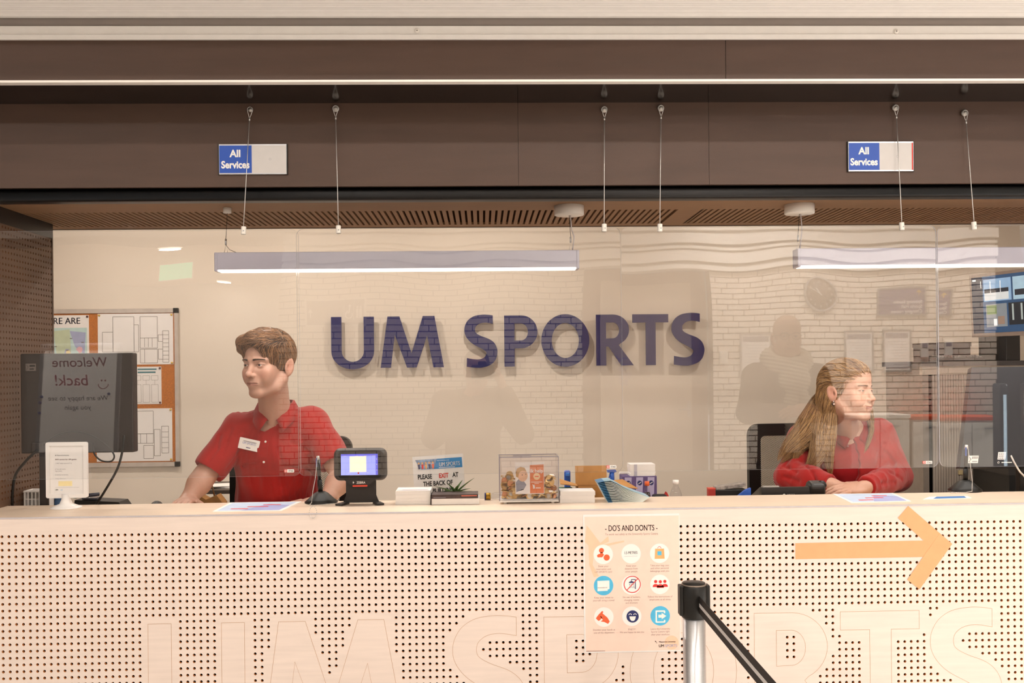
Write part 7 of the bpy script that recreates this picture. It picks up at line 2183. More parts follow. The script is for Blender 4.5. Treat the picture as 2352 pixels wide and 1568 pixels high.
def folds(seed, amp, freq=26.0):
    """cloth folds: displacement along the normal from slanted, warped waves of two sizes"""
    rng = np.random.default_rng(seed)
    K = rng.normal(0, 1, (6, 3)) * freq * np.array((1.0, .8, .55)); ph = rng.uniform(0, 6.28, 6)
    K2 = rng.normal(0, 1, (4, 3)) * freq * 3.2 * np.array((1.0, .8, .5)); ph2 = rng.uniform(0, 6.28, 4)
    def fn(v, n):
        w1 = np.sin(v @ K[0] * .7 + ph[0]) * 1.2
        s = sum(np.sin(v @ K[i] + ph[i] + w1) for i in range(6)) / 6
        r = sum(1 - np.abs(np.sin(v @ K2[i] * .5 + ph2[i] + 2 * w1 + 2.5 * s)) ** .6 for i in range(4)) / 4
        msk = np.clip(.4 + 1.4 * np.sin(v @ K[1] * .8 + ph[2] + w1), 0, 1)
        return v + n * (amp * (s * 1.6) + amp * 1.5 * (r - .3) * msk)[:, None]
    return fn
def lower_body(parent, hip, kneeL, kneeR, ankL, ankR, color, name, shoe='1c1a1a', rh=.10):
    pts = [hip, kneeL, kneeR, ankL, ankR]
    lo, hi = bbox(pts, .16)
    f = Field(lo, hi, .007)
    hip = np.array(hip)
    for s, kn, an in ((-1, kneeL, ankL), (1, kneeR, ankR)):
        h2 = hip + np.array((s * .085, 0, -.01))
        f.cap(h2, .092, kn, .062, .03); f.cap(kn, .062, an, .042, .02)
    f.ell(hip, (.155, .115, .105), None, .04)
    tr = sdf_mesh('trousers', [f], [mat(name, color, .8, var=.06, bump=.3, bscale=700)], parent, disp=folds(3, .004))
    for an in (ankL, ankR):
        b = mb(mat('shoe_' + shoe, shoe, .5))
        a = Vector(an)
        z0 = a.z - .085
        b.ball(V(a.x, a.y - .05, z0 + .037), (.042, .12, .038), 16, 10); b.ball(V(a.x, a.y + .0, z0 + .053), (.038, .055, .053), 16, 10)
        b.build('shoe', parent)
    return tr
def collar_piece(pts_in, pts_out, m_, parent, th=.003):
    """strip between an inner (neck) line and an outer (fold) line"""
    n = len(pts_in)
    b = mb(m_)
    A_ = [Vector(p) for p in pts_in]; B_ = [Vector(p) for p in pts_out]
    C_ = [a.lerp(c, .22) + V(0, -.003, .009) for a, c in zip(A_, B_)]
    rows_ = [A_, C_, B_, [p + V(0, .004, -.001) for p in B_], [p + V(0, .004, .0) for p in C_], [p + V(0, .004, 0) for p in A_]]
    vs = [p for r in rows_ for p in r]
    fs = []
    for r in range(6):
        for i in range(n - 1):
            a, c = r * n + i, ((r + 1) % 6) * n + i
            fs.append((a, a + 1, c + 1, c))
    fs += [tuple(r * n for r in range(6)), tuple(r * n + n - 1 for r in range(5, -1, -1))]
    b.add(vs, fs, True)
    return b.build('collar', parent)
# ------------------------------------------------------------------ young man in the red polo
M_polo = mat('polo_red', 'a51e1b', .8, var=.06, nscale=18, bump=.35, bscale=1500, sheen=.2, spec=.2)
M_skin = vcol_mat('skin', .48, sss=.12, spec=.35)
def build_man():
    H = Head(A3(616, 836, 3.60), math.radians(-28), math.radians(2), math.radians(0), .99)
    neck = A3(634, 950, 3.70)
    shL, shR = A3(550, 988, 3.70), A3(720, 977, 3.71)
    elL, wrL = A3(470, 1092, 3.62), A3(432, 1150, 3.55); wrL[2] = Z_DESK + .031
    elR, wrR = A3(786, 1092, 3.63), A3(752, 1150, 3.48); wrR[2] = Z_DESK + .033
    chest, belly = A3(634, 1035, 3.74), A3(638, 1150, 3.825)
    hip = np.array((belly[0], 3.86, .85))
    # skin: head in fine resolution, chest and arms in coarser resolution, one mesh
    lo, hi = bbox([H.P(-.10, -.14, -.14), H.P(.10, .13, .14), H.P(.1, -.14, .14), H.P(-.1, .13, -.14), neck + np.array((-.08, -.08, -.09)), neck + np.array((.08, .08, 0))], .02)
    fh = Field(lo, hi, .0018)
    build_head(fh, H, .0037, 1.0, 1.0, 1.1, .85, 0.0, neck + np.array((0, .012, -.05)), .053, .62, .97)
    lo, hi = bbox([shL, shR, elL, wrL, elR, wrR, chest, neck, A3(350, 1160, 3.40)], .11)
    fb = Field(lo, hi, .0042)
    fb.cap(neck + np.array((0, -.005, .03)), .054, neck + np.array((0, .0, -.03)), .058, .02)
    fb.ell(chest + np.array((0, 0, .035)), (.15, .085, .11), None, .03)
    fb.ell(chest + np.array((0, -.028, .055)), (.10, .072, .085), None, .03)
    fb.cap(shL, .042, shR, .042, .03)
    for sx, sh in ((-1, shL), (1, shR)): fb.cap(neck + np.array((sx * .03, .02, -.010)), .026, sh, .038, .03)
    for sh, el, wr, s in ((shL, elL, wrL, -1), (shR, elR, wrR, 1)):
        fb.cap(sh, .048, el, .039, .02); fb.cap(el, .040, el + (wr - el) * .35, .041, .015); fb.cap(el + (wr - el) * .35, .041, wr, .027, .015)
    hand(fb, wrL, np.array((.04, -1, -.02)), (0, .0, 1), -1, .92, .22)
    hand(fb, wrR, np.array((-.80, -.55, -.02)), (0, .0, 1), 1, 1.0, .22)
    # open the shirt area: the chest of the body stays under the shirt
    body = sdf_mesh('person', [fh, fb], [M_skin], None, (hip[0], hip[1], Z_PLAT), skin_colors(H, 'bf9480', '9c5c52', .5, .0037))
    tag(body, 'young man in a red polo shirt with name badge sitting at the counter', 'person', 'receptionists')
    # polo shirt
    lo, hi = bbox([shL, shR, elL, elR, chest, belly, hip, neck], .15)
    f = Field(lo, hi, .0042)
    f.ell(chest, (.172, .108, .150), None, .03)
    f.ell(chest + np.array((0, .01, .05)), (.178, .095, .085), None, .03)
    f.cap(shL + np.array((.01, 0, .0)), .056, shR + np.array((-.01, 0, .0)), .056, .03)
    for sx, sh in ((-1, shL), (1, shR)): f.cap(neck + np.array((sx * .045, .015, -.012)), .036, sh, .056, .03)
    f.cap(chest, .120, belly, .128, .05); f.ell(chest + (belly - chest) * .5, (.150, .105, .12), None, .04); f.ell(belly, (.160, .112, .13), None, .05); f.ell(hip + np.array((0, -.005, .04)), (.165, .112, .10), None, .04)
    for sh, el, fr in ((shL, elL, .80), (shR, elR, .66)):
        e = sh + (el - sh) * fr
        f.cap(sh, .060, e, .062, .02)
        d = (el - sh) / np.linalg.norm(el - sh)
        f.ell(e + d * .062, (.085, .085, .055), np.array(Vector((0, 0, 1)).rotation_difference(Vector(d)).to_matrix()), .003, 's')
    # neck opening: hole round the neck and a V at the front
    f.cap(neck + np.array((0, -.02, .09)), .062, neck + np.array((0, -.004, .012)), .060, .006, 's')
    vb = A3(609, 1006, 3.67)
    f.cap(neck + np.array((-.004, -.055, .03)), .052, np.array((vb[0], 3.664, vb[2] + .016)), .020, .006, 's')
    f.cap(neck + np.array((-.004, -.115, .03)), .052, np.array((vb[0], 3.60, vb[2] + .016)), .020, .006, 's')
    def on(px, py, lift=.001):
        """point on the shirt front under a pixel"""
        d = np.array(ray(px, py)); p = np.array(CAMP) + d * (3.40 / d[1])
        for _ in range(120):
            s_ = float(f.sample(p[None])[0])
            if s_ < lift: break
            p = p + d * max(s_ * .7, .0006)
        return p
    def crease(fld, onf, pts, r=.0045, k=.010):
        P = [onf(*p, lift=-.001) for p in pts]
        for a_, b_ in zip(P[:-1], P[1:]): fld.cap(a_ + np.array((0, -.002, 0)), r, b_ + np.array((0, -.002, 0)), r * .6, k, 's')
    for pts in (((522, 1075), (545, 1040), (575, 1018)), ((535, 1095), (560, 1070), (600, 1062)), ((725, 1060), (705, 1035), (672, 1015)), ((728, 1085), (700, 1075), (660, 1072)), ((505, 1000), (500, 1030), (480, 1055)), ((530, 985), (522, 1015), (512, 1045)), ((752, 985), (764, 1010), (770, 1035)), ((735, 985), (745, 1010), (748, 1045)), ((640, 1030), (650, 1070), (645, 1120)), ((575, 975), (560, 992), (540, 1002))):
        crease(f, on, pts)
    shirt = sdf_mesh('polo_shirt', [f], [M_polo], body, disp=folds(11, .0065, 34))
    # collar: two turned-down halves
    nc = neck
    inL = [nc + np.array((.035 * math.cos(a) * 1.75, -.062 * math.sin(a) + .012, .040 - .040 * max(0, math.sin(a)) ** 2)) for a in np.linspace(math.radians(182), math.radians(100) + 0, 10)]
    def collar(side):
        ins, outs = [], []
        for t in np.linspace(0, 1, 14):
            a = math.radians(-60 + 142 * t)                       # from the back round to the front
            r1 = .058 + .003 * t
            ci = nc + np.array((side * r1 * math.cos(a), -r1 * 1.02 * math.sin(a) + .004, .050 - .042 * max(0, t - .35) / .65))
            co = nc + np.array((side * (r1 + .030) * math.cos(a), -(r1 + .030) * math.sin(a) + .004, .012 - .050 * max(0, t - .3) / .7 - .010 * t))
            e_ = max(0, (t - .6) / .4) ** 1.5
            co = co + np.array((side * .030 * e_, -.010 * e_, -.012 * e_))
            ci = ci + np.array((side * .004 * e_, -.012 * e_, -.030 * e_))
            ins.append(ci); outs.append(co)
        return collar_piece(ins, outs, M_polo, shirt)
    collar(-1); collar(1)
    # placket, buttons, name badge
    pk_ = [on(611, 1009), on(608, 1027), on(606, 1050), on(606, 1068)]
    b = mb(M_polo)
    vs = []
    for p in pk_:
        for dx, dy in ((-.011, 0), (-.011, -.003), (.011, -.003), (.011, 0)): vs.append(p + np.array((dx, dy, 0)))
    b.add(vs, [(i * 4 + j, i * 4 + (j + 1) % 4, i * 4 + 4 + (j + 1) % 4, i * 4 + 4 + j) for i in range(3) for j in range(4)] + [(0, 1, 2, 3), (12, 15, 14, 13)], False)
    b.build('placket', shirt)
    for px, py in ((610, 1014), (606, 1061)):
        p = on(px, py, .004); mb(mat('button_white', 'e6dcd6', .35)).lathe([(0, 0), (.0042, 0), (.0042, .002), (.003, .0026), (0, .0024)], p, (0, -1, .1), 14, caps=False).build('button', shirt)
    c4 = [on(553, 1003, .004), on(599, 1013, .004), on(592, 1038, .004), on(547, 1028, .004)]
    cc = sum(c4) / 4
    Rr = Vector(c4[1] - c4[0]).normalized(); Uu = Vector(c4[0] - c4[3]).normalized(); Nn = Rr.cross(Uu).normalized(); Uu = Nn.cross(Rr)
    w_, h_ = (Vector(c4[1]) - Vector(c4[0])).length, (Vector(c4[0]) - Vector(c4[3])).length
    bd = mb(M_txtw).prism(rrect(w_, h_, .002, 2), Vector(cc) + Nn * .004, Rr, Uu, Nn * -1, .002).build('name_badge', shirt)
    q = Print(Vector(cc) + Nn * .004, Rr, Uu, .0003); q.rect(-w_ * .3, h_ * .22, w_ * .35, h_ * .27, M_ink); q.text('UM SPORTS', 0, -h_ * .02, .012, M_lil, .01, sx=.8); q.rect(-.008, -h_ * .34, .008, -h_ * .27, M_pnavy); o = q.b.build('badge_print', shirt); o['kind'] = 'stuff'
    lower_body(body, hip, np.array((hip[0] - .14, 3.43, .87)), np.array((hip[0] + .14, 3.44, .87)), np.array((hip[0] - .14, 3.42, Z_PLAT + .085)), np.array((hip[0] + .13, 3.43, Z_PLAT + .085)), '23252e', 'jeans_dark')
    # eyes and brows
    gz = H.R @ np.array((-.25, -1, .02))
    for sx in (-1, 1):
        eyeball(H, sx, gz, '463a2e', body)
        eyebrow(H, sx, mat('brow_brown', '3e2617', .7), body, fh, .0030, .0005, .0022, 170)
    # hair
    lo, hi = bbox([H.P(x, y, z) for x in (-.12, .12) for y in (-.14, .14) for z in (-.12, .15)], .0)
    g = Field(lo, hi, .0026)
    H.ell(g, (0, .014, .040), (.0825, .1030, .0890), .008)
    H.ell(g, (.0, -.012, .060), (.074, .088, .062), .02)
    # swept fringe
    for a, ra, b_, rb in (((.050, -.030, .094), .022, (.0, -.076, .092), .024), ((.0, -.076, .092), .024, (-.042, -.078, .080), .021), ((-.042, -.078, .080), .021, (-.072, -.058, .058), .013), ((.062, -.02, .078), .016, (.044, -.070, .070), .012), ((.0, -.03, .106), .022, (-.050, -.045, .090), .020)):
        H.cap(g, a, ra, b_, rb, .016)
    # face opening, ears and nape line
    H.ell(g, (.004, -.115, -.012), (.063, .062, .083), .006, 's')
    H.ell(g, (.0, -.085, -.070), (.12, .080, .066), .006, 's')
    for sx in (-1, 1):
        H.ell(g, (sx * .088, .024, -.018), (.026, .030, .040), .006, 's')
        H.ell(g, (sx * .075, -.046, -.030), (.03, .026, .034), .006, 's')
    H.ell(g, (0, .04, -.150), (.13, .13, .070), .006, 's')
    M_hair = hair_mat('hair_brown', '2e190d', 'b5835a')
    hm = mat('hair_brown_base', '331c0f', .5, var=.3, nscale=60, stretch=(1, 1, .5))
    hr = sdf_mesh('hair', [g], [hm], body)
    v, _ = g.nets()
    rng = np.random.default_rng(2)
    l = H.L(v)
    ok = (g.sample(v) < .004) & (l[:, 2] > -.085) & (np.linalg.norm(l - np.array((0, .01, .03)), axis=1) > .07)
    gr = g.grad(v); out = ((v - H.P(0, .01, .03)) * gr).sum(1) > 0
    v = v[ok & out]
    roots = v[rng.choice(len(v), 6500)]
    def flow(P):
        p = H.L(P)
        top = np.clip((p[:, 2] - .055) / .03, 0, 1)[:, None]; front = np.clip((.02 - p[:, 1]) / .05, 0, 1)[:, None]
        a = np.array((-1.0, -.9, .0)); b_ = np.stack([-.15 * np.sign(p[:, 0]), .25 + 0 * p[:, 0], -1 + 0 * p[:, 0]], 1)
        c_ = np.array((-.4, .4, -.6))
        fl = top * (front * a + (1 - front) * c_) + (1 - top) * b_
        return fl @ H.R.T
    strands_on(g, roots, flow, 8, .0055, .0030, .00065, M_hair, 'hair_strands', hr, .22, 4)
    return H, fh
build_man()

# ------------------------------------------------------------------ woman with long blonde hair
M_card = mat('cardigan_red', 'a01a17', .85, var=.07, nscale=16, bump=.5, bscale=1100, sheen=.25, spec=.2)
M_polo2 = mat('polo_dark_red', '97181c', .8, var=.05, nscale=18, bump=.3, bscale=1500, spec=.2)
def build_woman():
    H = Head(A3(1947, 897, 3.74), math.radians(39), math.radians(-1), math.radians(2), .965)
    neck = A3(1946, 990, 3.84)
    shL, shR = A3(1853, 1012, 3.83), A3(2016, 1000, 3.84)
    elL, wrL = A3(1815, 1108, 3.74), A3(1905, 1140, 3.60); elL[2] = max(elL[2], Z_DESK + .058); wrL[2] = Z_DESK + .047
    elR, wrR = A3(2062, 1112, 3.75), A3(1990, 1138, 3.50); elR[2] = max(elR[2], Z_DESK + .058); wrR[2] = Z_DESK + .047
    chest, belly = A3(1938, 1065, 3.87), A3(1940, 1160, 3.90)
    hip = np.array((belly[0], 3.93, .85))
    lo, hi = bbox([H.P(-.10, -.14, -.14), H.P(.10, .13, .14), H.P(.1, -.14, .14), H.P(-.1, .13, -.14), neck + np.array((-.08, -.08, -.09)), neck + np.array((.08, .08, 0))], .02)
    fh = Field(lo, hi, .0018)
    build_head(fh, H, .0027, .92, .55, .5, 1.08, 1.0, neck + np.array((0, .012, -.05)), .049, .8, 1.0)
    lo, hi = bbox([shL, shR, elL, wrL, elR, wrR, chest, neck, A3(1930, 1130, 3.40)], .11)
    fb = Field(lo, hi, .0042)
    fb.cap(neck + np.array((0, -.01, .03)), .049, neck + np.array((0, .0, -.03)), .053, .02)
    fb.ell(chest + np.array((0, 0, .045)), (.135, .085, .10), None, .03)
    fb.ell(chest + np.array((0, -.038, .06)), (.10, .066, .085), None, .03)
    fb.cap(shL, .043, shR, .043, .03)
    for sh, el, wr in ((shL, elL, wrL), (shR, elR, wrR)):
        fb.cap(sh, .042, el, .034, .02); fb.cap(el, .034, wr, .023, .015)
    hand(fb, wrR, np.array((-1, -.12, -.06)), (0, -.35, 1), 1, .92, .30)
    hand(fb, wrL, np.array((1, .10, -.10)), (0, 0, 1), -1, .92, .15)
    body = sdf_mesh('person', [fh, fb], [M_skin], None, (hip[0], hip[1], Z_PLAT), skin_colors(H, 'c99c86', 'ab645e', .5, .0027))
    tag(body, 'woman with long blonde hair in a red cardigan sitting at the counter', 'person', 'receptionists')
    # polo
    lo, hi = bbox([shL, shR, elL, elR, wrL, wrR, chest, belly, hip, neck], .16)
    f = Field(lo, hi, .0044)
    def torso(f, g):
        f.ell(chest, (.148 + g, .105 + g, .145 + g), None, .03)
        for sx in (-1, 1): f.ell(chest + np.array((sx * .062, -.070, -.005)), (.066 + g, .062 + g, .066 + g), None, .04)
        f.cap(shL, .052 + g, shR, .052 + g, .03)
        for sx, sh in ((-1, shL), (1, shR)): f.cap(neck + np.array((sx * .045, .012, -.010)), .032 + g, sh, .050 + g, .03)
        f.cap(chest, .128 + g, belly, .135 + g, .05); f.ell(belly, (.160 + g, .130 + g, .12), None, .05); f.ell(hip + np.array((0, 0, .04)), (.185 + g, .14 + g, .12), None, .04)
    torso(f, 0)
    f.cap(neck + np.array((0, -.02, .09)), .058, neck + np.array((0, -.004, .010)), .056, .006, 's')
    vb = A3(1938, 1018, 3.80)
    f.cap(neck + np.array((.004, -.055, .02)), .054, np.array((vb[0], 3.785, vb[2] - .002)), .018, .006, 's')
    f.cap(neck + np.array((.004, -.12, .02)), .054, np.array((vb[0], 3.70, vb[2] - .002)), .018, .006, 's')
    shirt = sdf_mesh('polo_shirt', [f], [M_polo2], body, disp=folds(21, .003, 28))
    def collar(side):
        ins, outs = [], []
        for t in np.linspace(0, 1, 14):
            a = math.radians(-60 + 140 * t); r1 = .054 + .004 * t
            ci = neck + np.array((side * r1 * math.cos(a), -r1 * 1.02 * math.sin(a) + .002, .042 - .040 * max(0, t - .35) / .65))
            co = neck + np.array((side * (r1 + .032) * math.cos(a), -(r1 + .030) * math.sin(a) + .002, .006 - .046 * max(0, t - .3) / .7 - .010 * t))
            e_ = max(0, (t - .6) / .4) ** 1.5
            co = co + np.array((side * .028 * e_, -.014 * e_, -.010 * e_))
            ci = ci + np.array((side * .004 * e_, -.016 * e_, -.030 * e_))
            ins.append(ci); outs.append(co)
        collar_piece(ins, outs, M_polo2, shirt)
    collar(-1); collar(1)
    def on(fld, px, py, lift=.001):
        d = np.array(ray(px, py)); p = np.array(CAMP) + d * (3.50 / d[1])
        for _ in range(140):
            s_ = float(fld.sample(p[None])[0])
            if s_ < lift: break
            p = p + d * max(s_ * .7, .0006)
        return p
    p = on(f, 1947, 1024, .003); mb(mat('button_red', 'a06060', .3)).lathe([(0, 0), (.0046, 0), (.0046, .002), (.003, .0026), (0, .0024)], p, (0, -1, .1), 14, caps=False).build('button', shirt)
    # open cardigan
    c = Field(lo, hi, .0044)
    torso(c, .009)
    for sh, el, wr in ((shL, elL, wrL), (shR, elR, wrR)):
        c.cap(sh, .062, el, .056, .03); c.cap(el, .056, el + (wr - el) * .55, .050, .02); c.cap(el + (wr - el) * .55, .050, wr, .036, .02)
        d = (wr - el) / np.linalg.norm(wr - el)
        c.ell(wr + d * .035, (.06, .06, .035), np.array(Vector((0, 0, 1)).rotation_difference(Vector(d)).to_matrix()), .003, 's')
    c.cap(neck + np.array((0, -.02, .10)), .075, neck + np.array((0, .0, .0)), .070, .006, 's')
    # front opening narrowing downwards
    a0, a1 = A3(1948, 1000, 3.70), A3(1935, 1180, 3.72)
    for t in np.linspace(0, 1, 9):
        p = a0 + (a1 - a0) * t; w_ = .058 + .012 * math.sin(t * 3) - .02 * t
        c.ell(p, (w_, .110, .045), None, .004, 's')
    for pts in (((1838, 1060), (1865, 1085), (1880, 1120)), ((1830, 1085), (1812, 1075), (1800, 1070)), ((1835, 1105), (1815, 1098), (1798, 1095)), ((2020, 1050), (2008, 1080), (1995, 1110)), ((2035, 1040), (2050, 1060), (2058, 1085)), ((2045, 1085), (2060, 1092), (2070, 1100)), ((2030, 1020), (2020, 1040), (2015, 1065)), ((2000, 1118), (2030, 1108), (2055, 1108)), ((1825, 1030), (1815, 1050), (1805, 1065))):
        P = [on(c, *p, lift=-.001) for p in pts]
        for a_, b_ in zip(P[:-1], P[1:]): c.cap(a_ + np.array((0, -.002, 0)), .0055, b_ + np.array((0, -.002, 0)), .0035, .012, 's')
    card = sdf_mesh('cardigan', [c], [M_card], body, disp=folds(33, .0060, 34))
    lower_body(body, hip, np.array((hip[0] - .12, 3.55, .87)), np.array((hip[0] + .12, 3.55, .87)), np.array((hip[0] - .12, 3.6, Z_PLAT + .085)), np.array((hip[0] + .12, 3.6, Z_PLAT + .085)), '24242c', 'jeans_dark2', '2a2a2a')
    gz = H.R @ np.array((.10, -1, .0))
    for sx in (-1, 1):
        eyeball(H, sx, gz, '5a4a3a', body)
        eyebrow(H, sx, mat('brow_blonde', '5a3a26', .7), body, fh, .0018, .0005, .0022, 110)
    ep = H.P(-.083, .012, -.049)
    er = mb(M_alu).tube([ep + np.array((0, 0, .010)), ep + np.array((0, -.003, .002)), ep], .0008, 6).build('earring', body)
    mb(mat('earring_dark', '2e2420', .3)).ball(Vector(ep) + V(0, 0, -.004), .0062, 14, 10).build('earring_rim', er)
    mb(mat('earring_stone', 'e6c8b8', .12)).ball(Vector(ep) + V(0, -.004, -.004), .0040, 12, 8).build('earring_stone', er)
    # hair volume: cap pulled back, then long falls
    pts = [H.P(x, y, z) for x in (-.13, .13) for y in (-.14, .15) for z in (-.12, .15)]
    lo, hi = bbox(pts, .0)
    g = Field(lo, hi, .0026)
    H.ell(g, (0, .018, .038), (.0800, .1020, .0870), .008)
    H.ell(g, (0, .000, .060), (.072, .086, .060), .02)
    H.ell(g, (0, .066, -.01), (.060, .048, .085), .03)
    H.ell(g, (-.060, .055, -.035), (.026, .045, .070), .02)
    H.ell(g, (.060, .055, -.035), (.026, .045, .070), .02)
    H.ell(g, (0, -.118, -.020), (.060, .070, .090), .006, 's')
    for sx in (-1, 1):
        H.ell(g, (sx * .062, -.062, -.035), (.045, .040, .072), .006, 's')
        H.ell(g, (sx * .090, .004, -.036), (.020, .028, .040), .006, 's')
    M_hair = hair_mat('hair_blonde', '5f3b1c', 'd8aa70', .34)
    hm = mat('hair_blonde_base', '855a32', .5, var=.35, nscale=50, stretch=(1, 1, .4))
    hr = sdf_mesh('hair', [g], [hm], body)
    v, _ = g.nets(); l = H.L(v); gr = g.grad(v)
    out = ((v - H.P(0, .01, .02)) * gr).sum(1) > 0
    v = v[out]
    rng = np.random.default_rng(8)
    roots = v[rng.choice(len(v), 5200)]
    def flow(P):
        p = H.L(P)
        up_ = np.clip((p[:, 2] + .005) / .04, 0, 1)[:, None]
        a = np.stack([-.5 * p[:, 0] / .08, 1 + 0 * p[:, 0], .15 - 6 * np.clip(p[:, 1] - .02, 0, 1)], 1)
        b_ = np.array((0, .25, -1.0))
        return (up_ * a + (1 - up_) * b_) @ H.R.T
    strands_on(g, roots, flow, 9, .0075, .0024, .0006, M_hair, 'hair_strands', hr, .14, 6)
    # long falls over the shoulders: chains of centres with radii
    chains = [([(1912, 892, 3.83, .030), (1890, 930, 3.83, .046), (1868, 970, 3.80, .052), (1842, 1005, 3.755, .045), (1815, 1030, 3.745, .030), (1800, 1048, 3.74, .010)], 1100, -1),
              ([(1905, 900, 3.79, .036), (1897, 945, 3.78, .038), (1888, 990, 3.735, .038), (1882, 1030, 3.70, .032), (1872, 1055, 3.685, .022), (1860, 1070, 3.685, .006)], 1000, -1),
              ([(1908, 905, 3.76, .022), (1906, 955, 3.74, .026), (1903, 1000, 3.71, .026), (1903, 1045, 3.685, .018), (1906, 1078, 3.68, .004)], 700, -1),
              ([(1906, 905, 3.83, .024), (1872, 962, 3.80, .034), (1840, 1010, 3.745, .030), (1828, 1045, 3.73, .012), (1822, 1060, 3.73, .004)], 600, -1),
              ([(1985, 900, 3.85, .016), (1997, 950, 3.84, .014), (2001, 985, 3.785, .009), (1996, 1012, 3.75, .005), (1985, 1040, 3.735, .0015)], 160, 1)]
    fr = Field(*bbox([A3(c_[0], c_[1], c_[2]) for ch, _, _ in chains for c_ in ch], .07), .004)
    for ch, n_, s_ in chains[:4]:
        fr.chain([(A3(*c_[:3]), c_[3] * .80 if i_ < len(ch) - 1 else .001) for i_, c_ in enumerate(ch[:-1] if len(ch) > 5 else ch)], .012)
    sdf_mesh('hair_fall', [fr], [hm], hr, disp=folds(5, .003, 40))
    paths = []
    for ch, n_, s_ in chains:
        C_ = np.array([A3(*c_[:3]) for c_ in ch]); Rr_ = np.array([c_[3] for c_ in ch])
        t = np.linspace(0, 1, 15); tk = np.linspace(0, 1, len(ch))
        # smooth centre line
        cc_ = np.array(catmull([tuple(x) for x in C_], 8)); tt = np.linspace(0, 1, len(cc_))
        cl = np.stack([np.interp(t, tt, cc_[:, i]) for i in range(3)], 1); rr_ = np.interp(t, tk, Rr_)
        tan = np.gradient(cl, axis=0); tan /= np.linalg.norm(tan, axis=1, keepdims=True)
        a = np.cross(tan, np.array((0, 1.0, 0))); a /= np.linalg.norm(a, axis=1, keepdims=True); b_ = np.cross(tan, a)
        th = rng.uniform(0, 2 * math.pi, n_); rad = rng.uniform(.78, 1.12, n_) ** 1
        tw = rng.normal(0, .5, n_); wob = rng.uniform(0, 6.28, n_)
        te = rng.uniform(.45, 1.25, n_)
        ang = th[:, None] + tw[:, None] * t[None] + .12 * np.sin(6 * t[None] + wob[:, None])
        R_ = rad[:, None] * rr_[None] + .0015 * np.sin(9 * t[None] + wob[:, None])
        P = cl[None] + (a[None] * np.cos(ang)[..., None] + b_[None] * np.sin(ang)[..., None]) * R_[..., None]
        # vary the ends
        P = P + (tan[None] * ((te[:, None] - 1) * t[None] ** 2 * .12)[..., None])
        paths.append(P)
    strand_mesh(np.concatenate(paths), .0006, M_hair, 'long_hair_strands', hr, rng)
build_woman()

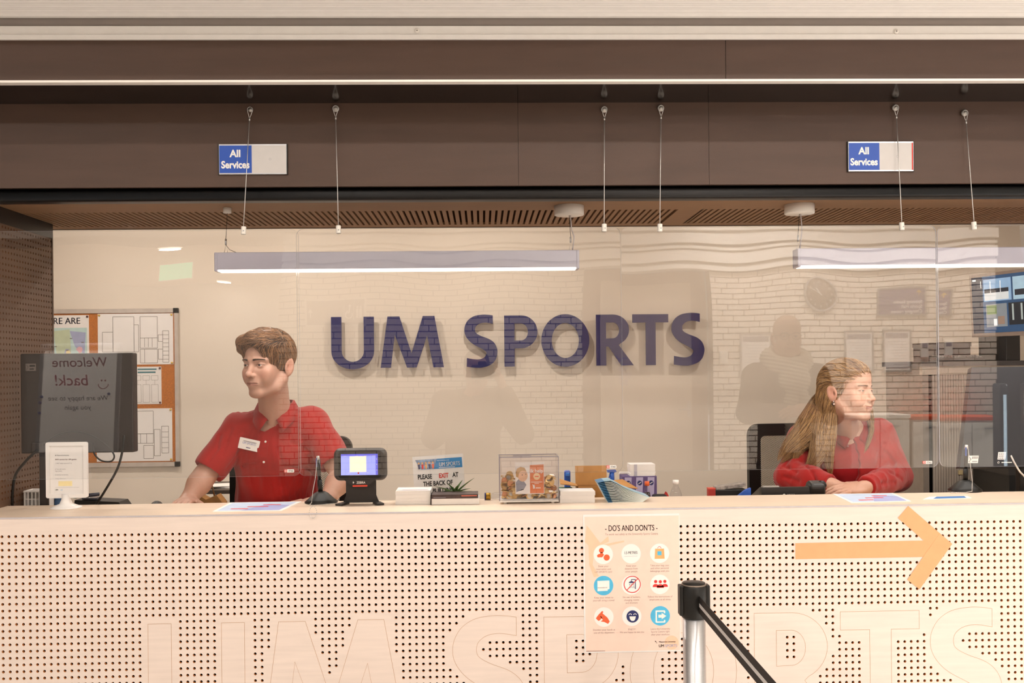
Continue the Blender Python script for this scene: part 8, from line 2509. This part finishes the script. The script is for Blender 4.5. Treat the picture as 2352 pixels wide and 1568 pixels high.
# ------------------------------------------------------------------ the two people standing in the hall (mirrored in the panes)
def build_visitor():
    D = 5.75
    hc = refl(1810, 772, D)
    x0, y0 = hc.x, hc.y
    zr = lambda py: refl(1810, py, D).z
    H = Head((x0, y0 - .02, zr(775)), math.pi + math.radians(6), 0, 0, 1.05)
    neck = np.array((x0, y0 - .05, zr(832)))
    sh = [np.array((x0 + s * .185, y0 - .05, zr(862))) for s in (-1, 1)]
    el = [np.array((x0 - .25, y0 + .02, zr(945))), np.array((x0 + .25, y0 + .02, zr(950)))]
    hd = [np.array((x0 - .06, y0 + .24, zr(938))), np.array((x0 + .0, y0 + .25, zr(943)))]
    lo, hi = bbox([H.P(-.10, -.14, -.14), H.P(.10, .13, .14), H.P(.1, -.14, .14), H.P(-.1, .13, -.14), neck], .02)
    fh = Field(lo, hi, .003)
    build_head(fh, H, .0045, 1.0, 1.1, 1.0, 1.0, .4, neck, .058, .8)
    lo, hi = bbox([neck] + sh + el + hd + [np.array((x0, y0, .95))], .13)
    fb = Field(lo, hi, .005)
    fb.cap(neck + np.array((0, 0, .04)), .058, neck, .06, .02)
    fb.ell(np.array((x0, y0 - .05, 1.38)), (.16, .10, .20), None, .03); fb.ell(np.array((x0, y0 - .05, 1.05)), (.16, .11, .16), None, .05)
    fb.cap(sh[0], .05, sh[1], .05, .03)
    for i in range(2):
        fb.cap(sh[i], .048, el[i], .04, .02); fb.cap(el[i], .04, hd[i], .028, .015)
    hand(fb, hd[0], (.7, .5, .2), (0, .6, .8), 1, 1.0, .7); hand(fb, hd[1], (-.7, .45, .1), (0, .7, .7), -1, 1.0, .7)
    body = sdf_mesh('person', [fh, fb], [M_skin], None, (x0, y0, 0), skin_colors(H, 'dfb69f', 'b57a70', .35))
    tag(body, 'bald man with glasses, dark coat and cream knitted scarf standing in the hall', 'person', 'people standing in the hall')
    c = Field(*bbox([neck] + sh + el + hd + [np.array((x0, y0, .62))], .15), .006)
    c.ell(np.array((x0, y0 - .05, 1.40)), (.20, .135, .20), None, .03); c.cap(np.array((x0, y0 - .05, 1.35)), .165, np.array((x0, y0 - .05, .80)), .175, .05)
    c.cap(sh[0], .075, sh[1], .075, .03)
    for i in range(2):
        c.cap(sh[i], .075, el[i], .066, .02); c.cap(el[i], .066, el[i] + (hd[i] - el[i]) * .82, .052, .015)
    c.cap(neck + np.array((0, .02, .12)), .075, neck, .07, .01, 's')
    sdf_mesh('coat', [c], [mat('coat_dark', '4a3c36', .9, var=.08, bump=.4, bscale=500)], body, disp=folds(41, .006, 16))
    s_ = Field(*bbox([neck + np.array((-.2, -.2, -.5)), neck + np.array((.2, .25, .12))], .02), .005)
    for a in range(0, 360, 20):
        a0, a1 = math.radians(a), math.radians(a + 20)
        pt = lambda t: neck + np.array((.105 * math.cos(t), .095 * math.sin(t) + .015, .015 - .035 * math.sin(t)))
        s_.cap(pt(a0), .046, pt(a1), .046, .02)
    kn = neck + np.array((.01, .135, -.10))
    s_.ell(kn, (.095, .05, .085), None, .03)
    s_.chain([(kn, .045), (kn + np.array((-.03, .02, -.12)), .042), (kn + np.array((-.02, .01, -.42)), .045)], .01)
    s_.chain([(kn, .045), (kn + np.array((.05, .03, -.12)), .038), (kn + np.array((.12, .05, -.28)), .040)], .01)
    def knit(v, n): return v + n * (.003 * np.sin(v[:, 2] * 300 + 60 * v[:, 0]))[:, None]
    sdf_mesh('scarf', [s_], [mat('scarf_cream', 'e8ddcc', .9, var=.05, bump=.5, bscale=300)], body, disp=knit)
    gl = mb(mat('glasses_dark', '2a2420', .4))
    for sx in (-1, 1):
        gl.tube([H.P(sx * .033 + .024 * math.cos(t), -.098, .0 + .018 * math.sin(t)) for t in np.linspace(0, 2 * math.pi, 21)], .0016, 6)
        gl.tube([H.P(sx * .057, -.096, .004), H.P(sx * .080, -.02, .006), H.P(sx * .082, .02, .0)], .0016, 6)
    gl.tube([H.P(-.010, -.100, .004), H.P(0, -.102, .007), H.P(.010, -.100, .004)], .0016, 6)
    gl.build('glasses', body)
    for sx in (-1, 1):
        eyeball(H, sx, H.R @ np.array((0, -1, 0)), '5a5a60', body); eyebrow(H, sx, mat('brow_grey', '8a7868', .7), body, fh)
    hip = np.array((x0, y0 - .05, .95))
    lower_body(body, hip, np.array((x0 - .10, y0 - .03, .50)), np.array((x0 + .10, y0 - .03, .50)), np.array((x0 - .10, y0 - .05, .085)), np.array((x0 + .10, y0 - .05, .085)), '2a2c34', 'trousers_navy')
build_visitor()
def build_photographer():
    H = Head((-.035, -.215, 1.545), math.pi, math.radians(4), 0, 1.0)
    neck = np.array((-.05, -.26, 1.40))
    x0, y0 = -.07, -.29
    sh = [np.array((x0 - .18, y0, 1.34)), np.array((x0 + .18, y0, 1.34))]
    el = [np.array((x0 - .24, y0 + .08, 1.10)), np.array((x0 + .33, y0 + .10, 1.12))]
    hd = [np.array((-.040, -.150, 1.455)), np.array((.106, -.165, 1.495))]
    lo, hi = bbox([H.P(-.10, -.14, -.14), H.P(.10, .13, .14), H.P(.1, -.14, .14), H.P(-.1, .13, -.14), neck], .02)
    fh = Field(lo, hi, .003)
    build_head(fh, H, .004, 1.0, 1.0, 1.0, 1.0, 0, neck, .054, .8)
    fb = Field(*bbox([neck] + sh + el + hd + [np.array((x0, y0, .95))], .13), .005)
    fb.cap(neck + np.array((0, 0, .04)), .054, neck, .056, .02)
    fb.ell(np.array((x0, y0, 1.22)), (.15, .10, .18), None, .03); fb.ell(np.array((x0, y0, 1.0)), (.15, .10, .12), None, .05); fb.cap(sh[0], .048, sh[1], .048, .03)
    for i in range(2): fb.cap(sh[i], .046, el[i], .038, .02); fb.cap(el[i], .038, hd[i], .027, .015)
    hand(fb, hd[0], (.30, .95, .05), (0, .0, -1), 1, .95, .22); hand(fb, hd[1], (.0, .93, .35), (1, .0, .0), -1, .95, .45)
    body = sdf_mesh('person', [fh, fb], [M_skin], None, (x0, y0, 0), skin_colors(H, 'd9ab92', 'b06a60', .3))
    tag(body, 'photographer in a light parka raising a camera to the face', 'person', 'people standing in the hall')
    c = Field(*bbox([neck] + sh + el + hd + [np.array((x0, y0, .60))], .15), .006)
    c.ell(np.array((x0, y0, 1.24)), (.21, .14, .18), None, .03); c.cap(np.array((x0, y0, 1.22)), .17, np.array((x0, y0, .75)), .19, .05); c.cap(sh[0], .08, sh[1], .08, .03)
    for i in range(2): c.cap(sh[i], .078, el[i], .072, .02); c.cap(el[i], .072, el[i] + (hd[i] - el[i]) * .72, .050, .015)
    c.cap(neck + np.array((0, .02, .12)), .07, neck, .066, .01, 's')
    sdf_mesh('parka', [c], [mat('parka_taupe', '8d7c68', .9, var=.08, bump=.4, bscale=400)], body, disp=folds(51, .008, 14))
    g = Field(*bbox([H.P(x, y, z) for x in (-.12, .12) for y in (-.14, .14) for z in (-.12, .15)], .0), .004)
    H.ell(g, (0, .014, .040), (.083, .103, .090), .008); H.ell(g, (0, -.115, -.012), (.063, .062, .083), .006, 's'); H.ell(g, (.0, -.085, -.070), (.12, .080, .066), .006, 's'); H.ell(g, (0, .04, -.150), (.13, .13, .070), .006, 's')
    sdf_mesh('hair', [g], [mat('hair_dark', '4a3a2c', .6, var=.3, nscale=60)], body)
    for sx in (-1, 1): eyeball(H, sx, H.R @ np.array((0, -1, 0)), '4a3a30', body)
    hip = np.array((x0, y0, .95))
    lower_body(body, hip, np.array((x0 - .10, y0 + .02, .50)), np.array((x0 + .10, y0 + .02, .50)), np.array((x0 - .12, y0, .085)), np.array((x0 + .12, y0, .085)), '30343e', 'trousers_slate')
    pc_ = V(0, -.055, CAM_Z)
    t = thing('photo_camera', pc_ + V(0, 0, -.05), 'black photo camera held before the photographer face', 'camera')
    mb(M_rubber).obox(pc_ + V(.0, -.012, -.002), (.068, .022, .045), None, .010, 3).build('body', t)
    mb(M_rubber).lathe([(.034, -.010), (.036, .01), (.036, .042), (.032, .046), (.030, .046), (.028, .036), (0, .036)], pc_, (0, 1, 0), 28).build('lens', t)
    mb(M_rubber).obox(pc_ + V(0, -.010, .052), (.026, .026, .014), None, .008).build('viewfinder', t)
    mb(M_rubber).obox(pc_ + V(.064, .004, -.004), (.014, .022, .040), None, .010).build('grip', t)
    mb(M_alu).lathe([(.008, 0), (.008, .006), (0, .0065)], pc_ + V(.055, .0, .042), (0, 0, 1), 14).build('shutter_button', t)
build_photographer()
